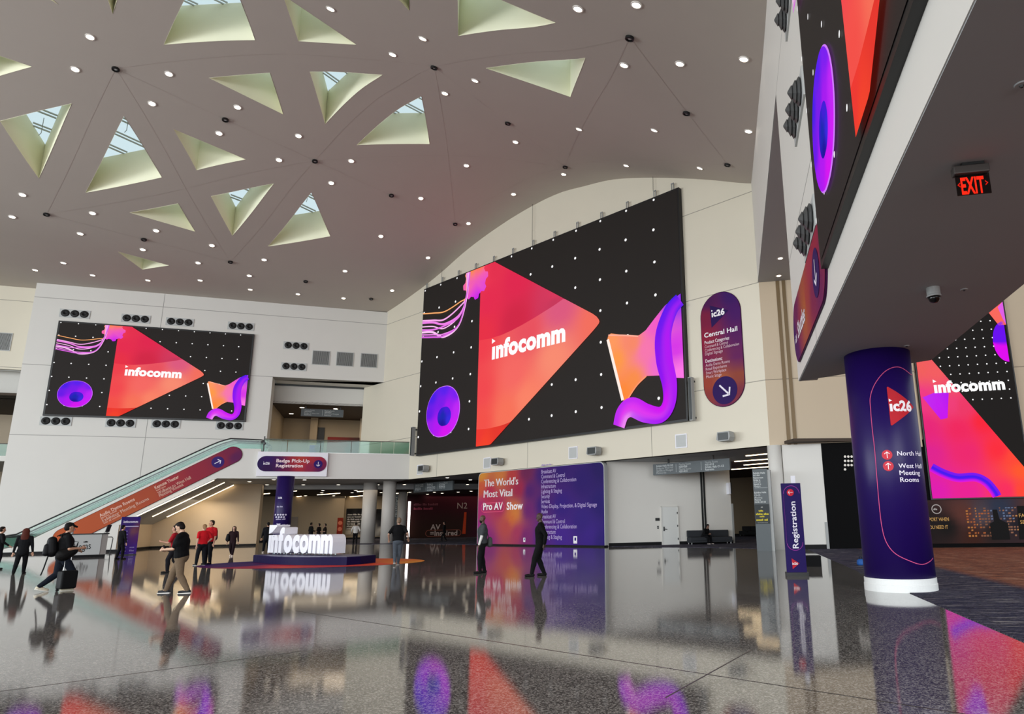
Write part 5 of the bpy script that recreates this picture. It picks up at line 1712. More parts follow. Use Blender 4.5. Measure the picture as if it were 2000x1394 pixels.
for p in ((1732.5, 888), (1735, 910)):
    a = bh(*p)
    w_.pill(a[0] - .105, a[0] + .105, a[1] - .105, a[1] + .105, -0.005, 'c83a48', 10, 6)
    arrow(w2, a, 0.14, R(90), -0.009, 'f4e6ea', 0.10)
bpart('arrow_discs', w_, 'red discs')
bpart('arrows', w2, 'white arrows')

# ------------------------------------------------------------------ freestanding signs
def facing(q, turn=0.0):
    a = math.atan2(q.x, q.y)
    return Frame(q, Vector((math.cos(-a + R(turn)), math.sin(-a + R(turn)))))
FK = facing(gnd(1559, 1124.5), 6)
kx0, kx1 = FK.hit(1537.3, 1115)[0], FK.hit(1576, 1115)[0]
kz1, kz0 = FK.hit(1542, 943.5)[1], FK.hit(1556, 1117.5)[1]
T = Thing('sign_kiosk', 'slim purple Registration sign post with a black foot, left of the big column', 'sign', FK, ((kx0 + kx1) / 2, 0, 0))
T.part('body', MB().box(kx0, kx1, 0.0, 0.16, kz0, kz1), mat('kiosk purple', '1f0d55', 0.5, spec=0.15))
T.part('foot', MB().box(kx0 - 0.03, kx1 + 0.04, -0.06, 0.3, 0, kz0), M_BLACK)
kc = (kx0 + kx1) / 2
kw = kx1 - kx0
def kp(px, py):
    return tuple(FK.hit(px, py, -0.01))
mb = MB()
a, b = kp(1551.5, 1075)[1], kp(1544, 948)[1]
mb_o = MB()
rr = kw * 0.42
pth = []
for k in range(49):
    t = k / 48 * 2 * math.pi
    cz = a + rr if math.sin(t) < 0 else b - rr
    pth.append((kc + rr * math.cos(t), cz + rr * math.sin(t)))
for p, q in zip(pth, pth[1:]):
    d = Vector((kc, (p[1] + q[1]) / 2 if abs(p[1] - q[1]) > 0.5 else (a + rr if p[1] < (a + b) / 2 else b - rr)))
    P_, Q_ = Vector(p), Vector(q)
    pi_, qi_ = P_ + (d - P_).normalized() * 0.014, Q_ + (d - Q_).normalized() * 0.014
    mb_o.poly([tuple(P_), tuple(Q_), tuple(qi_), tuple(pi_)], -0.01, '9a3a9c')
T.part('outline', mb_o, M_PRINT, fix=False, label='thin violet outline')
c = kp(1543.5, 961.5)
mb_o = MB().pill(c[0] - .095, c[0] + .095, c[1] - .095, c[1] + .095, -0.01, 'c8283c', 10, 6)
T.part('arrow_disc', mb_o, M_PRINT, fix=False, label='red disc')
mb_o = MB()
arrow(mb_o, c, 0.13, R(180), -0.015, 'f0e6ee', 0.1)
T.part('arrow', mb_o, M_PRINT, fix=False, label='white arrow')
mb_o = MB()
p0, p1 = kp(1556.5, 1070.5), kp(1549, 979)
x_ = kc + 0.085
mb_o.text('Registration', (x_, p0[1]), (x_, p1[1]), -0.012, 0.155, 0.015, 'efe9f4')
T.part('lettering', mb_o, M_PRINT, fix=False, label='white lettering running upwards')
mb_o = MB()
a, b, c = kp(1546, 1090), kp(1548.5, 1111), kp(1561.5, 1100)
mb_o.poly([a, b, c], -0.01, 'c02838')
T.part('flag', mb_o, M_PRINT, fix=False, label='red triangle')
mb_o = MB()
p0 = kp(1547.5, 1102.5)
logo(mb_o, 'c26', p0, (kp(1558.5, 1102.5)[0], p0[1]), -0.016, None, 'f0e6ea')
T.part('small_lettering', mb_o, M_PRINT, fix=False)
a, b = kp(1545.5, 943), kp(1553, 928.5)
T.part('paper_tag', MB().box(a[0], b[0], 0.05, 0.06, kz1, b[1]), M_LETTER, label='white paper card')

def directory(T, mb, fr, rows, y, s=1.0):
    for (x, z, txt, w_) in rows:
        mb.text(txt, (x, z), (x + w_, z), y, 0.12 * s, 0.006, 'd5dadb')
FG = facing(gnd(1496, 1075.5), -8)
gx0, gx1 = FG.hit(1478.5, 1070)[0], FG.hit(1505, 1070)[0]
gz = FG.hit(1486, 915.5)[1]
T = Thing('directory_pillar', 'tall slate grey directory pillar beside the white column on the right', 'sign', FG, ((gx0 + gx1) / 2, 0, 0), 'directory pillars')
T.part('body', MB().box(gx0, gx1 + 0.05, 0, 0.45, 0, gz), M_SIGNGREY)
T.part('side_trim', MB().box(gx1 + 0.05, gx1 + 0.2, 0.05, 0.4, 0, gz - 0.05), M_GREYMETAL)
mb = MB()
def gp(px, py):
    return tuple(FG.hit(px, py, -0.01))
rows = [('Exhibit Halls', 925.5, 23), ('N1-N4', 930, 12), ('Restaurant', 934.5, 19), ('Bridge to', 939, 13), ('West Hall', 943, 13), ('Skywalk to', 947, 14), ('Westgate', 951, 13), ('Exhibit Halls', 963.5, 23), ('C1-C5', 968.5, 11), ('Meeting', 973.5, 15), ('Rooms', 977.5, 12), ('N101-N118', 982, 21)]
for s_, y, w_ in rows:
    x = 1470.5 + (y - 915) * 0.062
    a, b = gp(x, y), gp(x + w_, y)
    mb.text(s_, a, (b[0], a[1]), -0.01, 0.085, 0.01, 'd9dddc')
a, b = gp(1474, 953), gp(1500, 952.5)
mb.poly([a, (b[0], a[1]), (b[0], a[1] + .015), (a[0], a[1] + .015)], -0.01, 'b5babb')
T.part('lettering', mb, M_PRINT, fix=False, label='white lettering')
mb = MB()
a, b = gp(1476, 1023), gp(1502, 984)
mb.poly([a, (b[0], a[1]), (b[0], b[1]), (a[0], b[1])], -0.008, '3e4244')
T.part('poster', mb, M_PRINT, fix=False, label='dark poster')
mb = MB()
for y, x, w_, hh in ((999, 1482, 10, 3.4), (1005.5, 1476.5, 25, 4.4), (1010, 1484, 10, 3.5), (1017, 1477.5, 24, 4.4)):
    a, b = gp(x, y), gp(x + w_, y - hh)
    bars(mb, a[0], a[1], b[0] - a[0], b[1] - a[1], -0.012, 'd0bf3a', int(y))
for y, x, w_, hh in ((1021, 1480, 20, 1.2), (991, 1486, 6, 2)):
    a, b = gp(x, y), gp(x + w_, y - hh)
    bars(mb, a[0], a[1], b[0] - a[0], b[1] - a[1], -0.012, 'b8b8b0', int(y))
T.part('poster_lettering', mb, M_PRINT, fix=False, label='yellow lettering')
FG2 = facing(at_dist(771, 1060, 66), 10)
a0_, a1_ = FG2.hit(765, 1000)[0], FG2.hit(776, 1000)[0]
z1_ = FG2.hit(770, 965)[1]
T = Thing('directory_pillar', 'far slate grey directory pillar half hidden behind the lobby column', 'sign', FG2, (a0_, 0, 0), 'directory pillars')
T.part('body', MB().box(a0_, a1_, 0, 0.4, 0, z1_), M_SIGNGREY)
mb = MB()
for k in range(11):
    bars(mb, a0_ + .1, z1_ - .35 - .17 * k, (a1_ - a0_) * 0.8, 0.12, -0.01, 'b8bcb8', k)
T.part('lettering', mb, M_PRINT, fix=False)

# hanging direction boards
def hanging(label, fr, x0, x1, z0, z1, zc_, rows, cuts, posts, y=0.0):
    T = Thing('hanging_sign', label, 'sign', fr, ((x0 + x1) / 2, y, z0), 'hanging direction boards')
    T.part('board', MB().box(x0, x1, y, y + 0.16, z0, z1), M_SIGNGREY)
    for p in posts:
        T.part('post', MB().box(p - 0.05, p + 0.05, y + 0.04, y + 0.12, z1, zc_), M_BLACK)
    mb = MB()
    for c in cuts:
        mb.poly([(c - .012, z0 + .1), (c + .012, z0 + .1), (c + .012, z1 - .08), (c - .012, z1 - .08)], y - 0.008, 'c0c5c6')
    for x, z, s_, w_ in rows:
        mb.text(s_, (x, z), (x + w_, z), y - 0.008, 0.12, 0.008, 'd9dddd')
    T.part('lettering', mb, M_PRINT, fix=False, label='white lettering')
FH = FA.off(2.2)
a, b, c, d = FH.hit(1275, 908), FH.hit(1425, 893), FH.hit(1425, 916.5), FH.hit(1276, 929)
x0, x1, z1, z0 = (a[0] + d[0]) / 2, (b[0] + c[0]) / 2, (a[1] + b[1]) / 2, (c[1] + d[1]) / 2
wd2 = x1 - x0
rows = []
for u, ls in ((0.05, ('Exhibit Halls N1-N4', 'Bridge to West Hall', 'Skywalk to Westgate', 'Medical Aid')), (0.36, ('Meeting Rooms', 'N200-N260', 'Meeting Rooms', 'N201-N231')), (0.70, ('Meeting Rooms', 'N101-N118', 'Exhibit Halls C1-C5', 'Restrooms'))):
    for k, s_ in enumerate(ls):
        rows.append((x0 + u * wd2, z1 - (z1 - z0) * (0.28 + 0.21 * k), s_, 0.0148 * wd2 * len(s_) * 0.82))
hanging('grey hanging direction board in front of the white wall and sofa', FH, x0, x1, z0, z1, ZF, rows, (x0 + .32 * wd2, x0 + .65 * wd2), (FH.hit(1304, 900)[0], FH.hit(1391, 890)[0]))
FH = FA.off(3.2)
a, b, c, d = FH.hit(808, 945.5), FH.hit(884, 937.5), FH.hit(884, 956.5), FH.hit(808, 962)
x0, x1, z1, z0 = (a[0] + d[0]) / 2, (b[0] + c[0]) / 2, (a[1] + b[1]) / 2, (c[1] + d[1]) / 2
wd2 = x1 - x0
rows = []
for u, n in ((0.05, 4), (0.36, 5), (0.67, 4)):
    for k in range(n):
        s_ = ('Exhibit Halls', 'Meeting Rooms', 'Restrooms', 'Bridge to', 'West Hall')[(k + int(u * 10)) % 5]
        rows.append((x0 + u * wd2, z1 - (z1 - z0) * (0.25 + 0.17 * k), s_, 0.016 * wd2 * len(s_)))
hanging('grey hanging direction board left of the orange panel, under the lobby ceiling', FH, x0, x1, z0, z1, ZF, rows, (x0 + .33 * wd2, x0 + .64 * wd2), (FH.hit(823, 942)[0], FH.hit(867, 938)[0]))
FH = FC.off(LB + 0.8)
a, b, c, d = FH.hit(588, 797), FH.hit(671, 801), FH.hit(670, 815), FH.hit(588, 812)
x0, x1, z1, z0 = (a[0] + d[0]) / 2, (b[0] + c[0]) / 2, (a[1] + b[1]) / 2, (c[1] + d[1]) / 2
wd2 = x1 - x0
rows = []
for u, ls in ((0.08, ('Meeting Rooms', 'N200-N260', 'Bridge to West Hall', 'Restrooms')), (0.55, ('Meeting Rooms', 'N201-N231', 'Skywalk to Westgate', 'Restrooms'))):
    for k, s_ in enumerate(ls):
        rows.append((x0 + u * wd2, z1 - (z1 - z0) * (0.28 + 0.2 * k), s_, 0.018 * wd2 * len(s_)))
hanging('dark hanging direction board inside the upper opening', FH, x0, x1, z0, z1, zb, rows, (x0 + .5 * wd2,), (x0 + .1 * wd2, x1 - .08 * wd2))

# ------------------------------------------------------------------ lobby end wall lettering and far posters
T = Thing('wall_lettering', 'pale N2 and AV lettering on the dark red end wall of the lobby', 'sign', FN, (n0 + 4, 0, 0))
def np_(px, py):
    return tuple(FN.hit(px, py, -0.05))
mb = MB()
a, b = np_(893, 993), np_(912.5, 993)
mb.text('N2', a, (b[0], a[1]), -0.05, None, 0.0, '9c8a88')
a, b = np_(840.5, 1034), np_(860, 1034)
mb.text('AV', a, (b[0], a[1]), -0.05, None, 0.02, 'b8a49c')
a, b = np_(840, 1046), np_(893, 1045)
mb.text('=Inspired', a, (b[0], a[1]), -0.05, None, 0.02, 'b8a49c')
a, b = np_(808, 987), np_(860, 987)
bars(mb, a[0], a[1], (b[0] - a[0]), 0.24, -0.05, '6e3a44', 11)
a, b = np_(808, 995.5), np_(850, 995.5)
bars(mb, a[0], a[1], (b[0] - a[0]), 0.26, -0.05, '8a3a4c', 12)
T.part('lettering', mb, M_PRINT, fix=False)
mb = MB()
a, b = np_(830.5, 1048), np_(901, 1033.5)
r = (b[1] - a[1]) / 2
for k in range(60):
    t0, t1 = 2 * math.pi * k / 60, 2 * math.pi * (k + 1) / 60
    def q_(t, rad):
        cx = (b[0] - r) if math.cos(t) > 0 else (a[0] + r)
        return (cx + rad * math.cos(t), a[1] + r + rad * math.sin(t))
    mb.poly([q_(t0, r), q_(t1, r), q_(t1, r - .06), q_(t0, r - .06)], -0.05, '8a4a3a')
T.part('outline', mb, M_PRINT, fix=False)
a, b = np_(915, 1042), np_(905, 1000)
mb = MB().poly([(b[0] - .05, a[1]), (b[0] + .32, a[1]), (b[0] + .36, b[1]), (b[0] + .1, b[1])], -0.05, 'b03a18')
T.part('stripe', mb, M_PRINT, fix=False, label='orange upright stripe')
T = Thing('light_column', 'bright white upright light line left of the dark red end wall', 'light', FN, (FN.hit(798, 1000)[0], -0.3, 0))
a, b = FN.hit(800, 979, -.4), FN.hit(797, 1046, -.4)
T.part('tube', MB().tube([(b[0], -.4, 0.2), (a[0], -.4, a[1])], 0.13, 8), glow('cool tube', 3.0, 'f4f2f0'))
T.part('foot', MB().box(b[0] - .25, b[0] + .25, -.6, -.2, 0, 0.2), M_BLACK)
def far_panel(name, label, cat, fr, pa, pb, off, paint, extra=None):
    a, b = fr.hit(pa[0], pa[1], off), fr.hit(pb[0], pb[1], off)
    T = Thing(name, label, cat, fr, ((a[0] + b[0]) / 2, off, b[1]))
    T.part('sheet', MB().fill([a[0] + (b[0] - a[0]) * i / 10 for i in range(11)], lambda x: b[1], lambda x: a[1], 8, off - .03, paint(a, b)), M_PRINT, fix=False)
    T.part('backing', MB().box(a[0], b[0], off - .025, off + .03, b[1], a[1]), M_BLACK)
    if extra:
        mb = MB()
        extra(mb, a, b, off - 0.04)
        T.part('lettering', mb, M_PRINT, fix=False)
def pz(a, b, l):
    return idw([(a[0] + (b[0] - a[0]) * u, b[1] + (a[1] - b[1]) * v, c) for u, v, c in l])
def ex(mb, a, b, y):
    for k in range(7):
        bars(mb, a[0] + .15, a[1] - .75 - .26 * k, (b[0] - a[0]) * (0.9, 0.8, 0.85, .75, .8, .5, .7)[k], 0.15, y, 'd8d4d0', k)
far_panel('wall_poster', 'dark poster with white writing and a pale street behind the lobby column', 'poster', FLB, (677, 993), (707, 1043), 0.95, lambda a, b: pz(a, b, ((.2, .9, '0c0c10'), (.8, .9, '101014'), (.5, .6, '14141a'), (.2, .35, '3a3632'), (.6, .3, 'b0a89c'), (.3, .1, 'c8bfae'), (.8, .15, '6a625a'), (.9, .4, '2a2a30'))), ex)
far_panel('wall_poster', 'dark poster showing a pale vehicle between the two grey lobby columns', 'poster', FLB, (732, 994), (750, 1046), 0.95, lambda a, b: pz(a, b, ((.2, .9, '0b0b0e'), (.8, .9, '0c0c10'), (.5, .6, '1a1a20'), (.5, .4, '3a3a40'), (.2, .3, '8a8884'), (.6, .2, 'c0bcb4'), (.8, .1, '4a4440'))))
def ex2(mb, a, b, y):
    for v in (.75, .45):
        c = ((a[0] + b[0]) / 2, b[1] + (a[1] - b[1]) * v)
        mb.pill(c[0] - .22, c[0] + .22, c[1] - .22, c[1] + .22, y, 'd8785a', 6, 3)
FRB = FLB.off(-1.5)
far_panel('banner_stand', 'narrow red banner stand in the far lobby, right of the standing group', 'banner', FRB, (659.5, 1011), (668, 1051), 0.0, lambda a, b: pz(a, b, ((.5, .9, '8a2a18'), (.5, .5, '9a2e1c'), (.5, .1, '7a2010'))), ex2)
a, b = FLB.hit(565, 1009, -.05), FLB.hit(579, 1050, -.05)
put('door_3', MB().box(a[0], b[0], -.06, 0, 0, a[1]), mat('bronze door', '6a5c4e', 0.4, 0.3), FLB, kind='structure')

# ------------------------------------------------------------------ upper level screen and red panel seen through the rail
FUP = FC.off(LB + UD - 1.6)
far_panel('display_screen', 'small dark display with a purple picture behind the glass rail', 'screen', FUP, (605, 869), (623, 888), 0, lambda a, b: pz(a, b, ((.3, .8, '3a22a0'), (.7, .7, '1a1030'), (.5, .3, '2a1a80'), (.8, .2, '0a0810'))))
far_panel('partition_panel', 'dull red partition panel behind the glass rail of the balcony', 'panel', FUP, (640, 853), (700, 888), 0, lambda a, b: pz(a, b, ((.2, .6, '7a2a26'), (.5, .6, '6a2622'), (.8, .5, '4a2c28'), (.95, .5, '2a2422'), (.4, .2, '7a302a'), (.7, .2, '3a1c1a'))))
# ------------------------------------------------------------------ people
def capsule(mb, p0, r0, p1, r1, fl=(1, 1), n=14):
    p0, p1 = Vector(p0), Vector(p1)
    t = p1 - p0
    if t.length < 1e-6:
        t = Vector((0, 0, 1e-4))
        p1 = p0 + t
    t = t.normalized()
    a = t.cross(Vector((0, 1, 0)))
    if a.length < 0.2:
        a = t.cross(Vector((1, 0, 0)))
    a.normalize()
    b = t.cross(a)
    rings = []
    for k in range(5):
        w_ = math.pi / 2 * (k + 0.35) / 5.0
        rings.append((p0 - t * r0 * math.cos(w_), r0 * math.sin(w_), p0))
    rings.append((p0, r0, p0))
    rings.append((p1, r1, p1))
    for k in reversed(range(5)):
        w_ = math.pi / 2 * (k + 0.35) / 5.0
        rings.append((p1 + t * r1 * math.cos(w_), r1 * math.sin(w_), p1))
    vs, fs = [], []
    for c, r, o in rings:
        for i in range(n):
            w_ = 2 * math.pi * i / n
            q = c + (a * math.cos(w_) + b * math.sin(w_)) * r
            d = q - o
            vs.append(o + Vector((d.x * fl[0], d.y * fl[1], d.z)))
    m = len(rings)
    for k in range(m - 1):
        for i in range(n):
            j = (i + 1) % n
            fs.append((k * n + i, k * n + j, (k + 1) * n + j, (k + 1) * n + i))
    fs.append(tuple(range(n - 1, -1, -1)))
    fs.append(tuple((m - 1) * n + i for i in range(n)))
    mb.add(vs, fs)
def blob(caps, voxel=0.012, smooth=3):
    # one continuous skin grown over overlapping tapered forms
    mb = MB()
    for c in caps:
        capsule(mb, *c)
    me = mesh_of('tmp', mb)
    solid(me)
    ob = bpy.data.objects.new('tmp', me)
    COL.objects.link(ob)
    m = ob.modifiers.new('r', 'REMESH')
    m.mode = 'VOXEL'
    m.voxel_size = voxel
    m = ob.modifiers.new('s', 'SMOOTH')
    m.iterations = smooth
    m.factor = 0.5
    dg = bpy.context.evaluated_depsgraph_get()
    out = bpy.data.meshes.new_from_object(ob.evaluated_get(dg))
    bpy.data.objects.remove(ob)
    bpy.data.meshes.remove(me)
    out.polygons.foreach_set('use_smooth', [True] * len(out.polygons))
    return out
def ik(a, c, l1, l2, pole):
    d = c - a
    L = min(max(d.length, 1e-4), (l1 + l2) * 0.999)
    u = d.normalized()
    x = (l1 * l1 - l2 * l2 + L * L) / (2 * L)
    h = math.sqrt(max(l1 * l1 - x * x, 0))
    p = pole - u * pole.dot(u)
    p.normalize()
    return a + u * x + p * h, a + u * L
_cm = {}
def cloth(c, rough=0.85):
    if c not in _cm:
        _cm[c] = mat('cloth ' + c, c, rough, bump=0.15, scale=25, var=0.18, spec=0.15)
    return _cm[c]
def skin_m(c):
    k = 's' + c
    if k not in _cm:
        _cm[k] = mat('skin ' + c, c, 0.55, var=0.06, scale=30)
    return _cm[k]
M_EYE = mat('dark eye', '120c0a', 0.3)
def person(label, q, Ht, yaw, skin='b98d72', hair='1c1512', shirt='101012', pants='15151a', shoes='141414', sole=None, lf=(0.0, 0.0, 0.0), rf=(0.0, 0.0, 0.0), lean=0.0, lh=(-0.165, 0.03, 0.475), rh=(0.165, 0.03, 0.475), head=(0, 0), hairstyle='short', sleeve='short', bulk=1.0, seat=None, cuff=None, jacket=False, group=None, hips=0.0):
    yaw = yaw - math.degrees(math.atan2(q.x, q.y))       # yaw is given against the line of sight
    T = Thing('person', label, 'person', Frame(q, (1, 0)), (0, 0, 0), group, rz=R(yaw))
    V = Vector
    S_ = Ht
    dm = max(abs(lf[0]), abs(rf[0]))
    hip = V((0, 0, min(0.527, math.sqrt(0.485 ** 2 - dm * dm) + 0.042) - hips))
    if seat is not None:
        hip = V((0, 0, seat / Ht + 0.05))
    def up(p):
        p = V(p) - V((0, 0, 0.515))
        c, s = math.cos(lean), math.sin(lean)
        return V((p.x, p.y * c + p.z * s, -p.y * s + p.z * c)) + hip
    bk_ = bulk
    sk, sh, pn, shoe_l = [], [], [], []
    def add(L, p0, r0, p1, r1, fl=(1, 1), g=0.0):
        L.append((V(p0) * S_, (r0 + g) * S_, V(p1) * S_, (r1 + g) * S_, fl))
    # torso under the clothes
    pel, wst, cst, sho = up((0, 0, 0.53)), up((0, 0.004, 0.61)), up((0, 0.004, 0.72)), up((0, -0.006, 0.785))
    for L, g in ((sk, 0.0), (sh, 0.011)):
        add(L, pel, 0.078 * bk_, wst, 0.074 * bk_, (1.22, 0.88), g)
        add(L, wst, 0.074 * bk_, cst, 0.084 * bk_, (1.30, 0.90), g)
        add(L, cst, 0.084 * bk_, sho, 0.058 * bk_, (1.48, 0.86), g)
        for s_ in (-1, 1):
            add(L, up((s_ * 0.05, -0.004, 0.80)), 0.036, up((s_ * 0.106, -0.004, 0.795)), 0.033, (1, 1), g)
    if jacket:
        add(sh, up((0, 0, 0.47)), 0.09 * bk_, pel, 0.088 * bk_, (1.2, 0.92))
    # neck and head
    hy, hp_ = R(head[0]), R(head[1])
    nk0, nk1 = up((0, -0.006, 0.80)), up((0, 0.004, 0.872))
    add(sk, nk0, 0.036, nk1, 0.032)
    def hd(p):
        p = V(p)
        c, s = math.cos(hp_), math.sin(hp_)
        p = V((p.x, p.y * c + p.z * s, -p.y * s + p.z * c))
        c, s = math.cos(hy), math.sin(hy)
        return nk1 + V((p.x * c - p.y * s, p.x * s + p.y * c, p.z))
    cran = (hd((0, 0.004, 0.078)), 0.052)
    add(sk, cran[0], 0.050, hd((0, 0.012, 0.040)), 0.040, (0.86, 1.04))
    add(sk, hd((0, 0.020, 0.030)), 0.034, hd((0, 0.036, 0.012)), 0.020, (0.9, 1.0))
    add(sk, hd((0, 0.052, 0.060)), 0.006, hd((0, 0.064, 0.040)), 0.0085)
    for s_ in (-1, 1):
        add(sk, hd((s_ * 0.045, 0.0, 0.062)), 0.011, hd((s_ * 0.045, 0.002, 0.042)), 0.008, (0.5, 1))
    # hair
    hr = []
    if hairstyle != 'bald':
        add(hr, hd((0, -0.014, 0.088)), 0.053, hd((0, -0.020, 0.055)), 0.046, (0.92, 1.0))
        add(hr, hd((0, 0.018, 0.112)), 0.024, hd((0, -0.01, 0.118)), 0.024, (1.4, 1.2))
    if hairstyle == 'long':
        add(hr, hd((0, -0.022, 0.075)), 0.062, hd((0, -0.036, -0.05)), 0.062, (1.1, 0.8))
        add(hr, hd((0, -0.036, -0.05)), 0.066, hd((0, -0.05, -0.17)), 0.05, (1.25, 0.7))
        for s_ in (-1, 1):
            add(hr, hd((s_ * 0.042, -0.004, 0.07)), 0.02, hd((s_ * 0.05, -0.012, -0.07)), 0.022)
    if hairstyle == 'tied':
        add(hr, hd((0, -0.06, 0.07)), 0.02, hd((0, -0.07, 0.0)), 0.018)
    if hairstyle == 'cap':
        add(hr, hd((0, 0.03, 0.095)), 0.02, hd((0, 0.085, 0.078)), 0.014, (2.2, 1))
    # arms
    for s_, h_ in ((-1, lh), (1, rh)):
        a = up((s_ * 0.118, -0.004, 0.792))
        tgt = hip + V((h_[0], h_[1], h_[2] - 0.515)) if seat is None else V((h_[0], h_[1], h_[2]))
        el, wr = ik(a, tgt, 0.172, 0.148, V((s_ * 0.45, -1, -0.25)))
        add(sk, a, 0.028, el, 0.023)
        add(sk, el, 0.023, wr, 0.016)
        if sleeve == 'long':
            add(sh, a, 0.035, el, 0.030)
            add(sh, el, 0.030, el + (wr - el) * 0.93, 0.022)
        else:
            add(sh, a, 0.036, a + (el - a) * 0.78, 0.035)
        d = (wr - el).normalized()
        sd = d.cross(V((0, 1, 0)))
        if sd.length < 0.2:
            sd = d.cross(V((1, 0, 0)))
        sd.normalize()
        nn = d.cross(sd)
        pm = wr + d * 0.045
        add(sk, wr, 0.014, pm, 0.016, (1, 1))
        for f_ in range(4):
            o_ = (f_ - 1.5) * 0.0105
            b0 = pm + sd * o_ + d * 0.004
            lf_ = (0.026, 0.031, 0.029, 0.022)[f_]
            b1 = b0 + d * lf_ * 0.9 + nn * 0.004
            b2 = b1 + d * lf_ * 0.55 + nn * 0.012
            add(sk, b0, 0.0058, b1, 0.0054)
            add(sk, b1, 0.0054, b2, 0.0048)
        t0 = wr + d * 0.018 + sd * -s_ * 0.012
        t1 = t0 + (d * 0.6 - sd * s_ * 0.8).normalized() * 0.026
        add(sk, t0, 0.0075, t1, 0.006)
        add(sk, t1, 0.006, t1 + d * 0.02, 0.0052)
    # legs
    toes = []
    for s_, f_ in ((-1, lf), (1, rf)):
        a = hip + V((s_ * 0.05, 0, 0.0))
        ank = V((s_ * (0.058 + f_[1]), f_[0], 0.042 + f_[2]))
        kn, an = ik(a, ank, 0.252, 0.236, V((s_ * 0.12, 1, 0)))
        for L, g in ((sk, 0.0), (pn, 0.010)):
            add(L, a, 0.052 * bk_ ** .5, kn, 0.036, (1, 1), g)
            add(L, kn, 0.036, kn + (an - kn) * 0.4 + V((0, -0.006, 0)), 0.033, (1, 1), g)
            add(L, kn + (an - kn) * 0.4, 0.032, an if L is sk else an + V((0, 0, 0.004)), 0.021 if L is sk else 0.023, (1, 1), g if cuff is None else g)
        tilt = -0.5 * f_[2]
        heel, toe = an + V((0, -0.022, -0.020)), an + V((s_ * 0.012, 0.098, -0.024 - max(0, f_[2]) * 0.9 if f_[0] < 0 else -0.024 + f_[2] * 0.2))
        toe.z = max(toe.z, 0.016)
        add(sk, an, 0.02, toe - V((0, 0.03, 0)), 0.016)
        shoe_l.append([(heel * S_, 0.026 * S_, (heel * 0.4 + toe * 0.6) * S_, 0.024 * S_, (0.95, 1)), ((heel * 0.4 + toe * 0.6) * S_, 0.024 * S_, toe * S_, 0.0185 * S_, (1.1, 1)), (an * S_, 0.027 * S_, heel * S_, 0.026 * S_, (0.9, 1))])
        toes.append((heel, toe))
    add(pn, pel, 0.080 * bk_, hip + V((0, 0, 0.0)), 0.082 * bk_, (1.2, 0.9), 0.004)
    bodym = blob(sk, 0.0058 * S_, 2)
    bodym.materials.append(skin_m(skin))
    body = bpy.data.objects.new('body', bodym)
    COL.objects.link(body)
    body.parent = T.o
    def child(name, caps, m_, vx=0.0085, lab=None, sm=3):
        if not caps:
            return None
        me = blob(caps, vx * S_, sm)
        me.materials.append(m_)
        o = bpy.data.objects.new(name, me)
        COL.objects.link(o)
        o.parent = T.o
        if lab:
            o['label'] = lab
        return o
    child('shirt' if not jacket else 'jacket', sh, cloth(shirt))
    child('trousers', pn, cloth(pants))
    child('hair' if hairstyle != 'cap' else 'cap', hr, cloth(hair, 0.7), 0.007)
    for k in range(2):
        cp_ = shoe_l[k]
        child('shoe', cp_, cloth(shoes, 0.5), 0.007)
        if sole:
            h_, t_ = toes[k]
            mb = MB()
            d = (t_ - h_)
            sd = V((-d.y, d.x, 0)).normalized() * -1
            pts = []
            for u, w_ in ((-0.22, 0.016), (0.0, 0.026), (0.45, 0.025), (0.85, 0.027), (1.1, 0.021), (1.2, 0.010)):
                pts.append((h_ + d * u, w_))
            pl = [p + sd * w_ for p, w_ in pts] + [p - sd * w_ for p, w_ in reversed(pts)]
            dz0, dz1 = -0.026, -0.014
            n = len(pl)
            mb.add([(p + V((0, 0, dz0))) * S_ for p in pl] + [(p + V((0, 0, dz1))) * S_ for p in pl], [tuple(range(n)), tuple(range(2 * n - 1, n - 1, -1))] + [(i, (i + 1) % n, (i + 1) % n + n, i + n) for i in range(n)])
            T.part('shoe_sole', mb, cloth(sole, 0.5), absolute=False)
    ey = MB()
    for s_ in (-1, 1):
        ey.lathe([(0.001, -0.005), (0.005, -0.002), (0.005, 0.002), (0.001, 0.005)], 8, hd((s_ * 0.019, 0.0555, 0.060)), 'z')
    ey.v = [v * S_ for v in ey.v]
    T.part('eyes', ey, M_EYE, absolute=False)
    mo = MB()
    a, b = hd((-0.014, 0.053, 0.020)), hd((0.014, 0.053, 0.020))
    c = hd((0, 0.0575, 0.019))
    mo.tube([a * S_, c * S_, b * S_], 0.003 * S_, 6)
    T.part('mouth', mo, skin_m('8a5248'), absolute=False)
    T.hip, T.up, T.S, T.V, T.yaw, T.q = hip, up, S_, V, yaw, q
    return T
def P_local(T, p):
    a = R(T.yaw)
    return T.q + Vector((p[0] * math.cos(a) - p[1] * math.sin(a), p[0] * math.sin(a) + p[1] * math.cos(a), p[2]))
def bag_on(name, label, cat, T, caps, m_, straps=(), handle=None, voxel=0.012):
    base = P_local(T, (0, -0.2, 0.9))
    B = Thing(name, label, cat, Frame(T.q, (1, 0)), (0, 0, 0), rz=R(T.yaw))
    me = blob(caps, voxel, 2)
    me.materials.append(m_)
    o = bpy.data.objects.new('bag_body', me)
    COL.objects.link(o)
    o.parent = B.o
    for s_ in straps:
        B.part('strap', MB().tube(s_, 0.016, 6), m_, absolute=False)
    return B
g_ = gnd
M_BAG = cloth('0d0d0f', 0.6)
M_BAG2 = cloth('161a24', 0.6)
# 1 at the very edge
person('person in black cut off by the left edge, beside the woman with auburn hair', g_(-9, 1112), 1.72, -75, hairstyle='short', shirt='0c0c0e', pants='101018', sleeve='long', jacket=True, rh=(0.2, 0.12, 0.55))
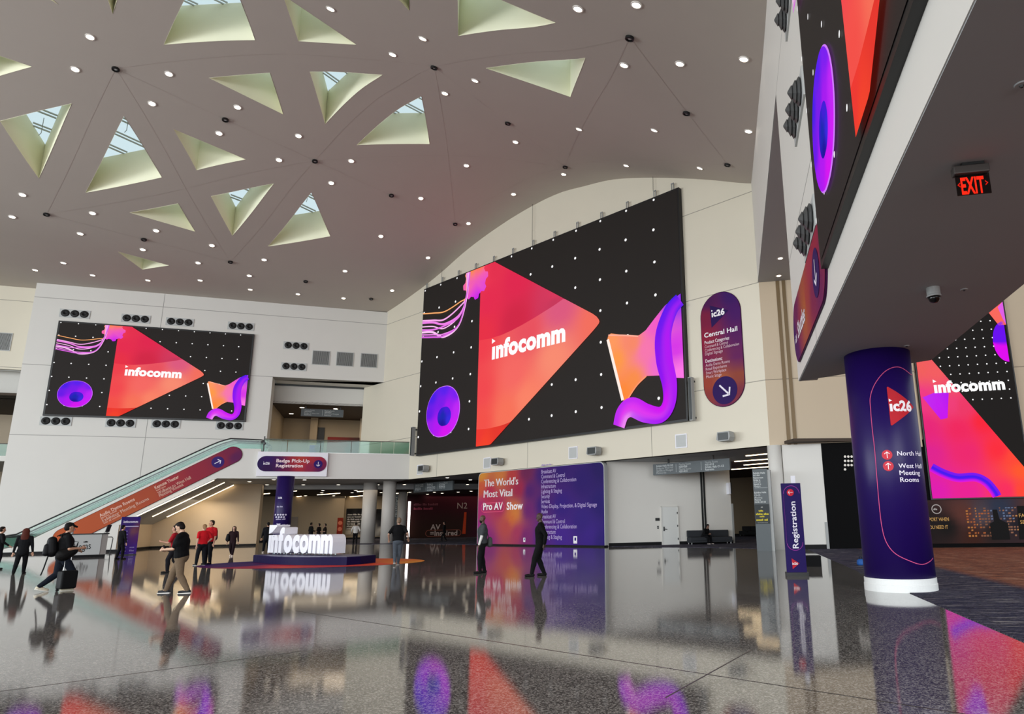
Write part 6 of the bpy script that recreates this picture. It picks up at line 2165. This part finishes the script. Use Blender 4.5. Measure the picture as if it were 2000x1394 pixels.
# 2 woman with long auburn hair
person('woman with long auburn hair, black jacket and black trousers, seen from behind at the left', g_(37, 1121), 1.64, -14, hair='4a2016', hairstyle='long', shirt='0e0f12', pants='0c0d10', shoes='101010', sleeve='long', jacket=True, lf=(-0.05, 0.03, 0.0), rf=(0.09, -0.01, 0.0), lean=0.06, lh=(-0.16, -0.02, 0.46), rh=(0.17, 0.03, 0.47), bulk=0.95)
# 3 man with bag and case
t3 = person('man in a black t-shirt, jeans and pale trainers carrying bags, striding right with a case', g_(112, 1154), 1.80, -78, skin='b5876c', hair='0e0c0c', hairstyle='cap', shirt='0b0b0d', pants='131822', shoes='cfc6b0', sole='e8e4d8', lf=(-0.20, 0.0, 0.035), rf=(0.06, 0.0, 0.0), lean=0.05, rh=(0.10, 0.17, 0.63), lh=(-0.13, 0.16, 0.60), head=(0, 5), bulk=1.15)
bag_on('backpack', 'bulky black backpack hanging behind the man in the pale trainers', 'backpack', t3, [((-0.02, -0.24, 1.02), 0.15, (0.0, -0.27, 1.28), 0.12, (1.1, 0.9)), ((0.02, -0.36, 0.98), 0.08, (0.02, -0.36, 1.15), 0.07)], M_BAG, ([(-0.12, -0.16, 1.4), (-0.14, 0.02, 1.5), (-0.14, 0.12, 1.35), (-0.12, 0.05, 1.0)], [(0.12, -0.16, 1.4), (0.14, 0.02, 1.5), (0.14, 0.12, 1.35), (0.12, 0.05, 1.0)], [(0.0, -0.3, 0.95), (0.02, -0.36, 0.6), (0.02, -0.4, 0.42)]))
bag_on('shoulder_bag', 'large black bag hung across the front of the man in the pale trainers', 'bag', t3, [((0.16, -0.02, 0.92), 0.16, (0.16, 0.12, 1.02), 0.14, (0.8, 1.1))], cloth('0a0909', 0.6), ([(0.12, -0.1, 1.1), (0.05, -0.1, 1.45), (-0.1, 0.06, 1.46), (0.1, 0.16, 1.15)],))
q = g_(129, 1153.5)
FS = facing(q + Vector((0.06, -0.1, 0)), 30)
T = Thing('suitcase', 'black wheeled suitcase beside the man in the pale trainers', 'suitcase', FS, (0, 0, 0))
b = MB().box(-0.19, 0.19, -0.12, 0.12, 0.06, 0.52)
sc_ = T.part('shell', b, M_BAG)
md = sc_.modifiers.new('bevel', 'BEVEL')
md.width, md.segments = 0.04, 3
for s_ in (-1, 1):
    T.part('wheel', MB().lathe([(0.035, -0.015), (0.035, 0.015)], 14, (s_ * 0.15, 0.08, 0.035), 'y'), M_BLACK)
T.part('pull_handle', MB().tube([(-0.07, 0.08, 0.5), (-0.07, 0.08, 0.98), (0.07, 0.08, 0.98), (0.07, 0.08, 0.5)], 0.01, 6), M_STEEL)
# 4 man near the banner
person('man in a dark suit standing before the purple banner by the counter', g_(232, 1092), 1.75, -60, hair='0c0a0a', shirt='0c0c10', pants='0c0c10', sleeve='long', jacket=True, rh=(0.15, 0.06, 0.47), lf=(-0.04, 0.01, 0), rf=(0.05, 0, 0), bulk=0.95)
# 5 person in red behind the man in khaki
t5 = person('person in a red top holding out a hand, behind the man in khaki trousers', g_(336, 1118), 1.66, 75, skin='a87a62', hair='1a1412', hairstyle='tied', shirt='9a1824', pants='17151a', lean=0.10, lh=(-0.10, 0.22, 0.66), rh=(0.14, 0.10, 0.56), lf=(0.08, 0, 0), rf=(-0.12, 0.0, 0.02), bulk=0.95)
bag_on('shoulder_bag', 'dark shoulder bag of the person in the red top', 'bag', t5, [((-0.1, 0.14, 0.82), 0.09, (-0.1, 0.0, 0.80), 0.11, (0.8, 1.2))], M_BAG, ([(-0.1, 0.08, 0.9), (-0.12, 0.02, 1.3), (0.05, -0.06, 1.34), (-0.05, -0.08, 0.9)],))
# 6 man in khaki
t6 = person('man in a black t-shirt and khaki trousers looking down at his phone, mid stride', g_(346, 1158), 1.74, 68, skin='c09a80', hair='17110f', shirt='0a0a0c', pants='6b5a48', shoes='26282c', sole='e8e6e2', lf=(-0.15, 0.0, 0.0), rf=(0.17, 0.01, 0.0), lean=0.08, lh=(-0.05, 0.21, 0.62), rh=(0.09, 0.19, 0.61), head=(0, 30), bulk=1.18)
qp = P_local(t6, (0.02, 0.44, 0))
T = Thing('phone', 'phone held up by the man in khaki trousers', 'phone', Frame(qp, (math.cos(R(t6.yaw)), math.sin(R(t6.yaw)))), (0, 0, 1.06))
T.part('case', MB().box(-0.04, 0.04, -0.005, 0.005, 1.0, 1.15), M_BLACK)
T.part('screen', MB().box(-0.035, 0.035, -0.007, -0.0055, 1.01, 1.14), M_DSTEEL)
# 7 8 pair in red shirts
person('shorter person in a plain red shirt and dark trousers, back turned, arm hanging', g_(391, 1104), 1.68, 25, skin='c39a84', hair='8a6a4a', hairstyle='tied', shirt='c21a24', pants='14161a', lh=(-0.16, -0.05, 0.49), rh=(0.16, 0.08, 0.55), lf=(0.06, 0.02, 0), rf=(-0.05, 0.0, 0), shoes='121214', sole='d0ccc6', bulk=1.05)
t8 = person('tall man in a red shirt with a black backpack, facing the other person in red', g_(405, 1102), 1.84, 140, skin='b98a70', hair='2a201a', shirt='b41822', pants='111216', rh=(0.10, 0.14, 0.60), lh=(-0.15, 0.05, 0.48), head=(-25, 0), bulk=1.08)
bag_on('backpack', 'black backpack on the tall man in the red shirt', 'backpack', t8, [((0, -0.22, 1.12), 0.14, (0, -0.22, 1.40), 0.12, (1.1, 0.8))], M_BAG2, ([(-0.13, -0.12, 1.5), (-0.13, 0.06, 1.54), (-0.14, 0.13, 1.3), (-0.13, 0.0, 1.1)], [(0.13, -0.12, 1.5), (0.13, 0.06, 1.54), (0.14, 0.13, 1.3), (0.13, 0.0, 1.1)]))
# 9 woman walking
t9 = person('woman in dark clothes and white shoes walking before the beige wall', g_(452, 1086), 1.62, 170, skin='b08a76', hair='3a2c22', hairstyle='long', shirt='241418', pants='1c0f14', shoes='e4dcd4', sleeve='long', jacket=True, lf=(0.10, -0.02, 0.0), rf=(-0.13, -0.02, 0.03), bulk=0.9)
bag_on('shoulder_bag', 'round black bag at the side of the woman in white shoes', 'bag', t9, [((0.26, -0.05, 0.92), 0.13, (0.25, 0.0, 1.12), 0.10, (1, 1.1))], M_BAG, ([(0.24, 0.0, 1.15), (0.16, -0.02, 1.34), (0.22, -0.1, 1.15)],))
# 10 man at the left end of the white letters
person('man in a dark suit standing behind the left end of the white letters', g_(519, 1079), 1.80, 10, hair='0c0a0a', shirt='101116', pants='0e0f13', shoes='b8aca0', sleeve='long', jacket=True, lf=(0.02, 0.02, 0), rf=(-0.03, 0.01, 0), bulk=1.1)
# 11-13 distant group
d_ = 62
for px, lab, hh, yw, sh_ in ((605.5, 'leftmost of three dark figures standing in the lobby behind the white letters', 1.80, -60, '0b0b0c'), (621, 'middle of three dark figures standing in the lobby behind the white letters', 1.72, 60, '1a1413'), (633, 'rightmost of three dark figures standing in the lobby behind the white letters', 1.70, 90, '1c1412')):
    q = at_dist(px, 1058, d_)
    q.z = 0
    person(lab, q, hh, yw, skin='8a6a58', hair='120e0c', shirt=sh_, pants='0e0d0f', sleeve='long' if px < 610 else 'short', lh=(-0.12, 0.14, 0.62), rh=(0.12, 0.14, 0.62), bulk=1.1, jacket=px < 610)
q = at_dist(693, 1060, 60)
q.z = 0
person('man in a white shirt and dark trousers walking away beside the lobby column', q, 1.76, 5, skin='7a5c4a', hair='120e0c', shirt='c9c6c2', pants='0c0c0f', sleeve='long', lf=(0.08, 0, 0), rf=(-0.08, 0, 0.01), lh=(-0.17, 0.06, 0.56), rh=(0.17, 0.08, 0.56))
# 15 man walking away
person('man in a black shirt and grey jeans walking away towards the red end wall', g_(775, 1103), 1.80, -6, skin='b08a74', hair='7a6654', shirt='0b0b0d', pants='4a5058', shoes='6a6a6c', sole='cfcac4', lf=(-0.10, -0.02, 0.035), rf=(0.06, -0.045, 0.0), lh=(-0.20, 0.04, 0.55), rh=(0.21, 0.02, 0.56), bulk=1.15)
q = at_dist(867, 1054, 62)
q.z = 0
person('dark dressed figure crossing in front of the lettering on the red end wall', q, 1.74, 80, skin='8a6452', hair='1a1412', shirt='0c0b0d', pants='0d0c0e', sleeve='long', jacket=True, lf=(0.10, 0, 0), rf=(-0.12, 0, 0.02))
# 17 man in grey polo
t17 = person('bald bearded man in a grey shirt with pale sleeves, standing sideways before the orange panel', g_(941, 1119), 1.78, 96, skin='523428', hair='1a1412', hairstyle='bald', shirt='3c3f42', pants='0e0e10', shoes='0c0c0d', lf=(0.04, 0.0, 0), rf=(-0.05, 0.0, 0), lh=(-0.15, 0.08, 0.47), rh=(0.16, -0.02, 0.49), bulk=1.12)
sl = []
V = Vector
sd_ = t17
for s_, h_ in ((-1, (-0.15, 0.08, 0.47)), (1, (0.16, -0.02, 0.49))):
    a = sd_.up((s_ * 0.118, -0.004, 0.792))
    el, wr = ik(a, sd_.hip + V((h_[0], h_[1], h_[2] - 0.515)), 0.172, 0.148, V((s_ * 0.45, -1, -0.25)))
    sl.append([(( a + (el - a) * 0.6) * 1.78, 0.030 * 1.78, el * 1.78, 0.027 * 1.78), (el * 1.78, 0.027 * 1.78, (el + (wr - el) * 0.95) * 1.78, 0.020 * 1.78)])
for c in sl:
    me = blob(c, 0.012, 2)
    me.materials.append(cloth('d8d6d2'))
    o = bpy.data.objects.new('sleeve', me)
    COL.objects.link(o)
    o.parent = t17.o
    o['label'] = 'white under-sleeve'
me = blob([(t17.up((0, 0.035, 0.885)) * 1.78, 0.03 * 1.78, t17.up((0, 0.044, 0.895)) * 1.78, 0.022 * 1.78, (1.2, 1))], 0.012, 2)
me.materials.append(cloth('15100e'))
o = bpy.data.objects.new('beard', me)
COL.objects.link(o)
o.parent = t17.o
bag_on('shoulder_bag', 'grey bag slung at the hip of the man in the grey shirt', 'bag', t17, [((0.10, -0.24, 0.88), 0.10, (0.10, -0.24, 1.02), 0.09, (1, 0.9))], cloth('4a4d4c', 0.6), ([(0.1, -0.2, 1.08), (0.13, -0.1, 1.44), (0.0, 0.03, 1.50), (-0.1, 0.12, 1.35)],))
# 18 man in black
person('bald man all in black standing sideways, right of the man in grey', g_(1055, 1124.5), 1.83, 88, skin='3c2620', hair='0c0a0a', hairstyle='bald', shirt='08080a', pants='0b0b0d', shoes='090909', lf=(0.13, 0.02, 0), rf=(-0.06, 0.0, 0), lh=(-0.14, -0.06, 0.50), rh=(0.15, -0.07, 0.50), sleeve='long', head=(15, 6), bulk=1.05)

# ------------------------------------------------------------------ sofas and the seated person
def sofa(label, fr, x0, x1, y0):
    T = Thing('sofa', label, 'sofa', fr, ((x0 + x1) / 2, y0, 0), 'charcoal sofas')
    m_ = cloth('34363a', 0.8)
    def bev(o, w_=0.04):
        md = o.modifiers.new('bevel', 'BEVEL')
        md.width, md.segments = w_, 3
    n = max(2, int((x1 - x0) / 1.0))
    for i in range(n):
        a, b = x0 + (x1 - x0) * i / n, x0 + (x1 - x0) * (i + 1) / n
        bev(T.part('seat_cushion', MB().box(a + 0.01, b - 0.01, y0, y0 + 0.78, 0.22, 0.45), m_))
        bev(T.part('back_cushion', MB().box(a + 0.01, b - 0.01, y0 + 0.60, y0 + 0.80, 0.45, 0.86), m_))
    bev(T.part('base', MB().box(x0, x1, y0 + 0.02, y0 + 0.78, 0.12, 0.24), m_), 0.02)
    for px in (x0 + 0.1, x1 - 0.1):
        for py in (y0 + 0.08, y0 + 0.7):
            T.part('leg', MB().tube([(px, py, 0.0), (px, py, 0.13)], 0.025, 8), M_STEEL)
sx0, sx1 = FWL.hit(1348, 1045, -0.9)[0], FWL.hit(1430, 1045, -0.9)[0]
sofa('long charcoal sofa against the white wall under the grey direction board', FWL, sx0, sx1, -0.95)
so2 = FCO.off(-1.0)
sofa('second charcoal sofa far back in the corridor, left of the grey directory pillar', so2, so2.hit(1443, 1045)[0], so2.hit(1478, 1045)[0], 0.0)
xs_ = FWL.hit(1375, 1050, -0.7)[0]
qs = FWL.w(xs_, -0.62, 0)
yw = -128
person('person in black sitting hunched over a phone on the charcoal sofa', qs, 1.72, yw, skin='7a5a4a', hair='0d0b0b', hairstyle='short', shirt='0b0b0d', pants='0b0b0e', shoes='a8a09a', seat=0.40, lean=0.55, lf=(0.30, 0.0, 0.0), rf=(0.27, 0.02, 0.0), lh=(-0.04, 0.28, 0.36), rh=(0.06, 0.28, 0.36), head=(0, 25), sleeve='long')

# ------------------------------------------------------------------ the white letters on their plinth, the floor graphic
pl = gnd(498, 1097.5)
prr = gnd(681, 1103.5)
FP2 = Frame(pl, prr - pl)
pw = (prr - pl).length
ph = FP2.hit(497.5, 1083.5)[1]
outl = []
for i in range(25):
    u = i / 24
    outl.append((pw * u, -0.10 - 0.9 * math.sin(math.pi * u) ** 1.3 * (0.55 + 0.45 * u)))
outl += [(pw + 0.05, 0.5), (pw - 0.3, 1.5), (0.3, 1.7), (-0.05, 0.6)]
T = Thing('display_plinth', 'low dark purple plinth with a curved front under the white letters', 'plinth', FP2, (pw / 2, 0, 0))
T.part('body', MB().slab(outl, 0, ph), M_PLINTH)
T.part('top_sheet', MB().slab([(p[0] * 0.985 + pw * .0075, p[1] * 0.97 + .02) for p in outl], ph, ph + 0.012), mat('plinth top', '3a3360', 0.4))
lx0, lx1 = FP2.hit(524, 1060, 0.25)[0], FP2.hit(650, 1060, 0.25)[0]
zb_l = FP2.hit(540, 1076, 0.25)[1]
zx = FP2.hit(540, 1044, 0.25)[1]
ztop = FP2.hit(535, 1025, 0.25)[1]
zb_l = max(zb_l, ph + 0.16)
T = Thing('letter_sign', 'giant white three dimensional letters standing on the purple plinth', 'sign', FP2, ((lx0 + lx1) / 2, 0.3, ph + 0.012))
chars = '\u0131nfocomm'
gl = [glyphs(c, 0.05) for c in chars]
xh = max(v[1] for v in gl[1][0])
tw = sum(g[2] for g in gl) + 0.015 * 7
kx, kz = (lx1 - lx0) / tw, (zx - zb_l) / xh
cx = lx0
dep = 0.62
for g in gl:
    vs, fs = g[0], g[1]
    n = len(vs)
    def pt(v, y):
        return (cx + v[0] * kx, y, zb_l + v[1] * kz)
    ed = {}
    for f in fs:
        for i in range(len(f)):
            a, b = f[i], f[(i + 1) % len(f)]
            ed[(a, b)] = ed.get((a, b), 0) + 1
    side = [(a, b) for (a, b) in ed if (b, a) not in ed]
    mb = MB().add([pt(v, 0.25) for v in vs] + [pt(v, 0.25 + dep) for v in vs], [tuple(f) for f in fs] + [tuple(n + i for i in reversed(f)) for f in fs] + [(b, a, a + n, b + n) for a, b in side])
    T.part('letter', mb, M_LETTER)
    for u in ((0.3, 0.75) if g[2] < 0.7 else (0.15, 0.5, 0.85)):
        xx = cx + g[2] * kx * u
        T.part('post', MB().tube([(xx, 0.5, ph + 0.012), (xx, 0.5, zb_l + 0.06)], 0.022, 6), M_ACRYL)
    cx += (g[2] + 0.015) * kx
fl = [(lx0 - 0.02, zx + 0.12), (lx0 + 0.52 * 1.2, zx + 0.32), (lx0 - 0.02, ztop)]
fl = [(lx0 - 0.02, zx + 0.04), (lx0 + 0.22, zx + 0.10), (lx0 + 0.60, ztop - 0.06), (lx0 + 0.56, ztop), (lx0 - 0.02, ztop)]
T.part('flag', MB().prism(fl, 0.25, 0.25 + dep), M_LETTER, label='white flag over the first letter')
# round floor graphic
gL, gR, gF, gB = gnd(414, 1101), gnd(819, 1097.5), gnd(560, 1114.5), gnd(700, 1088)
fc_ = (gL + gR) / 2
ax = (gR - gL) / 2
ay = Vector((-ax.y, ax.x, 0)).normalized() * 3.3
mid_ = fc_ + ay * 0.0
pal = idw([tuple(gnd(x, y).xy) + (c,) for x, y, c in ((430, 1101, '2a1260'), (470, 1097, '2c1462'), (500, 1090, '2c1468'), (470, 1104.5, '38145e'), (500, 1107, 'a82a48'), (540, 1106, 'd8384a'), (520, 1111, '96204e'), (580, 1113, '8c1c60'), (600, 1109, 'c42a4c'), (560, 1107.5, 'e0503c'), (640, 1108, 'a02a5c'), (660, 1105, 'e24a3c'), (700, 1107, 'c0303c'), (700, 1098, 'e8542e'), (740, 1101, 'e2502e'), (760, 1095, 'e87a2c'), (790, 1098, 'e8902c'), (812, 1097.5, 'ea9a34'), (700, 1090, 'e04a30'), (640, 1090, 'a82a4c'), (580, 1086, '4a1a60'))], 4)
mb = MB()
vs, cs, fs = [], [], []
nr, na = 14, 72
for i in range(nr + 1):
    for j in range(na):
        t = 2 * math.pi * j / na
        p = mid_ + (ax * math.cos(t) + ay * math.sin(t)) * max(i / nr, 0.01)
        vs.append((p.x, p.y, 0.004))
        cs.append(pal(p.x, p.y))
for i in range(nr):
    for j in range(na):
        k = (j + 1) % na
        fs.append((i * na + j, (i + 1) * na + j, (i + 1) * na + k, i * na + k))
mb.v, mb.f, mb.c = [Vector(v) for v in vs], fs, cs
put('floor_graphic', mb, vcol('vinyl floor film', 0.6, 0.08), FW, 'large oval floor graphic fading from purple through red to orange', 'floor graphic', fix=False)

# ------------------------------------------------------------------ counter, banner, barrier at the left
FDk = facing(gnd(170, 1088), 4)
dx0_, dx1_ = FDk.hit(118, 1060)[0], FDk.hit(197, 1060)[0]
dz1 = FDk.hit(165, 1043)[1]
T = Thing('reception_counter', 'pale counter with a black brush lettered front under the escalator sign', 'counter', FDk, ((dx0_ + dx1_) / 2, 0, 0))
T.part('front_panel', MB().box(dx0_, dx1_, 0, 0.03, 0.14, dz1), M_LGREY)
T.part('body', MB().box(dx0_, dx1_ + 0.3, 0.03, 0.75, 0.12, dz1 - 0.02), mat('counter side', '8a8480', 0.5))
T.part('plinth', MB().box(dx0_ + 0.02, dx1_ + 0.28, 0.02, 0.72, 0, 0.13), M_BASEB)
T.part('worktop', MB().box(dx0_ - 0.03, dx1_ + 0.35, -0.04, 0.8, dz1 - 0.02, dz1 + 0.04), M_BLACK)
mb = MB()
a, b = FDk.hit(144, 1075), FDk.hit(177, 1072)
mb.text('Vegas', (a[0], a[1]), (b[0], b[1] + 0.02), -0.01, 0.4, 0.0, '101014')
for p, q in (((143, 1056), (153, 1058)), ((153, 1058), (147, 1071)), ((158, 1079), (164, 1075))):
    a, b = FDk.hit(*p), FDk.hit(*q)
    d = Vector((b[0] - a[0], b[1] - a[1])).normalized() * 0.02
    mb.poly([(a[0] - d.y, a[1] + d.x), (b[0] - d.y * .4, b[1] + d.x * .4), (b[0] + d.y * .4, b[1] - d.x * .4), (a[0] + d.y, a[1] - d.x)], -0.011, '101014')
a, b = FDk.hit(163, 1059.5), FDk.hit(173, 1056)
bars(mb, a[0], a[1], b[0] - a[0], b[1] - a[1], -0.01, '101014', 3)
T.part('lettering', mb, M_PRINT, fix=False, label='black brush lettering')
a = FDk.hit(204, 1041)
T = Thing('monitor', 'small black tilted monitor on the right end of the pale counter', 'monitor', FDk, (dx1_ + 0.2, 0.3, dz1 + 0.04))
T.part('screen', MB().add([(dx1_ + 0.12, 0.1, dz1 + 0.10), (dx1_ + 0.34, 0.5, dz1 + 0.10), (dx1_ + 0.42, 0.46, dz1 + 0.52), (dx1_ + 0.20, 0.06, dz1 + 0.52), (dx1_ + 0.15, 0.09, dz1 + 0.10), (dx1_ + 0.37, 0.49, dz1 + 0.10), (dx1_ + 0.45, 0.45, dz1 + 0.52), (dx1_ + 0.23, 0.05, dz1 + 0.52)], [(0, 1, 2, 3), (7, 6, 5, 4), (0, 4, 5, 1), (1, 5, 6, 2), (2, 6, 7, 3), (3, 7, 4, 0)]), M_BLACK)
T.part('stand', MB().box(dx1_ + 0.1, dx1_ + 0.34, 0.15, 0.42, dz1 + 0.04, dz1 + 0.06).box(dx1_ + 0.22, dx1_ + 0.27, 0.27, 0.31, dz1 + 0.05, dz1 + 0.2), M_DSTEEL)
a = FDk.hit(141, 1040)
T = Thing('flower_pot', 'small purple and white flowers on the pale counter', 'flowers', FDk, (a[0], 0.3, dz1 + 0.04))
T.part('pot', MB().lathe([(0.07, 0), (0.09, 0.10), (0.08, 0.10)], 14, (a[0], 0.3, dz1 + 0.04)), M_LGREY)
for k in range(9):
    c_ = 'e8e4ea' if k % 2 else '7a3aa0'
    T.part('blossom', MB().lathe([(0.005, -0.03), (0.05, 0.0), (0.005, 0.03)], 8, (a[0] + 0.13 * math.cos(k * 2.4) * (0.4 + .07 * k), 0.3 + 0.1 * math.sin(k * 2.4), dz1 + 0.2 + 0.03 * (k % 3))), cloth(c_))
b0_ = gnd(214, 1083.5)
FBr = facing(b0_, 0)
T = Thing('hoop_barrier', 'thin dark metal hoop barrier at the right end of the pale counter', 'barrier', FBr, (0, 0, 0))
T.part('frame', MB().tube([(0, 0, 0), (0.05, 0, 1.0), (0.03, 0, 1.07), (-0.04, 0, 1.1), (-0.35, 0.05, 1.1)], 0.025, 8).tube([(-0.4, 0.05, 0.28), (0.01, 0, 0.28)], 0.02, 6), M_DSTEEL)
T.part('foot', MB().lathe([(0.14, 0), (0.14, 0.015), (0.03, 0.03)], 18), M_DSTEEL)
FBn = facing(gnd(250, 1083.5), 8)
def bn(px, py):
    return tuple(FBn.hit(px, py, 0))
x0, x1, z1 = (bn(237, 1009)[0] + bn(229, 1083)[0]) / 2, (bn(274.5, 1009)[0] + bn(266, 1083)[0]) / 2, bn(255, 1009)[1]
T = Thing('banner_stand', 'upright purple banner stand between the pale counter and the light lines', 'banner', FBn, ((x0 + x1) / 2, 0, 0))
col = idw([(x0, z1, '2c2070'), (x1, z1, '2c1c78'), ((x0 + x1) / 2, z1 * .8, '34246e'), (x1, z1 * .7, '6a3a50'), (x0 + .3, z1 * .6, '3a2680'), (x1, z1 * .45, '5c2a7a'), (x0, z1 * .3, '34208a'), (x1, z1 * .15, '4a2a90'), (x0, .1, '2c2080'), (x1 - .3, z1 * .62, '7a4858')])
T.part('sheet', MB().fill([x0 + (x1 - x0) * i / 8 for i in range(9)], lambda x: 0.05, lambda x: z1, 12, -0.01, col), M_PRINT, fix=False)
T.part('backing', MB().box(x0, x1, 0, 0.05, 0.05, z1), M_LGREY)
T.part('foot', MB().box(x0, x1, -0.15, 0.2, 0, 0.05), M_DSTEEL)
mb = MB()
w_ = x1 - x0
logo(mb, 'nfocomm', (x0 + .12 * w_, z1 - .36), (x0 + .88 * w_, z1 - .36), -0.02, None, 'e4def0')
mb.poly([(x0 + .1 * w_, z1 - .62), (x1 - .06 * w_, z1 - .62), (x1 - .06 * w_, z1 - .56), (x0 + .1 * w_, z1 - .56)], -0.02, 'c8bce0')
for k in range(11):
    bars(mb, x0 + .12 * w_, z1 - .9 - .2 * k, w_ * 0.36, 0.08, -0.02, '8a7cb8', k)
    if k > 4:
        bars(mb, x0 + .62 * w_, z1 - .9 - .2 * k, w_ * 0.28, 0.1, -0.02, '9a8cc4', k + 20)
T.part('lettering', mb, M_PRINT, fix=False, label='pale lettering')

# ------------------------------------------------------------------ things on the soffit: exit sign, camera, sprinklers
qe = gnd(1897, 320, ZF - 0.012)
FX = facing(qe, -4)
FX = Frame(qe, FD.X)
ze = ZF - 0.012
a, b, c = FX.hit(1862, 338), FX.hit(1931, 338), FX.hit(1930, 377)
ew = b[0] - a[0]
T = Thing('exit_sign', 'red EXIT sign on a clear panel hanging from the dark soffit', 'sign', FX, (0, 0, ze))
zt_, zb_e = FX.hit(1897, 340)[1], c[1]
T.part('canopy', MB().box(-0.11 * 1, 0.11, -0.05, 0.05, ze - 0.03, ze), M_DSTEEL)
hz = ze - 0.03
hs = T.part('housing', MB().box(a[0] - 0.01, b[0] + 0.0, -0.055, 0.055, zt_ - 0.005, hz), mat('bronze grey housing', '4a4542', 0.45, 0.3))
md = hs.modifiers.new('bevel', 'BEVEL')
md.width, md.segments = 0.012, 2
T.part('clear_panel', MB().box(a[0] + .01, b[0], -0.006, 0.006, zb_e, zt_), glass_mat('edge lit acrylic', '8a7a78', 0.06))
mb = MB()
hgt = (zt_ - zb_e) * 0.82
xc0, xc1 = FX.hit(1876, 360)[0], FX.hit(1922, 360)[0]
mb.text('EXIT', (xc0, zb_e + 0.012), (xc1, zb_e + 0.012), -0.009, hgt, 0.03, 'ff2a18')
for s_, x in ((1, a[0] + 0.02), (-1, b[0] - 0.02)):
    zc_ = (zt_ + zb_e) / 2
    mb.poly([(x, zc_), (x + s_ * 0.03, zc_ + 0.03), (x + s_ * 0.03, zc_ + 0.016), (x + s_ * 0.014, zc_), (x + s_ * 0.03, zc_ - 0.016), (x + s_ * 0.03, zc_ - 0.03)], -0.009, 'd01c10')
T.part('lettering', mb, glow('exit red', 1.2), fix=False, label='glowing red lettering')
qd = gnd(1822, 562, ze)
T = Thing('security_camera', 'grey dome security camera hanging from the dark soffit', 'camera', FW, tuple(qd))
T.part('housing', MB().lathe([(0.105, 0.0), (0.105, -0.12), (0.115, -0.14), (0.115, -0.16)], 28, tuple(qd)), M_GREYMETAL, smooth=False)
T.part('dome', MB().lathe([(0.095, -0.155), (0.092, -0.19), (0.075, -0.225), (0.045, -0.25), (0.005, -0.258)], 28, tuple(qd)), mat('smoked dome', '060607', 0.08), smooth=True)
for p, s_ in (((1771, 675), 'near the top of the purple column'), ((1883, 565), 'right of the dome camera'), ((1995, 165), 'above the exit sign')):
    q = gnd(p[0], p[1], ze)
    T = Thing('sprinkler', 'small sprinkler plate on the dark soffit, ' + s_, 'sprinkler', FW, tuple(q), 'soffit sprinklers')
    T.part('plate', MB().lathe([(0.06, 0), (0.055, -0.012)], 20, tuple(q)), M_SOFFIT)
    T.part('head', MB().lathe([(0.02, -0.012), (0.012, -0.03)], 12, tuple(q)), M_DSTEEL)

# ------------------------------------------------------------------ small fittings on the white lobby wall
a = FWL.hit(1284, 1014)
T = Thing('card_reader', 'dark card reader plate left of the white steel door', 'switch plate', FWL, (a[0], 0, a[1] - 0.1))
T.part('plate', MB().box(a[0] - .14, a[0] + .14, -0.03, 0, a[1] - .09, a[1] + .09), M_DSTEEL)
T.part('panel', MB().box(a[0] - .12, a[0] + .12, -0.035, -0.03, a[1] - .07, a[1] + .07), M_BLACK)
a = FWL.hit(1285, 1029.5)
T = Thing('push_button', 'small dark door button under the card reader', 'switch', FWL, (a[0], 0, a[1] - 0.1))
T.part('plate', MB().box(a[0] - .055, a[0] + .055, -0.025, 0, a[1] - .09, a[1] + .09), M_BLACK)
T.part('button', MB().lathe([(0.03, 0.025), (0.03, 0.04)], 12, (a[0], 0, a[1]), 'y'), M_STEEL)
a, b = FWL.hit(1418, 943), FWL.hit(1428, 965)
T = Thing('exit_box', 'small white framed black exit box at the right end of the white wall', 'sign', FWL, ((a[0] + b[0]) / 2, 0, b[1]))
T.part('frame', MB().box(a[0], a[0] + .12, -0.45, 0, b[1], a[1]), M_LETTER)
T.part('face', MB().box(a[0] + .12, a[0] + .2, -0.45, 0, b[1] + .03, a[1]), M_BLACK)
q = gnd(1591, 1106.5)
FBx = facing(q, 6)
T = Thing('equipment_case', 'low black box on the floor just right of the Registration sign post', 'box', FBx, (0, 0, 0))
bx_ = T.part('body', MB().box(-0.24, 0.22, 0, 0.4, 0, 0.33), mat('matt black case', '08080a', 0.7, spec=0.15))
T.part('lid', MB().box(-0.245, 0.225, -0.005, 0.405, 0.29, 0.335), mat('matt black lid', '0b0b0d', 0.7, spec=0.15))
# blue bag behind the big column, black box behind the kiosk
q = gnd(1682, 1104)
T = Thing('tote_bag', 'small blue bag on the floor peeking out left of the big purple column', 'bag', FW, tuple(q))
T.part('body', MB().lathe([(0.10, 0), (0.13, 0.05), (0.12, 0.16), (0.07, 0.2)], 16, tuple(q)), cloth('2a5aa0', 0.5))
T.part('handle', MB().tube([(q.x - .05, q.y, .19), (q.x - .03, q.y, .27), (q.x + .03, q.y, .27), (q.x + .05, q.y, .19)], 0.012, 6), cloth('10203a'))
